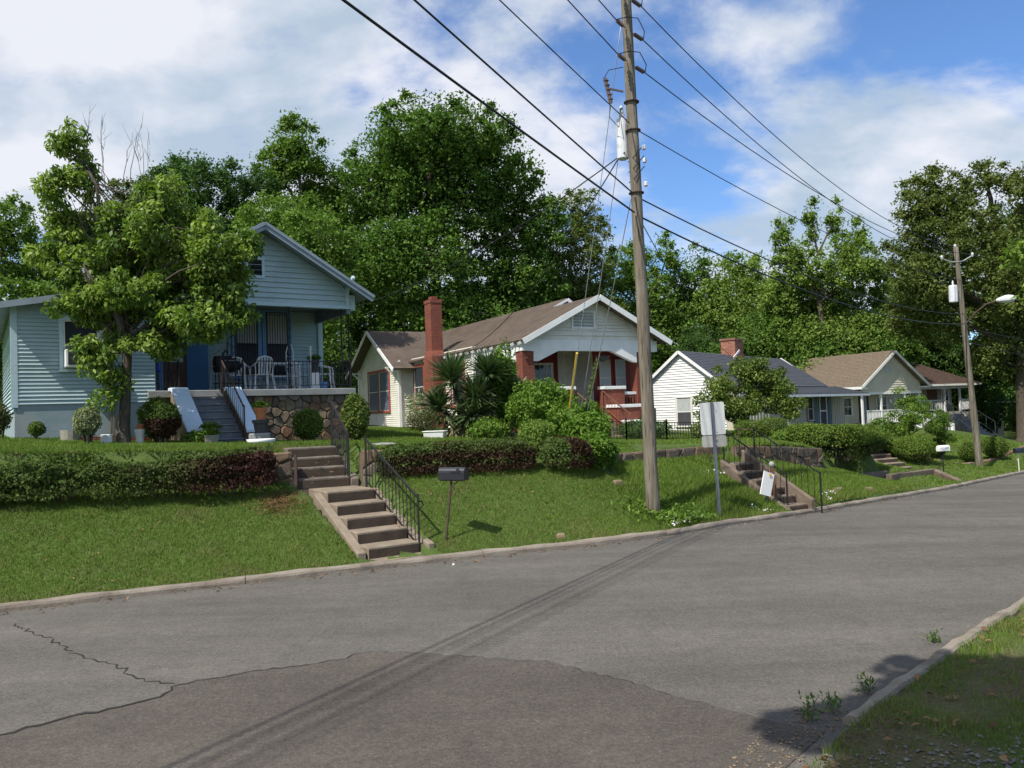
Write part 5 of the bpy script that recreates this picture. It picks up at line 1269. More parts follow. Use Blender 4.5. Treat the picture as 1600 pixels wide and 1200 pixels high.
# ------------------------------------------------------------------ retaining walls, fence
def stone_wall(label, pts, th, size, seed, zb, zt, mats=None):
    p = np.array(pts, float); t = thing('stone_wall', (p[0, 0], p[0, 1], zb[0]), label, 'retaining wall'); o3 = Vector(t.location)
    for i in range(len(p) - 1):
        a, b = p[i], p[i + 1]; d = (b - a); l = np.hypot(*d); d = d / l; n = np.array([d[1], -d[0]])
        m = MB(); q = lambda s, o, z: (a[0] + d[0] * s + n[0] * o - o3.x, a[1] + d[1] * s + n[1] * o - o3.y, z - o3.z)
        za, zb_ = zt[i] - .05, zt[i + 1] - .05
        m.hexa([q(0, 0, zb[i] - .4), q(l, 0, zb[i + 1] - .4), q(l, -th, zb[i + 1] - .4), q(0, -th, zb[i] - .4)], [q(0, 0, za), q(l, 0, zb_), q(l, -th, zb_), q(0, -th, za)])
        core = m.build('core', M['mortar'], t)
        f = lambda s: 1.0
        def fn(s, o, z, i=i):
            k = min(max(s / l, 0), 1); lo = zb[i] + (zb[i + 1] - zb[i]) * k - .12; hi = zt[i] + (zt[i + 1] - zt[i]) * k
            return q(s, o, lo + (hi - lo) * z)
        H = (zt[i] + zt[i + 1] - zb[i] - zb[i + 1]) / 2 + .12
        rg = random.Random(seed + i)
        for a_, poly in voronoi_stones(0, l, 0, H, size, seed + i):
            cx = sum(v[0] for v in poly) / len(poly); cz = sum(v[1] for v in poly) / len(poly); k = .94; oo = rg.uniform(.02, .07); n_ = len(poly)
            ring = lambda s, o: [fn(cx + (v[0] - cx) * s, o, (cz + (v[1] - cz) * s) / H) for v in poly]
            top = max(v[1] for v in poly) > H - .01
            vs = ring(k, -.10 if top else -.02) + ring(k * .97, oo * .7) + ring(k * .72, oo); fs = []
            for bb in (0, n_):
                for j in range(n_): fs.append((bb + j, bb + (j + 1) % n_, bb + n_ + (j + 1) % n_, bb + n_ + j))
            fs.append(tuple(range(2 * n_, 3 * n_))); fs.append(tuple(range(n_ - 1, -1, -1)))
            m2 = MB(); m2.add(vs, fs); m2.build('stone', rg.choice(mats or M['stones']), t)
    return t
DK = [M['stones'][4], M['stones'][4], M['stones'][0]]
stone_wall('low dark fieldstone wall in the bank between hedge end and iron-railed steps', [(1.52, 16.0), (2.0, 17.55), (3.63, 19.25), (5.25, 20.35)], .3, .30, 21, (1.0, 1.05, .97, .93), (1.40, 1.22, 1.20, 1.20), DK)
stone_wall('taller dark fieldstone wall right of the iron-railed steps, ending at the big hedge', [(5.75, 20.7), (7.3, 22.0), (8.95, 23.25)], .3, .28, 31, (.82, .52, .24), (1.16, 1.02, .86), DK)
stone_wall('stone wall end against the hedge, left of the dark stone steps', [(-5.0, 13.85), (-3.95, 14.2)], .3, .26, 41, (1.02, 1.02), (1.62, 1.66), [M['stones'][0], M['stones'][4]])
stone_wall('stone wall end right of the dark stone steps', [(-2.80, 14.62), (-2.2, 14.85)], .3, .26, 45, (1.05, 1.08), (1.62, 1.62), [M['stones'][0], M['stones'][2]])
lw = thing('low_concrete_wall', (10.6, 25.0, -.5), 'low stained concrete wall at the kerb below the clipped lawn', 'retaining wall')
for (a, b, z0a, z1a) in (((10.7, 25.1), (12.25, 26.5), -.10, -.16), ((12.15, 26.0), (14.6, 27.9), -.24, -.28), ((14.6, 27.9), (14.6, 26.0), -.28, -.58)):
    m = MB(); A, B = Vector((*a, 0)) - Vector((10.6, 25, 0)), Vector((*b, 0)) - Vector((10.6, 25, 0)); d = (B - A).normalized(); n = Vector((d.y, -d.x, 0)) * .1; up = Vector((0, 0, 1))
    m.hexa([A - n + up * -.8, A + n + up * -.8, B + n + up * -.8, B - n + up * -.8], [A - n + up * (z0a + .5), A + n + up * (z0a + .5), B + n + up * (z1a + .5), B - n + up * (z1a + .5)]); m.build('wall_section', M['mossyc'], lw, bevel=.015)
def edging(label, pts, seed):
    p = np.array(pts, float); t = thing('stone_edging', (p[0, 0], p[0, 1], gz(*p[0])), label, 'stone border'); rg = random.Random(seed)
    d = np.r_[0, np.cumsum(np.hypot(*np.diff(p, axis=0).T))]; s = 0
    while s < d[-1]:
        w = rg.uniform(.35, .6); x, y = np.interp(s, d, p[:, 0]), np.interp(s, d, p[:, 1]); x2, y2 = np.interp(s + w - .04, d, p[:, 0]), np.interp(s + w - .04, d, p[:, 1])
        z = gz(x, y) - t.location.z; m = MB(); m.beam((x - p[0, 0], y - p[0, 1], z + .03), (x2 - p[0, 0], y2 - p[0, 1], gz(x2, y2) - t.location.z + .03), .18, .16 + rg.uniform(-.03, .05)); m.build('stone', rg.choice([M['stones'][0], M['stones'][1], M['stones'][3]]), t, bevel=.03); s += w
edging('row of brown edging stones across the lawn below the far house', [(16.1, 31.8), (18.5, 33.9), (21, 36), (25.5, 40)], 3)
fe = thing('iron_fence', (2.4, 27.4, gz(2.4, 27.4)), 'low black iron fence across the bungalow front yard', 'fence')
fp = [(2.3, 27.3), (4.0, 28.3), (5.6, 29.2), (7.2, 30.1)]
for a, b in zip(fp[:-1], fp[1:]):
    A = Vector((*a, gz(*a))) - Vector(fe.location); B = Vector((*b, gz(*b))) - Vector(fe.location)
    railing(fe, 0, A, B, .68, .80, 14, M['iron'], post=.05, bal=.02, top=.03, name='panel')

# ------------------------------------------------------------------ vegetation builders
def sph(n, rng): return unit(rng.normal(0, 1, (n, 3)))
def limb(mb, a, b, r0, r1, rng, n=5, bow=.12, sides=6):
    a, b = np.array(a, float), np.array(b, float); L = np.linalg.norm(b - a); off = rng.normal(0, 1, 3) * L * bow; off[2] = abs(off[2]) * .6
    pts = [a + (b - a) * t + off * math.sin(math.pi * t) * .5 + (rng.normal(0, .012, 3) * L if 0 < t < 1 else 0) for t in np.linspace(0, 1, n)]
    mb.tube(pts, [r0 + (r1 - r0) * t for t in np.linspace(0, 1, n)], sides, cap=False)
def tree(name, base, lobes, label, mat, L, Wd, nleaf, sub=.95, trunk_r=.35, fork=.45, bark='bark', seed=1, cat='tree', group=None, ry=.85, droop=0.0, flat=.72, twigs=0, lean=(0, 0), ytw=.55, tri=False, shell=.5):
    if group == 'big trees behind the houses': tri = True; nleaf = int(nleaf * 2.5); L *= .66; Wd *= .70; sub *= .80
    rng = np.random.default_rng(seed)
    t = thing(name, base, label, cat, 0, group); bz = base[2]
    subs = []; m = MB()
    lob = np.array([(x, rng.uniform(-ytw, ytw) * rx * 1.2 if len(l) == 4 else l[4], z - bz, rx, rz) for l in lobes for (x, z, rx, rz) in [l[:4]]], float)
    ztop = lob[:, 2].max(); zlow = (lob[:, 2] - lob[:, 4]).min()
    zf = max(.4, zlow + (ztop - zlow) * .12) if fork is None else fork * ztop
    tp = np.array([lean[0], lean[1], zf]); top = np.array([lob[lob[:, 2].argmax(), 0] * .7, lob[lob[:, 2].argmax(), 1] * .6, ztop * .92])
    m.tube([(0, 0, -.4), (0, 0, .05), (lean[0] * .15, lean[1] * .15, .35), (lean[0] * .5, lean[1] * .5, zf * .5), tuple(tp)], [trunk_r * 1.7, trunk_r * 1.35, trunk_r * 1.05, trunk_r * .92, trunk_r * .8], 12, cap=False)
    npts = 7; spine = [tp + (top - tp) * q + rng.normal(0, .03, 3) * ztop * .5 * (0 < q < 1) for q in np.linspace(0, 1, npts)]
    m.tube(spine, [trunk_r * (.72 * (1 - q) + .10) for q in np.linspace(0, 1, npts)], 8, cap=False)
    for (x, y, z, rx, rz) in lob:
        c = np.array([x, y, z]); q = np.clip((z - zf) / max(.1, (top[2] - zf)) - .30, 0, .85); i = q * (npts - 1); a = spine[int(i)] + (spine[min(int(i) + 1, npts - 1)] - spine[int(i)]) * (i % 1)
        lr = trunk_r * (.42 if rx > sub * 2 else .28); limb(m, a, c, lr, lr * .35, rng, 6)
        k = max(4, int(2.6 * (rx * rx * ry + rx * rz * 2) / 3 / (sub * sub) * 1.35))
        d = sph(k, rng); rr = np.where(rng.random(k) < .25, rng.uniform(.1, .6, k), rng.uniform(shell, 1.0, k) ** .6)
        P = c + d * rr[:, None] * np.array([rx, rx * ry, rz])
        for p in P:
            subs.append((p, sub * rng.uniform(.65, 1.25)))
            if rng.random() < .4: limb(m, c + (p - c) * .3 + rng.normal(0, .12, 3) * rx, p * .9 + c * .1, min(.035, lr * .2), .008, rng, 4, .2, 3)
    if twigs:
        for _ in range(twigs):
            p, s = subs[rng.integers(len(subs))]; q = spine[rng.integers(1, npts)]
            limb(m, q, p + rng.normal(0, .15, 3), .014, .004, rng, 5, .2, 3)
    m.build('trunk', M[bark], t, smooth=True)
    rad = np.array([s for _, s in subs]); w = rad ** 2; w /= w.sum(); idx = rng.choice(len(subs), nleaf, p=w)
    cen = np.array([p for p, _ in subs])[idx]; d = sph(nleaf, rng); r = np.clip(np.abs(rng.normal(0, .55, nleaf)), 0, 1.5) if tri else rng.random(nleaf) ** .42
    off = d * (r * rad[idx])[:, None] * np.array([1, 1, flat]); off[:, 2] -= (off[:, 0] ** 2 + off[:, 1] ** 2) / rad[idx] * .18
    P = cen + off
    cv = rng.normal(0, .17, len(subs))[idx]
    if tri:
        fl = rng.random(nleaf) < .22; nf = int(fl.sum()); lw = lob[:, 3] * lob[:, 3] * lob[:, 4]; li = rng.choice(len(lob), nf, p=lw / lw.sum()); fd = sph(nf, rng)
        P[fl] = lob[li, :3] + fd * (rng.random((nf, 1)) ** .5 * 1.02) * np.c_[lob[li, 3], lob[li, 3] * ry, lob[li, 4]]; d[fl] = fd
    ax = unit(d * .7 + rng.normal(0, .8, (nleaf, 3)) + np.array([0, 0, -droop])); nr = unit(rng.normal(0, .55, (nleaf, 3)) + d * .5 + np.array([0, 0, .75]))
    s = rng.uniform(.65, 1.25, nleaf)
    me = leaves('crown', P, ax, nr, L * s, Wd * s, M[mat], var=np.clip(.45 + cv + rng.normal(0, .15 if tri else .22, nleaf), 0, 1), rng=rng, tri=tri)
    link('crown', me, t, loc=(0, 0, 0))
    return t
def bush(name, c, rx, rz, label, mat, n, L, Wd, seed, cat='bush', group=None, ry=None, stem=.15, lump=.12, squareness=2.0, leggy=False, tintf=None):
    """clipped or loose bush resting on the ground at c, rz = half height"""
    rng = np.random.default_rng(seed); ry = ry or rx
    t = thing(name, c, label, cat, 0, group); m = MB()
    for i in range(7):
        a = rng.uniform(0, 6.28); q = np.array([math.cos(a) * rx * .5, math.sin(a) * ry * .5, stem + rz * rng.uniform(.8, 1.4)])
        limb(m, (math.cos(a) * .04, math.sin(a) * .04, -.1), q, .022 + rx * .012, .008, rng, 4, .1, 5)
    m.build('stem', M['bark'], t)
    d = sph(n, rng); sc = (np.abs(d) ** squareness).sum(1) ** (-1 / squareness); r = rng.random(n) ** .28
    lum = 1 + lump * fbm(d * 2.6, 1.0, seed)
    P = d * (sc * r * lum)[:, None] * np.array([rx, ry, rz]) + np.array([0, 0, stem + rz])
    P[:, 2] = np.maximum(P[:, 2], .02)
    ax = unit(rng.normal(0, 1, (n, 3)) + d * .6); nr = unit(d * 1.0 + rng.normal(0, .6, (n, 3)) + np.array([0, 0, .35])); s = rng.uniform(.6, 1.25, n)
    me = leaves('foliage', P, ax, nr, L * s, Wd * s, M[mat], var=.45 + .25 * fbm(P, 2.0 / rx, seed) + rng.normal(0, .2, n), tint=None if tintf is None else tintf(P, rng), rng=rng)
    link('foliage', me, t, loc=(0, 0, 0)); return t
def hedge(name, pts, hw, h, label, mat, dens, L, Wd, seed, tintf, zf=None, cat='hedge', lump=.08):
    rng = np.random.default_rng(seed); p = np.array(pts, float); d = np.r_[0, np.cumsum(np.hypot(*np.diff(p[:, :2], axis=0).T))]; tot = d[-1]
    hs = np.broadcast_to(np.asarray(h, float), (len(p),)); ws = np.broadcast_to(np.asarray(hw, float), (len(p),))
    n = int(dens * tot * (hs.mean() * 2 + ws.mean() * 2)); s = rng.random(n) * tot; hh = np.interp(s, d, hs); ww = np.interp(s, d, ws)
    x, y = np.interp(s, d, p[:, 0]), np.interp(s, d, p[:, 1]); tx, ty = np.interp(s + .05, d, p[:, 0]) - np.interp(s - .05, d, p[:, 0]), np.interp(s + .05, d, p[:, 1]) - np.interp(s - .05, d, p[:, 1])
    ln = np.hypot(tx, ty); nx, ny = ty / ln, -tx / ln                     # nx,ny: towards the street
    th = rng.uniform(-.32, math.pi + .32, n); e = .55
    cx = np.sign(np.cos(th)) * np.abs(np.cos(th)) ** e; sz = np.sign(np.sin(th)) * np.abs(np.sin(th)) ** e
    q = np.c_[s, cx, sz]; lum = 1 + lump * fbm(q * np.array([1.4, 1.2, 1.2]), 1.5, seed); r = rng.random(n) ** .25 * lum
    end = np.clip(np.minimum(s, tot - s) / .3, 0, 1) ** .5; r = r * (.55 + .45 * end)
    z0 = ground_z(np.c_[x, y], False) if zf is None else np.interp(s, d, zf)
    c0 = np.array([p[0, 0], p[0, 1], z0[s.argmin()]])
    P = np.c_[x + nx * cx * ww * r, y + ny * cx * ww * r, z0 + np.maximum(.02, hh * (.42 + .58 * sz * r))]
    nrm = unit(np.c_[nx * cx, ny * cx, sz * .9 + .1] + rng.normal(0, .55, (n, 3))); ax = unit(rng.normal(0, 1, (n, 3)) + np.array([0, 0, .3])); sc = rng.uniform(.6, 1.25, n)
    t = thing(name, tuple(c0), label, cat)
    link('foliage', leaves('foliage', P - c0, ax, nrm, L * sc, Wd * sc, M[mat], var=.45 + .2 * fbm(P, 2.2, seed) + rng.normal(0, .22, n), tint=tintf(P, s / tot, (P[:, 2] - z0) / hh, cx, rng), rng=rng), t, loc=(0, 0, 0))
    m = MB()
    for i in range(int(tot / .22)):
        u = (i + .5) * .22 + rng.uniform(-.06, .06); bx, by = np.interp(u, d, p[:, 0]), np.interp(u, d, p[:, 1]); bz = ground_z(np.array([[bx, by]]), False)[0] if zf is None else np.interp(u, d, zf); H = np.interp(u, d, hs)
        for k in range(2): limb(m, (bx - c0[0], by - c0[1], bz - c0[2] - .05), (bx - c0[0] + rng.normal(0, .12), by - c0[1] + rng.normal(0, .12), bz - c0[2] + H * rng.uniform(.6, .9)), .014, .005, rng, 4, .15, 4)
    m.build('stem', M['bark'], t); return t

# ------------------------------------------------------------------ the young dogwood in the teal house's yard
T0 = [(-1.0, 8.35, .34, .42, -.1), (-1.1, 7.75, .40, .45, .1), (-.95, 7.15, .42, .5, -.2), (-1.3, 6.6, .45, .5, .1), (-1.05, 6.05, .62, .55, .2), (-1.55, 5.75, .34, .34, .1), (-.7, 5.5, .7, .6, -.3), (.05, 5.9, .5, .5, 0), (.85, 6.95, .50, .48, .1), (.5, 6.35, .75, .6, -.2), (1.3, 6.3, .6, .5, .3), (1.85, 6.05, .6, .55, .1), (2.4, 5.75, .45, .42, -.3), (2.75, 5.9, .25, .22, 0), (1.9, 5.2, .75, .55, .2),
      (1.0, 5.3, .7, .6, .5), (.2, 5.0, .8, .6, -.4), (-.75, 4.75, .5, .5, -.2), (-.35, 3.55, .42, .45, -.4), (.9, 3.85, .65, .38, -.1), (1.6, 4.4, .75, .40, -.3), (2.35, 4.75, .40, .5, 0), (-.05, 3.05, .30, .42, -.3), (.2, 5.5, 1.0, .8, .9), (-.3, 4.1, .45, .45, .2), (.6, 4.5, .7, .5, .5)]
tree('dogwood_tree', (-8.13, 16.6, 1.83), T0, 'leafy green tree with drooping leaves in front of the teal house steps', 'lf_dog', .135, .062, 41000, sub=.27, trunk_r=.115, fork=.30, bark='bark', seed=4, droop=.6, twigs=45, flat=.85, lean=(.12, 0), ry=.95)

# ------------------------------------------------------------------ trees behind the houses
BT = 'big trees behind the houses'
def gbase(x, y): return (x, y, gz(x, y))
tree('oak_tree', gbase(-5.2, 58), [(.5, 18.5, 6.0, 6.0), (-3.4, 20.8, 3.9, 3.4), (4.4, 19.4, 4.0, 4.0), (.7, 22.2, 5.4, 2.5), (-5.4, 17.0, 3.4, 4.0), (6.8, 15.0, 2.9, 4.2), (-2.0, 12.4, 5.2, 3.5), (5.0, 11.7, 4.6, 3.7), (-5.9, 12.3, 2.9, 3.0), (8.2, 16.3, 1.5, 1.6), (1.0, 8.0, 6.0, 2.7)],
     'broad rounded oak, the tallest tree, towering behind the bungalow chimney', 'lf_oak', .38, .26, 76000, sub=1.0, trunk_r=.55, fork=.30, seed=7, group=BT)
tree('pecan_tree', gbase(-14, 56), [(-.6, 21.0, 2.2, 2.6), (1.1, 18.7, 1.8, 2.3), (-2.0, 19.6, 1.6, 2.2), (-.1, 16.6, 3.0, 2.2), (.8, 13.0, 2.6, 2.2), (-1.2, 10.5, 2.8, 2.0)], 'open crowned tree behind the teal house ridge, left of the tallest oak', 'lf_oak2', .34, .22, 22000, sub=.85, trunk_r=.30, fork=.42, seed=8, group=BT)
tree('cedar_elm', gbase(-20.1, 52), [(-.7, 19.3, 1.4, 1.2), (1.0, 17.8, 2.6, 1.5), (-2.1, 17.7, 2.0, 1.5), (3.5, 17.7, 1.7, 1.3), (-.2, 14.8, 4.6, 2.8), (3.4, 14.6, 2.6, 2.2), (-2.5, 11.5, 3.0, 2.4), (2.5, 11.0, 3.0, 2.4)], 'dark dense tree with a small topknot behind the front yard tree', 'lf_dark', .30, .20, 30000, sub=.85, trunk_r=.35, fork=.35, seed=9, group=BT)
tree('young_maple', gbase(-12.4, 43), [(-.1, 13.4, 2.7, 1.6), (2.0, 11.2, 2.3, 2.2), (-1.2, 11.3, 2.1, 2.0), (3.0, 8.7, 1.5, 2.0), (.3, 8.8, 2.6, 2.0), (1.2, 6.4, 2.0, 1.6)], 'lighter green tree just above the teal house roof', 'lf_oak2', .27, .18, 26000, sub=.7, trunk_r=.25, fork=.38, seed=10, group=BT)
tree('hackberry', gbase(-25.4, 40), [(.3, 12.4, 1.8, 1.4), (1.2, 10.3, 1.9, 1.9), (-.9, 10.0, 2.0, 2.5), (1.7, 7.7, 2.2, 2.0), (-1.5, 6.8, 2.4, 2.2), (2.6, 5.2, 1.8, 1.8)], 'tree at the far left edge behind the teal wing', 'lf_oak2', .25, .17, 22000, sub=.65, trunk_r=.25, fork=.35, seed=12, group=BT)
tb = tree('thin_topped_tree', gbase(-24.8, 50), [(.5, 16.8, 1.7, 1.3), (-1.2, 15.6, 1.6, 1.5), (.2, 13.2, 2.8, 2.3), (0, 10, 3, 2.2)], 'tree with bare dead twigs sticking out of its top, left background', 'lf_olive', .28, .19, 11000, sub=.75, trunk_r=.28, fork=.4, seed=13, group=BT)
m = MB(); rg = np.random.default_rng(3)
for i in range(13):
    a = np.array([rg.uniform(-2.2, 2.6), rg.uniform(-1, 1), 14.6]); b = a + np.array([rg.uniform(-.9, 1.0), 0, rg.uniform(2.8, 5.4)]); limb(m, a, b, .035, .008, rg, 6, .1, 4)
    for k in range(4): q = a + (b - a) * rg.uniform(.45, .9); limb(m, q, q + np.array([rg.uniform(-.5, .5), rg.uniform(-.3, .3), rg.uniform(.5, 1.1)]), .015, .005, rg, 4, .1, 3)
m.build('dead_twigs', M['twig'], tb)
tree('willow_oak', gbase(4.9, 62), [(.9, 17.5, 2.1, 2.5), (-.3, 14.2, 2.5, 3.3), (2.1, 14.4, 1.6, 2.8), (.3, 10.7, 3.0, 2.8), (-1, 7.5, 2.6, 2.2), (2.2, 9.5, 2.2, 2.6)], 'ragged thin tree between the tallest oak and the big pole', 'lf_olive', .30, .19, 19000, sub=.75, trunk_r=.28, fork=.35, seed=14, group=BT, twigs=40)
tree('elm_tree', gbase(-10.4, 64), [(.3, 11.5, 4.6, 4.2), (-1.9, 9.0, 3.1, 3.1), (4.3, 8.8, 4.1, 3.1), (0, 5, 4, 2.5)], 'dark tree low behind the bungalow wing', 'lf_dark', .36, .24, 22000, sub=1.0, trunk_r=.35, fork=.3, seed=15, group=BT)
tree('elm_tree', gbase(2.0, 66), [(.9, 11.3, 4.0, 3.8), (-2.4, 9.3, 3.7, 3.2), (2, 6.5, 4, 3)], 'dark tree right behind the bungalow main ridge', 'lf_dark', .36, .24, 20000, sub=1.0, trunk_r=.35, fork=.3, seed=16, group=BT)
tree('sweetgum_tree', gbase(10.8, 68), [(0, 14.0, 2.4, 2.4), (-1.8, 12.5, 2.2, 3.0), (.9, 10.7, 3.3, 3.5), (2.8, 15.2, 1.1, 1.9), (-1, 7, 3.4, 2.6), (2.5, 8, 2.6, 2.6), (-3, 10, 2, 2.2)], 'tree showing on both sides of the big pole just above the bungalow gable', 'lf_oak2', .34, .22, 20000, sub=.85, trunk_r=.3, fork=.35, seed=17, group=BT)
tree('hickory_tree', gbase(15.6, 70), [(.8, 13.7, 2.7, 2.6), (-.7, 11.4, 3.4, 2.6), (1.4, 8.5, 3.9, 3.2), (0, 5.5, 3.4, 2.4), (3.4, 11.2, 2.4, 2.2), (-3, 8, 2.4, 2.4)], 'round topped tree above the squat brick chimney', 'lf_oak', .34, .22, 20000, sub=.9, trunk_r=.3, fork=.35, seed=18, group=BT)
tree('ash_tree', gbase(19.0, 66), [(0, 13.0, 2.1, 2.0), (2.1, 13.0, 1.9, 2.0), (.6, 9.7, 3.4, 3.0), (1, 6.5, 3.2, 2.4), (3.0, 10.5, 2.2, 2.2), (-2, 10.5, 1.8, 2)], 'pale green tree left of the many-pointed tree', 'lf_light', .32, .21, 18000, sub=.8, trunk_r=.28, fork=.35, seed=19, group=BT)
tree('sweetgum_tree', gbase(22.7, 58), [(-2.5, 14.3, .75, 1.9), (-.3, 15.6, .7, 1.9), (1.3, 15.2, .7, 1.9), (2.9, 14.2, .7, 1.8), (-1.6, 12.2, 1.9, 1.9), (1.7, 11.8, 2.3, 2.1), (4.1, 11.6, 1.1, 1.0), (.4, 9.4, 4.0, 2.4), (-2.6, 10, 1.6, 1.8), (4.6, 9.6, 1.2, .9), (-1.5, 6.5, 3.0, 2.2), (2.5, 6.5, 3.0, 2.2), (0, 4.2, 4.0, 1.6)], 'light green many-pointed tree above the tan roof', 'lf_light', .30, .20, 50000, sub=.6, trunk_r=.3, fork=.35, seed=20, group=BT, flat=1.0)
tree('water_oak', gbase(30.2, 47), [(-4.1, 14.5, 2.2, 1.6), (-5.8, 13.2, 1.5, 1.6), (-1.3, 15.1, 1.6, 1.1), (0.5, 13.7, 1.5, 2.2), (-3.3, 11.6, 3.3, 2.5), (-6.2, 10.8, 1.4, 1.3), (-5.7, 9.1, 2.1, 1.7), (-0.7, 9.3, 2.8, 3.2), (-4.2, 7.5, 2.9, 2.2), (0.2, 5.8, 2.6, 2.8), (2.2, 10.5, 2.4, 3.0), (1.5, 3.6, 2.2, 1.4), (-1.5, 4.6, 1.6, 1.2)], 'great dark oak on the right behind the lamp pole', 'lf_olive', .27, .18, 52000, sub=.75, trunk_r=.5, fork=.28, seed=21, group=BT)
tree('water_oak', gbase(36.5, 56), [(-2, 9.5, 3.5, 3.2), (1.5, 10.5, 3.2, 3.6), (-1.5, 5.5, 3.4, 2.4), (2.2, 6.0, 3.2, 2.6), (0, 13.5, 2.6, 2.2)], 'dark oak at the right edge behind the carport', 'lf_dark', .33, .22, 26000, sub=.9, trunk_r=.4, fork=.25, seed=22, group=BT)
tree('mulberry_tree', gbase(23.8, 57), [(.2, 6.1, 3.4, 1.2), (-2.5, 5.8, 2.3, 1.2), (2.9, 5.6, 2.3, 1.5), (0, 3.8, 3.4, 1.4)], 'low flat-topped dark tree right behind the tan roof', 'lf_oak', .26, .18, 19000, sub=.6, trunk_r=.2, fork=.4, seed=23, group=BT, flat=.5)
tree('mulberry_tree', gbase(18.4, 60), [(.7, 6.9, 2.7, 2.2), (-1.2, 5.4, 2.2, 1.4), (2.6, 4.6, 2.2, 1.6), (-3.2, 5.2, 2.0, 1.6)], 'low dark tree behind the charcoal roof', 'lf_oak', .28, .19, 15000, sub=.65, trunk_r=.2, fork=.4, seed=24, group=BT, flat=.6)
tree('mulberry_tree', gbase(33.5, 64), [(.1, 6.7, 2.6, 2.8), (2.0, 4.6, 3.0, 2.0), (-2.4, 4.8, 2.2, 1.8)], 'small dark tree behind the rusty roof of the far house', 'lf_dark', .30, .20, 13000, sub=.7, trunk_r=.2, fork=.4, seed=25, group=BT)
# a further row that closes the view between the trunks: copies of three of the trees above
src = {o.name: o for o in bpy.data.objects if o.type == 'EMPTY'}
row = [(-38, 66, .9, 'elm_tree'), (-31, 72, 1.0, 'hickory_tree'), (-24, 78, 1.05, 'elm_tree.001'), (-17, 74, .95, 'sweetgum_tree'), (-5, 80, .95, 'hickory_tree'), (4, 84, 1.0, 'elm_tree'), (13, 86, .95, 'elm_tree.001'), (22, 80, .9, 'hickory_tree'), (29, 76, .9, 'elm_tree'), (38, 74, 1.05, 'sweetgum_tree'), (46, 70, 1.1, 'hickory_tree'), (52, 62, 1.1, 'elm_tree.001'), (56, 78, 1.3, 'elm_tree'), (-44, 54, .9, 'sweetgum_tree'), (8, 76, 1.0, 'elm_tree'), (0, 72, .9, 'hickory_tree'), (27, 68, .8, 'elm_tree.001'), (15.5, 62, .55, 'elm_tree'), (34, 70, .85, 'hickory_tree')]
wh = ['at the far left beyond the first lawn', 'left of the dark topknotted tree', 'behind the dark topknotted tree', 'behind the open crowned tree', 'behind the tallest oak', 'behind the ragged thin tree', 'behind the big pole', 'behind the many-pointed tree', 'between the many-pointed tree and the right oak', 'behind the right oak', 'right of the right oak', 'beyond the carport', 'far down the street on the right', 'outermost on the left', 'directly behind the big pole, filling the gap', 'between the tallest oak and the ragged thin tree', 'behind the right flank of the many-pointed tree', 'low behind the squat chimney', 'behind the small tree at the rusty roof']
for i, (x, y, s, k) in enumerate(row):
    dup(src[k], gbase(x, y), i * 1.9, (s, s, s), 'more distant tree ' + wh[i])
# far wood closing the horizon
rg = np.random.default_rng(77); n = 16000; a = rg.uniform(R(-62), R(62), n); d = rg.uniform(100, 135, n)
x, y = np.sin(a) * d, np.cos(a) * d; hgt = (7.5 + 2.5 * np.sin(a * 17) + 1.6 * np.sin(a * 41 + 1)) * rg.random(n) ** .6
P = np.c_[x, y, ground_z(np.c_[x, y], False) + hgt]
o = link('distant_woods', leaves('distant_woods', P, rg.normal(0, 1, (n, 3)), unit(rg.normal(0, .6, (n, 3)) + [0, -.3, .6]), 2.2, 1.6, M['lf_dark'], rng=rg, tri=True)); tag(o, 'dark wood far behind all the houses', 'woods', kind='stuff')

tree('gardenia_tree', gbase(9.6, 33), [(.1, 2.9, 1.5, 1.15), (-1.2, 2.55, .8, .65), (1.4, 2.75, .9, .9), (-.3, 2.1, 1.1, .65), (.8, 3.6, .75, .5), (1.7, 2.2, .6, .6), (-1.5, 1.9, .5, .5)], 'rounded dark green small tree covering the white cottage front', 'lf_mag', .15, .075, 15000, sub=.36, trunk_r=.09, fork=.3, seed=31, flat=.8)
tree('spreading_shrub', gbase(18.4, 37), [(-.1, 1.25, 1.3, .7), (1.2, 1.0, .7, .65), (-1.1, .9, .9, .55), (.3, 2.0, .45, .5), (1.5, .6, .6, .5), (-.3, 2.2, .2, .5)], 'feathery spreading shrub before the cream cottage porch', 'lf_oak2', .12, .045, 13000, sub=.3, trunk_r=.05, fork=.3, seed=32, cat='shrub', flat=.6)
tree('street_tree', gbase(12.6, 12.9), [(0, 5.2, 1.9, 1.3, 0), (-1.6, 5.0, .8, .7, .5), (-3.15, 4.75, .34, .40, 1.3), (-3.1, 4.1, .28, .35, 1.2), (-2.2, 4.6, .5, .5, .9), (1, 6.2, 1.6, 1.2, 0), (1.4, 4.4, 1.5, 1.1, 0)], 'bright leaved tree whose branches just enter at the right edge', 'lf_light', .14, .08, 12000, sub=.4, trunk_r=.14, fork=.3, seed=33)
tree('corner_oak', (1.0, -2.5, 0), [(-2.3, 7.5, 0.50, 0.38, 3.8), (-1.6, 7.5, 0.50, 0.38, 4.3), (-0.9, 7.5, 0.55, 0.41, 4.7), (-2.2, 7.5, 0.70, 0.52, 2.9), (-1.3, 7.5, 0.80, 0.60, 3.4), (-0.4, 7.5, 0.80, 0.60, 4.0), (-2.7, 7.5, 0.55, 0.41, 2.3), (-1.5, 7.5, 0.85, 0.64, 2.2), (-0.3, 7.5, 1.00, 0.75, 2.8), (0.6, 7.5, 1.00, 0.75, 4.1), (0.8, 7.5, 1.20, 0.90, 2.7), (1, 8.4, 1.6, 1.1, 2.0)], 'oak behind the viewer that shades the near right corner', 'lf_oak', .20, .14, 30000, sub=.38, trunk_r=.25, fork=.35, seed=34)

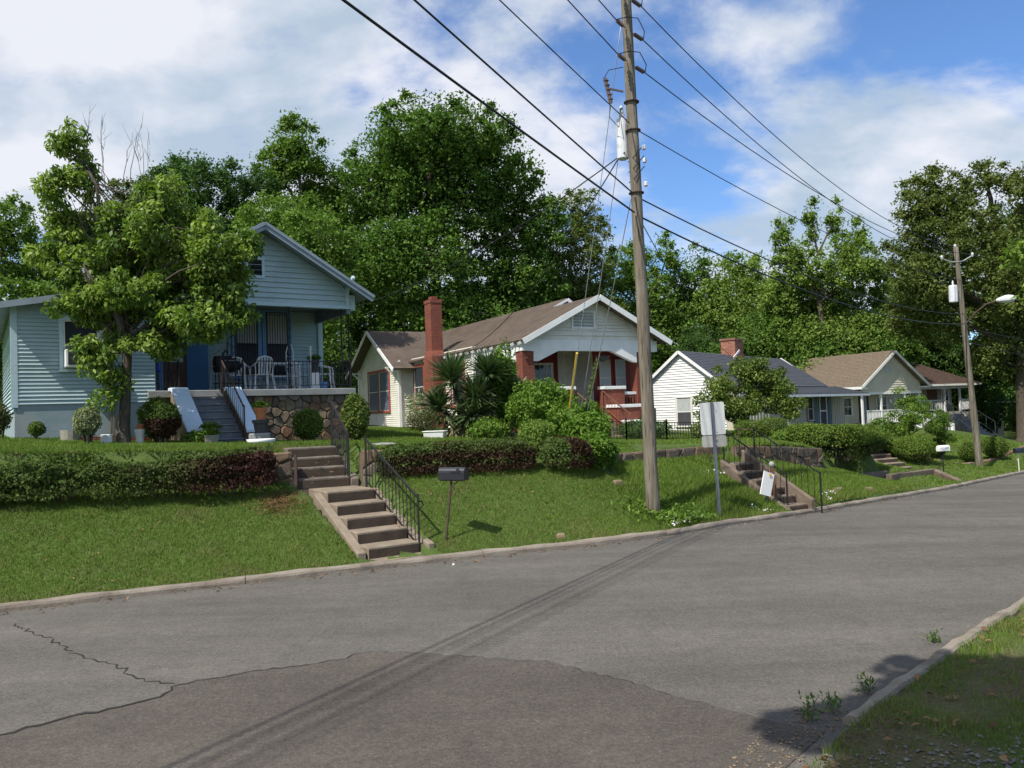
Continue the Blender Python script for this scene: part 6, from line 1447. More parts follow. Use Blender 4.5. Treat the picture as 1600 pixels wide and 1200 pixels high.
# ------------------------------------------------------------------ hedges
def tint_left(P, u, v, cx, rng):
    k = np.clip((u - .48) * 2.6 + .5 * fbm(P, 1.1, 4), 0, 1)
    return np.clip(k * (.35 + .75 * (v < .93)) + .10 * (v < .45) + rng.normal(0, .12, len(u)), 0, 1)
hedge('hedge', [(-8.6, 12.25), (-7.4, 12.6), (-6.2, 13.0), (-5.0, 13.40), (-4.12, 13.72)], [.40, .42, .45, .45, .40], [.50, .66, .54, .66, .76], 'long low hedge left of the dark stone steps, green turning purple-brown', 'lf_hedge', 2600, .055, .036, 51, tint_left, zf=[1.08, 1.08, 1.06, 1.04, 1.04], lump=.42)
hedge('hedge', [(-9.9, 11.6), (-9.2, 12.0), (-8.5, 12.2), (-7.9, 12.5)], [.5, .55, .5, .3], [.42, .58, .62, .5], 'straggling bright green undergrowth at the left end of the long hedge', 'lf_bush', 1700, .085, .05, 52, lambda P, u, v, cx, rng: u * 0, zf=[1.02, 1.05, 1.06, 1.06], lump=.35, cat='undergrowth')
def tint_right(P, u, v, cx, rng):
    top = np.clip((v - .62) * 5, 0, 1)
    k = np.clip(.95 - top * np.clip(1.1 - (u > .35) * .55 * (1 + fbm(P, 1.2, 8)), 0, 1), 0, 1)
    return np.clip(k * np.clip(u * 3 + .35, 0, 1) + rng.normal(0, .12, len(u)), 0, 1)
hedge('hedge', [(-2.55, 14.65), (-1.6, 14.9), (-.6, 15.05), (.36, 15.25)], [.36, .38, .38, .36], [.60, .64, .66, .66], 'clipped hedge behind the dark mailbox, green top and red-brown face', 'lf_hedge', 3000, .050, .034, 53, tint_right, zf=[1.08, 1.08, 1.06, 1.05], lump=.13)
hedge('hedge', [(.46, 15.28), (.95, 15.5), (1.42, 15.75)], [.40, .48, .42], [.62, .70, .64], 'short rounded end block of the clipped hedge, half green half red-brown', 'lf_hedge', 3000, .050, .034, 54, lambda P, u, v, cx, rng: np.clip((u > .42) * .9 + (v < .35) * .5 + rng.normal(0, .15, len(u)), 0, 1), zf=[1.05, 1.03, 1.0], lump=.07)
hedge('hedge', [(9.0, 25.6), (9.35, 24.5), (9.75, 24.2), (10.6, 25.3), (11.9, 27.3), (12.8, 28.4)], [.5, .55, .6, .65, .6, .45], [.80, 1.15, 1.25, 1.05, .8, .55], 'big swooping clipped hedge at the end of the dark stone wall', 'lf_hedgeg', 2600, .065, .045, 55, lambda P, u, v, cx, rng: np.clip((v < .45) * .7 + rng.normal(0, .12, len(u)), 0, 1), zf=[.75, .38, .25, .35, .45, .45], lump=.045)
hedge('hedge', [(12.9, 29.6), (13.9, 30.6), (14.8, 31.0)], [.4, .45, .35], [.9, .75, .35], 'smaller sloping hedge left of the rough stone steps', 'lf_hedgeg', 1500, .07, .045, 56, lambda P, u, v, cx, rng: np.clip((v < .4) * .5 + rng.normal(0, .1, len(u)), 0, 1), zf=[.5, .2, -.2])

# ------------------------------------------------------------------ bushes
def B(x, y, rx, rz, label, mat='lf_bush', n=3500, L=.055, Wd=.036, cat='bush', z=None, **k):
    B.i += 1
    return bush(k.pop('name', 'bush'), (x, y, gz(x, y) if z is None else z), rx, rz, label, mat, n, L, Wd, 100 + B.i, cat, **k)
B.i = 0
B(-8.55, 16.0, .26, .30, 'pale variegated leafy bush left of the yard tree', 'lf_cream', 3800, .05, .034, stem=.16, lump=.2)
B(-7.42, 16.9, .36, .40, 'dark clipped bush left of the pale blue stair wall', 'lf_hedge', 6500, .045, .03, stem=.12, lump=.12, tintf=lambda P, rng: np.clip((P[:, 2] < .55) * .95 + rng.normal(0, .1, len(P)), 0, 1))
B(-7.75, 17.4, .40, .46, 'green bush behind the dark clipped bush near the stair wall', 'lf_bush', 4500, .06, .04, stem=.10, lump=.18)
B(-10.05, 16.8, .17, .16, 'tiny round bush in front of the teal wing foundation', 'lf_bush', 1500, .04, .028, stem=.08)
B(-10.9, 16.9, .22, .30, 'brownish dry shrub at the far left corner of the teal wing', 'lf_hedge', 1500, .06, .03, lump=.35, tintf=lambda P, rng: rng.random(len(P)) * .8)
B(-4.72, 18.3, .34, .36, 'round green bush against the stone porch base', 'lf_bush', 4200, .05, .034, stem=.05, squareness=2.4)
B(-4.05, 20.5, .36, .58, 'tall leafy bush at the right corner of the stone porch', 'lf_mag', 4200, .075, .045, stem=.05, lump=.25)
B(-6.9, 17.3, .28, .15, 'low weeds at the foot of the left stair wall', 'lf_oak2', 900, .07, .035, stem=.0, lump=.4)
B(-3.3, 30.0, .75, .62, 'thin leggy bush at the bungalow wing corner', 'lf_cream', 1500, .10, .06, stem=.2, lump=.5)
B(-3.2, 28.2, .6, .35, 'dry brown grass clump near the bungalow chimney', 'lf_hedge', 1800, .16, .02, lump=.4, stem=0, tintf=lambda P, rng: rng.random(len(P)) * .9)
B(.80, 22.4, .95, .82, 'bright green leafy shrub before the bungalow steps, left of the guy guard', 'lf_lime', 9000, .125, .062, stem=.02, lump=.32, name='shrub', cat='shrub')
B(1.75, 21.6, .85, .55, 'bright green shrub around the foot of the yellow guard', 'lf_lime', 6000, .115, .058, stem=.0, lump=.35, name='shrub', cat='shrub')
B(1.55, 17.2, .52, .38, 'bright green bush spilling over the right end of the clipped hedge', 'lf_lime', 5200, .10, .06, stem=.05, lump=.25, name='shrub', cat='shrub')
B(1.62, 16.1, .42, .36, 'bright green bush low against the wall at the hedge end', 'lf_lime', 4200, .10, .058, stem=.0, lump=.28, name='shrub', cat='shrub')
B(1.85, 16.75, .32, .26, 'small leafy clump under the bush at the hedge end', 'lf_lime', 1800, .10, .055, stem=.0, lump=.3, name='shrub', cat='shrub')
B(.55, 19.0, .42, .34, 'dome shaped fern-like bush in front of the bright shrub', 'lf_light', 2600, .10, .03, stem=.0, lump=.25)
B(-.35, 24.8, .55, 1.35, 'tall leafy climber against the bungalow porch opening', 'lf_lime', 5200, .12, .07, stem=.1, lump=.4, name='shrub', cat='shrub')
B(-.7, 22.6, .6, .3, 'low leafy plants under the yucca', 'lf_oak2', 1500, .13, .05, stem=0, lump=.4)
B(3.0, 29.7, .42, .62, 'thin flowering shrub on the right side of the bungalow steps', 'lf_oak2', 900, .10, .05, stem=.1, lump=.5, name='shrub', cat='shrub')
B(5.0, 30.6, 1.1, .38, 'dark low bushes behind the black iron fence', 'lf_dark', 3200, .09, .05, stem=0, lump=.3)
B(7.55, 31.0, .7, .4, 'dark green bush behind the sign plate', 'lf_mag', 2600, .09, .05, stem=0, lump=.25)
B(8.75, 29.6, .55, .34, 'box shaped clipped bush left of the big hedge', 'lf_bush', 4200, .06, .04, stem=.03, squareness=4)
B(9.75, 30.0, .55, .42, 'taller clipped bush beside the box shaped one', 'lf_bush', 4200, .06, .04, stem=.03, squareness=4)
B(9.2, 27.0, .5, .28, 'leafy weeds between the box shaped bush and the big hedge', 'lf_oak2', 2000, .08, .04, stem=0, lump=.35)
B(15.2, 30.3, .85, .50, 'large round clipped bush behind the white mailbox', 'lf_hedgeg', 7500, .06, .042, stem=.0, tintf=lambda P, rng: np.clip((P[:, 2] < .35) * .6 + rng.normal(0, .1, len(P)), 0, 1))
B(16.2, 35.3, .52, .55, 'egg shaped clipped bush below the cream cottage porch', 'lf_bush', 3600, .07, .045, stem=.03)
B(17.3, 36.2, .45, .40, 'pale rounded bush next to the egg shaped one', 'lf_light', 2600, .07, .045, stem=.03)
B(19.9, 37.6, .46, .45, 'clipped ball bush left of the far pole, behind its twin', 'lf_bush', 3000, .07, .045, stem=.05)
B(20.25, 35.6, .44, .45, 'clipped ball bush touching the far pole on its left', 'lf_bush', 3600, .07, .045, stem=.08)
B(22.45, 37.3, .60, .52, 'largest clipped ball bush, right of the far pole', 'lf_bush', 4800, .07, .045, stem=.08)
B(14.2, 32.4, .9, .45, 'low dark shrub at the foot of the white porch rail', 'lf_dark', 3000, .08, .05, stem=0, lump=.2)

for i, (x, y, rx, rz, lab) in enumerate(((37.5, 55.5, 2.6, 2.0, 'tall dark thicket added to fill in the shade right of the far house steps'), (42.5, 57.0, 3.0, 2.6, 'dark thicket added to fill in the shade at the right edge before the carport'), (36.5, 64, 3.0, 2.4, 'dark thicket added to fill in the shade behind the far house'))):
    B(x, y, rx, rz, lab, 'lf_dark', 6500, .26, .17, stem=0, lump=.3, name='thicket', cat='thicket')  # dense foliage added to darken the shaded far right
# ------------------------------------------------------------------ yuccas
def yucca(base, heads, label, seed, cat='yucca plant'):
    rng = np.random.default_rng(seed); t = thing('yucca', base, label, cat); m = MB(); Ps = []; As = []; Ls = []; Ws = []; Tn = []; Ns = []
    for (x, y, z, r) in heads:
        p = np.array([x, y, z]); q = np.array([x * .25, y * .3, 0.0]); limb(m, q - [0, 0, .1], p, .09, .055, rng, 6, .1, 7)
        n = 230; d = sph(n, rng); d[:, 2] = np.where(d[:, 2] < -.45, -d[:, 2], d[:, 2]); d = unit(d + [0, 0, .25]); l = r * rng.uniform(.75, 1.1, n)
        Ps.append(p + d * (l * .5)[:, None]); As.append(d); Ls.append(l); Ws.append(np.full(n, .075)); Tn.append(np.clip(rng.normal(.0, .08, n), 0, 1)); Ns.append(np.cross(np.cross(d, [0, 0, 1.0]), d) + rng.normal(0, .2, (n, 3)))
        k = 150; u = rng.random(k); b = q + (p - q) * (.25 + .72 * u)[:, None]; a = rng.uniform(0, 6.28, k); d = unit(np.c_[np.cos(a), np.sin(a), -.25 + .8 * (u - .6)]); l = r * rng.uniform(.55, .95, k)
        Ps.append(b + d * (l * .5)[:, None]); As.append(d); Ls.append(l); Ws.append(np.full(k, .065)); Tn.append(np.clip(1.05 - u * 1.3 + rng.normal(0, .2, k), 0, 1)); Ns.append(np.cross(np.cross(d, [0, 0, 1.0]), d) + rng.normal(0, .2, (k, 3)))
    m.build('trunk', M['bark'], t, smooth=True); P = np.concatenate(Ps)
    link('foliage', leaves('foliage', P, np.concatenate(As), np.concatenate(Ns), np.concatenate(Ls), np.concatenate(Ws), M['lf_yucca'], tint=np.concatenate(Tn), rng=rng), t, loc=(0, 0, 0)); return t
yucca((-1.35, 24.0, gz(-1.35, 24)), [(-.42, .1, 1.70, 1.08), (.62, .2, 1.85, .95), (-.88, -.1, .90, .82), (.10, -.2, .60, .95), (.25, -.1, 1.15, .95)], 'spiky yucca with several heads in front of the brick chimney', 61)
yucca((-.15, 24.6, gz(-.15, 24.6)), [(.25, 0, 1.35, .65), (-.1, .2, .5, .6)], 'smaller yucca head half hidden right of the big yucca', 62)

# ------------------------------------------------------------------ yard things
def pot(x, y, r, h, label, mat, plant=None, n=260, pr=None, z=None, name='flower_pot', cat='flower pot', square=False, plantL=.09):
    z = gz(x, y) if z is None else z; t = thing(name, (x, y, z), label, cat, .5)
    m = MB()
    if square:
        m.hexa([(-r * .85, -r * .85, -.03), (r * .85, -r * .85, -.03), (r * .85, r * .85, -.03), (-r * .85, r * .85, -.03)], [(-r, -r, h), (r, -r, h), (r, r, h), (-r, r, h)]); m.box(-r * 1.06, r * 1.06, -r * 1.06, r * 1.06, h * .86, h + .004)
    else: m.lathe((0, 0, -.02), [(r * .70, 0), (r * .94, h * .8), (r * 1.06, h * .81), (r * 1.08, h + .02), (r * .9, h + .02), (r * .85, h * .9)], 14)
    m.build('pot', mat, t)
    if plant:
        rng = np.random.default_rng(int(abs(x * 100)) + 3); pr = pr or r; d = sph(n, rng); d[:, 2] = np.abs(d[:, 2]) * .6
        link('foliage', leaves('foliage', d * rng.random((n, 1)) ** .5 * pr + [0, 0, h + .02], d + rng.normal(0, .4, (n, 3)), rng.normal(0, .4, (n, 3)) + [0, 0, 1], plantL, plantL * .5, M[plant], rng=rng), t, loc=(0, 0, 0))
    return t
pot(-6.55, 17.25, .14, .20, 'square mossy concrete planter with lime plant at the foot of the grey steps', M['greypot'], 'lf_lime', square=True, pr=.2)
pot(-6.75, 17.75, .16, .30, 'dark pot with flat green plant beside the left stair wall', M['darkpot'], 'lf_light', pr=.24, z=gz(-6.75, 17.75) + .02)
pot(-5.45, 17.2, .13, .24, 'terracotta pots stacked with drooping plant right of the stair wall', M['terracotta'], 'lf_oak2', pr=.20, z=gz(-5.45, 17.2) + .52)
pot(-5.45, 17.2, .17, .28, 'dark pot on a concrete block under the terracotta one', M['darkpot'], z=gz(-5.45, 17.2) + .22)
t = thing('concrete_block', (-5.45, 17.15, gz(-5.45, 17.15)), 'grey concrete block under the dark pot beside the stair wall', 'block', .2); m = MB(); m.box(-.22, .2, -.16, .16, -.05, .21); m.build('block', M['concgrey'], t, bevel=.02)
t = thing('basin', (-5.15, 16.25, gz(-5.15, 16.25)), 'white shallow basin lying on the lawn above the stone steps', 'basin'); m = MB(); m.lathe((0, 0, -.02), [(.16, 0), (.26, .06), (.29, .13), (.27, .13), (.22, .05), (.03, .04)], 20); m.build('bowl', M['white'], t, smooth=True)
pot(-7.92, 16.9, .10, .32, 'white pail with a small terracotta pot beside the yard tree', M['white'], name='pail', cat='pail')
pot(-7.9, 16.9, .08, .10, 'little terracotta pot standing on the white pail', M['terracotta'], z=gz(-7.9, 16.9) + .33)
t = thing('white_block', (-8.45, 16.55, gz(-8.45, 16.55)), 'white painted block left of the yard tree trunk', 'block', .3); m = MB(); m.box(-.1, .12, -.1, .1, -.03, .20); m.build('block', M['white'], t, bevel=.01)
t = thing('planter_tub', (-9.55, 17.2, gz(-9.55, 17.2)), 'round weathered tub against the teal wing foundation', 'tub'); m = MB(); m.lathe((0, 0, 0), [(.2, 0), (.21, .24), (.17, .24), (.16, .1)], 14); m.lathe((0, 0, -.05), [(.27, 0), (.27, .06)], 14); m.build('tub', M['greypot'], t)
for x, y, lab in ((-9.1, 17.4, 'red brick edging piece right of the weathered tub'), (-8.5, 17.75, 'red brick edging piece behind the variegated bush')):
    t = thing('brick_edging', (x, y, gz(x, y)), lab, 'brick border', Hrot(56)); m = MB()
    for i in range(4): m.box(i * .21 - .42, i * .21 - .22, -.05, .05, -.03, .10 + .01 * (i % 2))
    m.build('bricks', M['brick'], t)
t = thing('white_tub', (-2.27, 23.0, gz(-2.27, 23)), 'white rectangular tub on the lawn left of the yucca', 'tub', R(-10)); m = MB(); m.hexa([(-.28, -.17, 0), (.28, -.17, 0), (.28, .17, 0), (-.28, .17, 0)], [(-.31, -.2, .21), (.31, -.2, .21), (.31, .2, .21), (-.31, .2, .21)]); m.box(-.33, .33, -.22, .22, .19, .215); m.build('tub', M['white'], t, bevel=.012)
t = thing('utility_cover', (-2.55, 15.5, gz(-2.55, 15.5)), 'pale flat cover on the lawn just behind the lower rail top', 'cover'); m = MB(); m.lathe((0, 0, -.02), [(.26, 0), (.26, .05), (.2, .07), (.02, .08)], 18); m.build('disc', M['concgrey'], t)
t = thing('straw_patch', (-3.95, 13.35, gz(-3.95, 13.35)), 'dry straw heap left of the brown steps', 'straw'); rg = np.random.default_rng(9); n = 1400
P = np.c_[rg.normal(0, .18, n), rg.normal(0, .22, n), np.abs(rg.normal(0, .03, n))]; P[:, 2] += ground_z(P[:, :2] + np.array(t.location)[None, :2], False) - t.location.z
link('straw', leaves('straw', P, rg.normal(0, 1, (n, 3)) * [1, 1, .3], rg.normal(0, .3, (n, 3)) + [0, 0, 1], .13, .008, M['litter'], rng=rg), t, loc=(0, 0, 0))
t = thing('downspout', (-2.95, 38.8, gz(-2.95, 38.8)), 'grey pipe leaning on the bungalow wing beside the red window', 'pipe'); m = MB(); m.tube([(-2.2, 5.2, -.1), (-2.05, 5.3, 2.2)], .05, 6); m.build('pipe', M['steel'], t)

# ------------------------------------------------------------------ things on the teal porch
def plastic_chair(t, k, rot, label):
    c = thing('plastic_chair', H1p(t, k, 3.03), label, 'chair', Hrot(56) + rot, 'white plastic chairs on the teal porch'); W_ = M['whiteplastic']
    m = MB(); m.prism([(-.24, -.22, .42), (.24, -.22, .42), (.22, .22, .40), (-.22, .22, .40)], (0, 0, .03)); m.build('seat', W_, c, bevel=.008)
    for sx in (-1, 1):
        for sy in (-1, 1): m = MB(); m.beam((sx * .27, sy * .25, 0), (sx * .22, sy * .2, .42), .05, .04, up=(0, 1, 0)); m.build('leg', W_, c)
        m = MB(); m.tube([(sx * .25, -.22, .42), (sx * .28, -.2, .62), (sx * .27, .1, .66), (sx * .22, .24, .72)], .022, 6); m.build('armrest', W_, c)
    m = MB(); pts = [(-.22, .2, .42), (-.24, .26, .7), (-.16, .30, .86), (0, .31, .90), (.16, .30, .86), (.24, .26, .7), (.22, .2, .42)]; m.tube(pts, .022, 6)
    for q in (-.14, -.07, 0, .07, .14): m.beam((q, .2, .43), (q * 1.05, .30, .87), .035, .012, up=(0, 1, 0))
    m.build('backrest', W_, c); return c
ch = plastic_chair(-2.25, .75, R(180), 'white plastic chair with its slatted back to the street, left of the porch table')
for a in ((-2.78, 1.1, R(150), 'white plastic chair next to the dark grill on the porch'), (-.50, .8, R(60), 'white chair at the right end of the porch near the trellis post'), (-.95, 1.6, R(20), 'white plastic chair behind the red flowers on the porch')):
    c = dup(ch, H1p(a[0], a[1], 3.03), Hrot(56) + a[2], label=a[3])
tb_ = thing('patio_table', H1p(-1.72, .9, 3.03), 'white patio table with shelf behind the porch rail', 'table', Hrot(56))
m = MB(); m.box(-.5, .5, -.35, .35, .70, .74); m.build('tabletop', M['whiteplastic'], tb_, bevel=.01)
for sx in (-.44, .44):
    for sy in (-.3, .3): m = MB(); m.beam((sx, sy, 0), (sx, sy, .7), .05, .05, up=(0, 1, 0)); m.build('leg', M['whiteplastic'], tb_)
m = MB(); m.box(-.44, .44, -.3, .3, .36, .39); m.box(-.44, .44, -.3, .3, .10, .13); m.parts('shelf', M['whiteplastic'], tb_)
gr = thing('barrel_grill', H1p(-3.05, 1.0, 3.03), 'dark barrel grill on legs on the porch beside the blue door', 'grill', Hrot(56))
m = MB(); m.lathe((-.38, 0, .72), [(.05, 0), (.22, .02), (.22, .74), (.05, .76)], 16, axis=(1, 0, 0)); m.build('drum', M['iron'], gr)
for sx in (-.3, .3):
    for sy in (-.16, .16): m = MB(); m.beam((sx, sy * 1.2, 0), (sx, sy, .6), .025, .025, up=(0, 1, 0)); m.build('leg', M['iron'], gr)
m = MB(); m.tube([(-.2, -.22, .8), (-.2, -.28, .8), (.2, -.28, .8), (.2, -.22, .8)], .012, 5); m.build('handle', M['steel'], gr)
m = MB(); m.box(-.36, .36, -.2, .2, .2, .22); m.build('shelf', M['rustiron'], gr)
fs_ = thing('metal_stand', H1p(-1.58, .45, 3.03), 'thin white metal plant stand rising above the porch rail', 'stand', Hrot(56)); m = MB()
for q in (-.10, .10): m.tube([(q, 0, 0), (q, 0, 1.0), (q * .3, 0, 1.25)], .012, 5)
for z in (.3, .6, .9): m.tube([(-.10, 0, z), (.10, 0, z)], .010, 5)
m.build('frame', M['whiteplastic'], fs_)
fs2 = thing('metal_stand', H1p(-.98, .5, 3.03), 'narrow white post stand beside the red flowers on the porch', 'stand', Hrot(56)); m = MB(); m.tube([(0, 0, 0), (0, 0, 1.2)], .02, 6)
for z in (.95, 1.02, 1.09, 1.16): m.tube([(-.05, 0, z), (.05, 0, z)], .012, 5)
m.build('post', M['whiteplastic'], fs2)
pt = pot(*H1p(-.85, .6, 0)[:2], .13, .35, 'potted red flowers on a stand on the teal porch', M['darkpot'], 'lf_oak2', z=3.5, pr=.2)
rg = np.random.default_rng(4); n = 120; d = sph(n, rg)
o = leaves('flowers', d * .10 + [0, 0, .52], d, d, .06, .05, M['red'], rng=rg); link('flower', o, pt, loc=(0, 0, 0))
m = MB(); m.box(-.12, .12, -.12, .12, -.47, -.01); m.build('plinth', M['white'], pt)
bu = pot(*H1p(-.62, .5, 0)[:2], .11, .20, 'small blue bucket on the teal porch floor', M['bluedoor'], z=3.03, name='bucket', cat='bucket')
lad = thing('frame_chair', H1p(-3.42, .9, 3.03), 'pale wooden folding frame by the blue door', 'folding frame', Hrot(56)); m = MB()
m.beam((-.14, 0, 0), (-.05, .1, .95), .04, .03, up=(0, 1, 0)); m.beam((.16, 0, 0), (.10, .1, .95), .04, .03, up=(0, 1, 0))
for z in (.25, .45, .65): m.beam((-.12, .03, z), (.14, .03, z), .03, .02)
m.beam((-.05, .1, .95), (.22, -.2, 1.15), .03, .03); m.build('frame', M['greypot'], lad)
tp_ = thing('tarp_covered_boxes', H1p(-5.0, .9, 3.03), 'stack of boxes under a blue tarp at the left end of the porch', 'boxes', Hrot(56))
m = MB(); m.box(-.25, .10, -.2, .2, 0, .30); m.box(-.22, .14, -.18, .2, .30, .55); m.build('box', M['cream'], tp_)
m = MB(); m.hexa([(-.32, -.26, .50), (.22, -.26, .50), (.22, .26, .50), (-.32, .26, .50)], [(-.28, -.2, .78), (.16, -.22, .72), (.16, .2, .74), (-.28, .2, .8)]); m.build('tarp', M['bluetarp'], tp_, bevel=.03)
ac = thing('air_conditioner', H1p(-6.66, -.02, 3.58), 'boxy white air conditioner in the teal wing window', 'air conditioner', Hrot(56))
m = MB(); m.box(-.30, .30, -.38, .0, 0, .40); m.build('case', M['white'], ac, bevel=.012)
m = MB(); m.box(-.25, .25, -.386, -.381, .05, .35)
for i in range(9): m.box(-.25, .25, -.392, -.386, .06 + i * .033, .072 + i * .033)
m.build('grille', M['screen'], ac)
cl_ = thing('prop_post', H1p(-6.0, -.05, gz(*H1p(-6.0, -.05, 0)[:2])), 'grey wooden prop post under the air conditioner window', 'post', Hrot(56)); m = MB(); m.box(-.05, .05, -.12, -.02, -.1, 1.75); m.build('post', M['wood'], cl_)

# ------------------------------------------------------------------ grass, flowers, gravel, litter
def grass_field(name, box, accept, dens, hgt, wid, label, seed, dry=.3, hmul=None, lean=.45):
    rng = np.random.default_rng(seed); x0, x1, y0, y1 = box; N = int((x1 - x0) * (y1 - y0) * dens)
    P = np.c_[rng.uniform(x0, x1, N), rng.uniform(y0, y1, N)]; d = np.hypot(P[:, 0], P[:, 1])
    P = P[rng.random(N) < np.clip((box[4] if len(box) > 4 else 11) / d, 0, 1) ** 1.5] if False else P
    P = P[accept(P)]
    for (o, rd, ed, r0, r1, hw, dep) in STAIR:
        a = (P - np.array(o)) @ np.array(rd); b = (P - np.array(o)) @ np.array(ed); P = P[~((a > r0 - .65) & (a < r1) & (np.abs(b) < hw + .12))]
    n = len(P); z = ground_z(P, False); d = np.hypot(P[:, 0], P[:, 1]); k = np.maximum(1, d / 13)
    patchy = fbm(P, 1.6, seed) * .6 + fbm(P, 5.0, seed + 3) * .4
    h = hgt * rng.uniform(.5, 1.2, n) * (1 + .35 * patchy) * (1 if hmul is None else hmul(P)); w = wid * k * rng.uniform(.7, 1.3, n)
    a = rng.uniform(0, 6.28, n); l = rng.normal(0, lean, (n, 2)) * h[:, None]
    V = np.empty((n, 3, 3)); ca, sa = np.cos(a) * w * .5, np.sin(a) * w * .5
    V[:, 0] = np.c_[P[:, 0] - ca, P[:, 1] - sa, z - .012]; V[:, 1] = np.c_[P[:, 0] + ca, P[:, 1] + sa, z - .012]; V[:, 2] = np.c_[P[:, 0] + l[:, 0], P[:, 1] + l[:, 1], z + h]
    vl, _ = pline(P, KERB); near = np.clip(1 - np.abs(vl) / .5, 0, 1) * .35
    tint = np.clip((patchy - .12) * 1.1, 0, .75) * dry * 2 + near * rng.random(n) + (rng.random(n) < .06 * dry * 3) * .8
    me = quads_mesh(name, V, 3, M['grass'], {'var': np.clip(.45 + .3 * fbm(P, .8, seed + 9) + rng.normal(0, .2, n), 0, 1), 'tint': np.clip(tint, 0, 1)})
    o = link(name, me); return tag(o, label, 'grass', kind='stuff')
def side(P): return pline(P, KERB)[0], pline(P, WALL)[0]
def ac1(P): a, b = side(P); return (a > .10) & (b < .25) & (a < 5.5)
tall = lambda P: 1 + 1.1 * np.exp(-((P[:, 0] - 3.6) ** 2 / 5 + (P[:, 1] - 16.8) ** 2 / 5)) + .8 * np.exp(-((P[:, 0] - 7) ** 2 / 5 + (P[:, 1] - 20) ** 2 / 6))
grass_field('bank_grass', (-9.5, 2, 9.6, 16), ac1, 4200, .050, .011, 'mown grass on the bank left of the big pole', 71, .36)
grass_field('bank_grass', (2, 11, 13, 26), ac1, 2100, .065, .012, 'longer grass on the bank right of the big pole', 72, .14, tall)
def ac2(P): a, b = side(P); return (b > .05) & (a > .2)
def not_house(P, o, ang, t0, t1, k0, k1):
    a = R(ang); q = P - np.array(o); t = q @ np.array([math.sin(a), math.cos(a)]); k = q @ np.array([-math.cos(a), math.sin(a)]); return ~((t > t0) & (t < t1) & (k > k0) & (k < k1))
clear = lambda P: not_house(P, (-4.42, 22), 56, -8, .1, 0, 12) & not_house(P, (3.32, 33), 62, -3.8, 5, 0, 22) & not_house(P, (8.4, 39.5), 46, 0, 12, -4.4, 2.4) & not_house(P, (23.8, 50), 65, -2.7, 3, 0, 11)
grass_field('yard_grass', (-12.5, 3, 12.2, 22), lambda P: ac2(P) & clear(P), 1100, .055, .014, 'lawn in front of the teal house', 73, .15)
grass_field('yard_grass', (-7, 17, 22, 36), lambda P: ac2(P) & clear(P), 360, .07, .016, 'lawn in front of the bungalow and the white cottage', 74, .15)
grass_field('slope_grass', (9, 30, 20, 46), lambda P: (side(P)[0] > .2) & ((side(P)[1] < .1) | (P[:, 0] > 12.5)) & clear(P) & (P[:, 0] > P[:, 1] * .30 + 1.5), 300, .06, .017, 'clipped lawn sloping to the kerb below the cream cottage', 75, .25)
def ac3(P): r, _ = pline(P, RKERB); g = fbm(P, 1.1, 5) + .6 * fbm(P, 3.1, 6); return (r < -.06) & (r > -6) & (g * .7 + .58 > RNG.random(len(P)) + .8 * np.exp(-((P[:, 0] - 2.6) ** 2 + (P[:, 1] - 4.3) ** 2) / .5))
grass_field('verge_grass', (1.2, 9.5, 3.4, 11), ac3, 5200, .045, .008, 'patchy weedy grass on the near right verge', 76, .6, lambda P: 1 + .8 * np.clip(fbm(P, 2.0, 12), 0, 1))
grass_field('verge_grass', (8, 30, 10, 34), lambda P: (pline(P, RKERB)[0] < -.1) & (pline(P, RKERB)[0] > -4), 260, .08, .015, 'grass along the right verge farther up', 77, .3)
def scatter_solid(name, P, size, mats, seed, flat=.6):
    rng = np.random.default_rng(seed); n = len(P); base = np.array([(1, 0, 0), (-.5, .87, 0), (-.5, -.87, 0), (0, 0, 1), (0, 0, -1)], float); F = np.array([(0, 1, 3), (1, 2, 3), (2, 0, 3), (1, 0, 4), (2, 1, 4), (0, 2, 4)])
    s = size * rng.uniform(.4, 1.3, n); a = rng.uniform(0, 6.28, n); V = np.repeat(base[None], n, 0) * rng.uniform(.6, 1.3, (n, 5, 1)); V[:, :, 2] *= flat
    c, si = np.cos(a)[:, None], np.sin(a)[:, None]; X = V[:, :, 0] * c - V[:, :, 1] * si; Y = V[:, :, 0] * si + V[:, :, 1] * c
    V = np.stack([X, Y, V[:, :, 2]], -1) * s[:, None, None] + P[:, None, :]
    T = V[:, F].reshape(n * 6, 3, 3); me = quads_mesh(name, T, 3, mats); return me
rg = np.random.default_rng(15); n = 2600; P = np.c_[rg.normal(2.9, .75, n), rg.normal(4.35, .32, n)]; r, _ = pline(P, RKERB); P = P[(r < -.05)]
o = link('gravel', scatter_solid('gravel', np.c_[P, ground_z(P, False) + .008], .017, M['gravel'], 3)); tag(o, 'loose grey gravel in the shade at the near right corner', 'gravel', kind='stuff')
n = 1500; P = np.c_[rg.uniform(1.1, 2.3, n), rg.uniform(3.9, 5.9, n)]; r, _ = pline(P, RKERB); P = P[(r > -.03) & (r < .35)]
o = link('grit', scatter_solid('grit', np.c_[P, P[:, 0] * 0 + .010], .012, M['stones'][1], 4)); tag(o, 'loose grit along the broken asphalt corner', 'grit', kind='stuff')
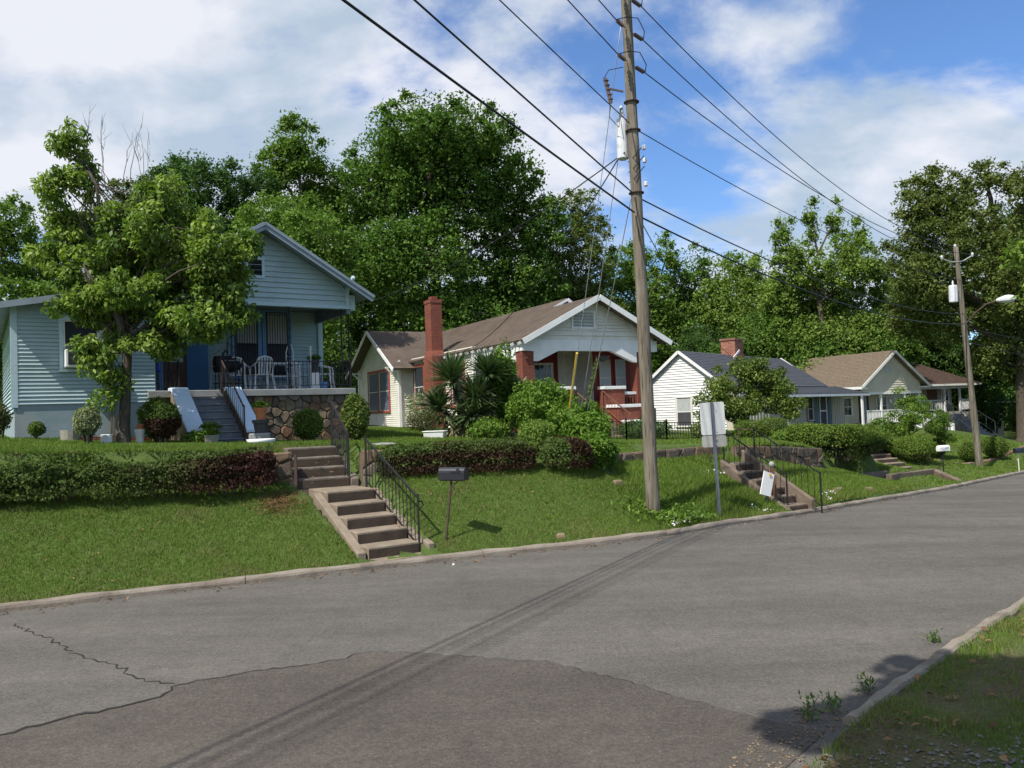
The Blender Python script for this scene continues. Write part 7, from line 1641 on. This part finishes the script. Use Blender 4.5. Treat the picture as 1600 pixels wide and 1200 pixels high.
# weeds at the verge kerb
for i, (x, y, h, lab) in enumerate(((2.02, 5.66, .20, 'upright weed in the gutter at the near right corner'), (2.22, 5.78, .16, 'low weed beside the upright one in the gutter'), (2.62, 6.15, .14, 'small weed on the gutter line in the tree shade'), (3.78, 7.35, .12, 'tiny weed by the kerb where the shade ends'))):
    rng = np.random.default_rng(200 + i); t = thing('weed', (x, y, 0.0), lab, 'weed'); m = MB(); 
    for k in range(4): limb(m, (0, 0, 0), (rng.normal(0, .05), rng.normal(0, .05), h * rng.uniform(.6, 1)), .004, .002, rng, 4, .1, 4)
    m.build('stem', M['twig'], t); n = 45; P = np.c_[rng.normal(0, .035, (n, 2)), rng.uniform(.1, 1, n) * h]
    link('foliage', leaves('foliage', P, rng.normal(0, 1, (n, 3)) + [0, 0, -.2], rng.normal(0, .5, (n, 3)) + [0, 0, 1], .045, .017, M['lf_oak'], rng=rng), t, loc=(0, 0, 0))
# white flowers by the big pole and the narrow steps
rg = np.random.default_rng(31); cs = [(2.72, 14.6), (2.9, 14.75), (3.05, 14.55), (2.85, 14.3), (3.3, 14.85), (4.2, 15.35), (4.35, 15.3), (4.0, 15.2), (5.2, 16.55), (5.05, 16.5), (4.9, 16.5), (4.4, 18.2), (4.75, 18.4), (7.2, 18.6), (7.35, 18.7), (7.1, 18.2), (-1.0, 11.9)]
P = np.concatenate([np.c_[rg.normal(x, .06, 6), rg.normal(y, .06, 6), np.full(6, gz(x, y) + .10) + rg.normal(0, .03, 6)] for x, y in cs]); n = len(P)
o = link('white_flowers', leaves('white_flowers', P, rg.normal(0, 1, (n, 3)), rg.normal(0, .5, (n, 3)) + [-.3, -.6, .5], .05, .04, M['petal'], rng=rg)); tag(o, 'scattered white blossoms in the grass by the big pole', 'flowers', kind='stuff')
n = 900; P = np.c_[rg.normal(3.0, .45, n), rg.normal(14.85, .28, n)]; P = P[pline(P, KERB)[0] > .2]; n = len(P)
o = link('flower_leaves', leaves('flower_leaves', np.c_[P, ground_z(P, False) + rg.uniform(.03, .16, n)], rg.normal(0, 1, (n, 3)), rg.normal(0, .5, (n, 3)) + [0, 0, 1], .11, .045, M['lf_oak2'], rng=rg)); tag(o, 'leafy clump at the foot of the big pole', 'leaves', kind='stuff')
# dry leaves along the kerb
Pk, Nk, _ = sample(KERB, 40, 95, .04); n = 420; i = rg.integers(0, len(Pk), n); off = -np.abs(rg.normal(0.02, .13, n)) - .02; P = Pk[i] + Nk[i] * off[:, None]
o = link('dry_leaves', leaves('dry_leaves', np.c_[P, zroad(P) + .014], rg.normal(0, 1, (n, 3)) * [1, 1, .15], rg.normal(0, .25, (n, 3)) + [0, 0, 1], .06, .035, M['litter'], rng=rg)); tag(o, 'dry leaves caught along the far kerb', 'dry leaves', kind='stuff')
n = 260; P = np.c_[rg.uniform(1.5, 8, n), rg.uniform(4, 9, n)]; P = P[pline(P, RKERB)[0] < -.1]; n = len(P)
o = link('dry_leaves', leaves('dry_leaves', np.c_[P, ground_z(P, False) + .03], rg.normal(0, 1, (n, 3)) * [1, 1, .2], rg.normal(0, .3, (n, 3)) + [0, 0, 1], .07, .04, M['litter'], rng=rg)); tag(o, 'dry leaves lying on the near verge', 'dry leaves', kind='stuff')
n = 1400; P = np.c_[rg.uniform(-8, 2, n), rg.uniform(10, 15, n)]; g = fbm(P, 1.4, 33); P = P[(pline(P, KERB)[0] > .2) & (pline(P, WALL)[0] < 0) & (g > .1)]; n = len(P)
o = link('dry_leaves', leaves('dry_leaves', np.c_[P, ground_z(P, False) + .035], rg.normal(0, 1, (n, 3)) * [1, 1, .3], rg.normal(0, .4, (n, 3)) + [0, 0, 1], .045, .028, M['litter'], rng=rg)); tag(o, 'dry brown leaves strewn over the mown bank', 'dry leaves', kind='stuff')
# loose pale stones on the bank right of the narrow steps
for i, (x, y, s, a, lab) in enumerate(((7.5, 19.1, .22, .3, 'flat pale stone lowest on the bank right of the narrow steps'), (7.85, 19.5, .26, 1.0, 'long pale stone upper of the pair near the kerb'), (8.9, 20.2, .17, .5, 'small rounded tan stone by the kerb'), (.72, 13.25, .10, .2, 'small brown stone at the kerb between mailbox and pole'), (2.0, 15.7, .14, .7, 'pale stone in the bank left of the big pole'))):
    t = thing('loose_stone', (x, y, gz(x, y)), lab, 'stone', a); m = MB(); m.hexa([(-s, -s * .4, -.05), (s, -s * .5, -.05), (s * .9, s * .4, -.05), (-s * .8, s * .5, -.05)], [(-s * .7, -s * .3, .06), (s * .7, -s * .3, .08), (s * .6, s * .3, .07), (-s * .6, s * .3, .09)]); m.build('stone', M['stones'][1], t, bevel=.02)
print('objects', len(bpy.data.objects))
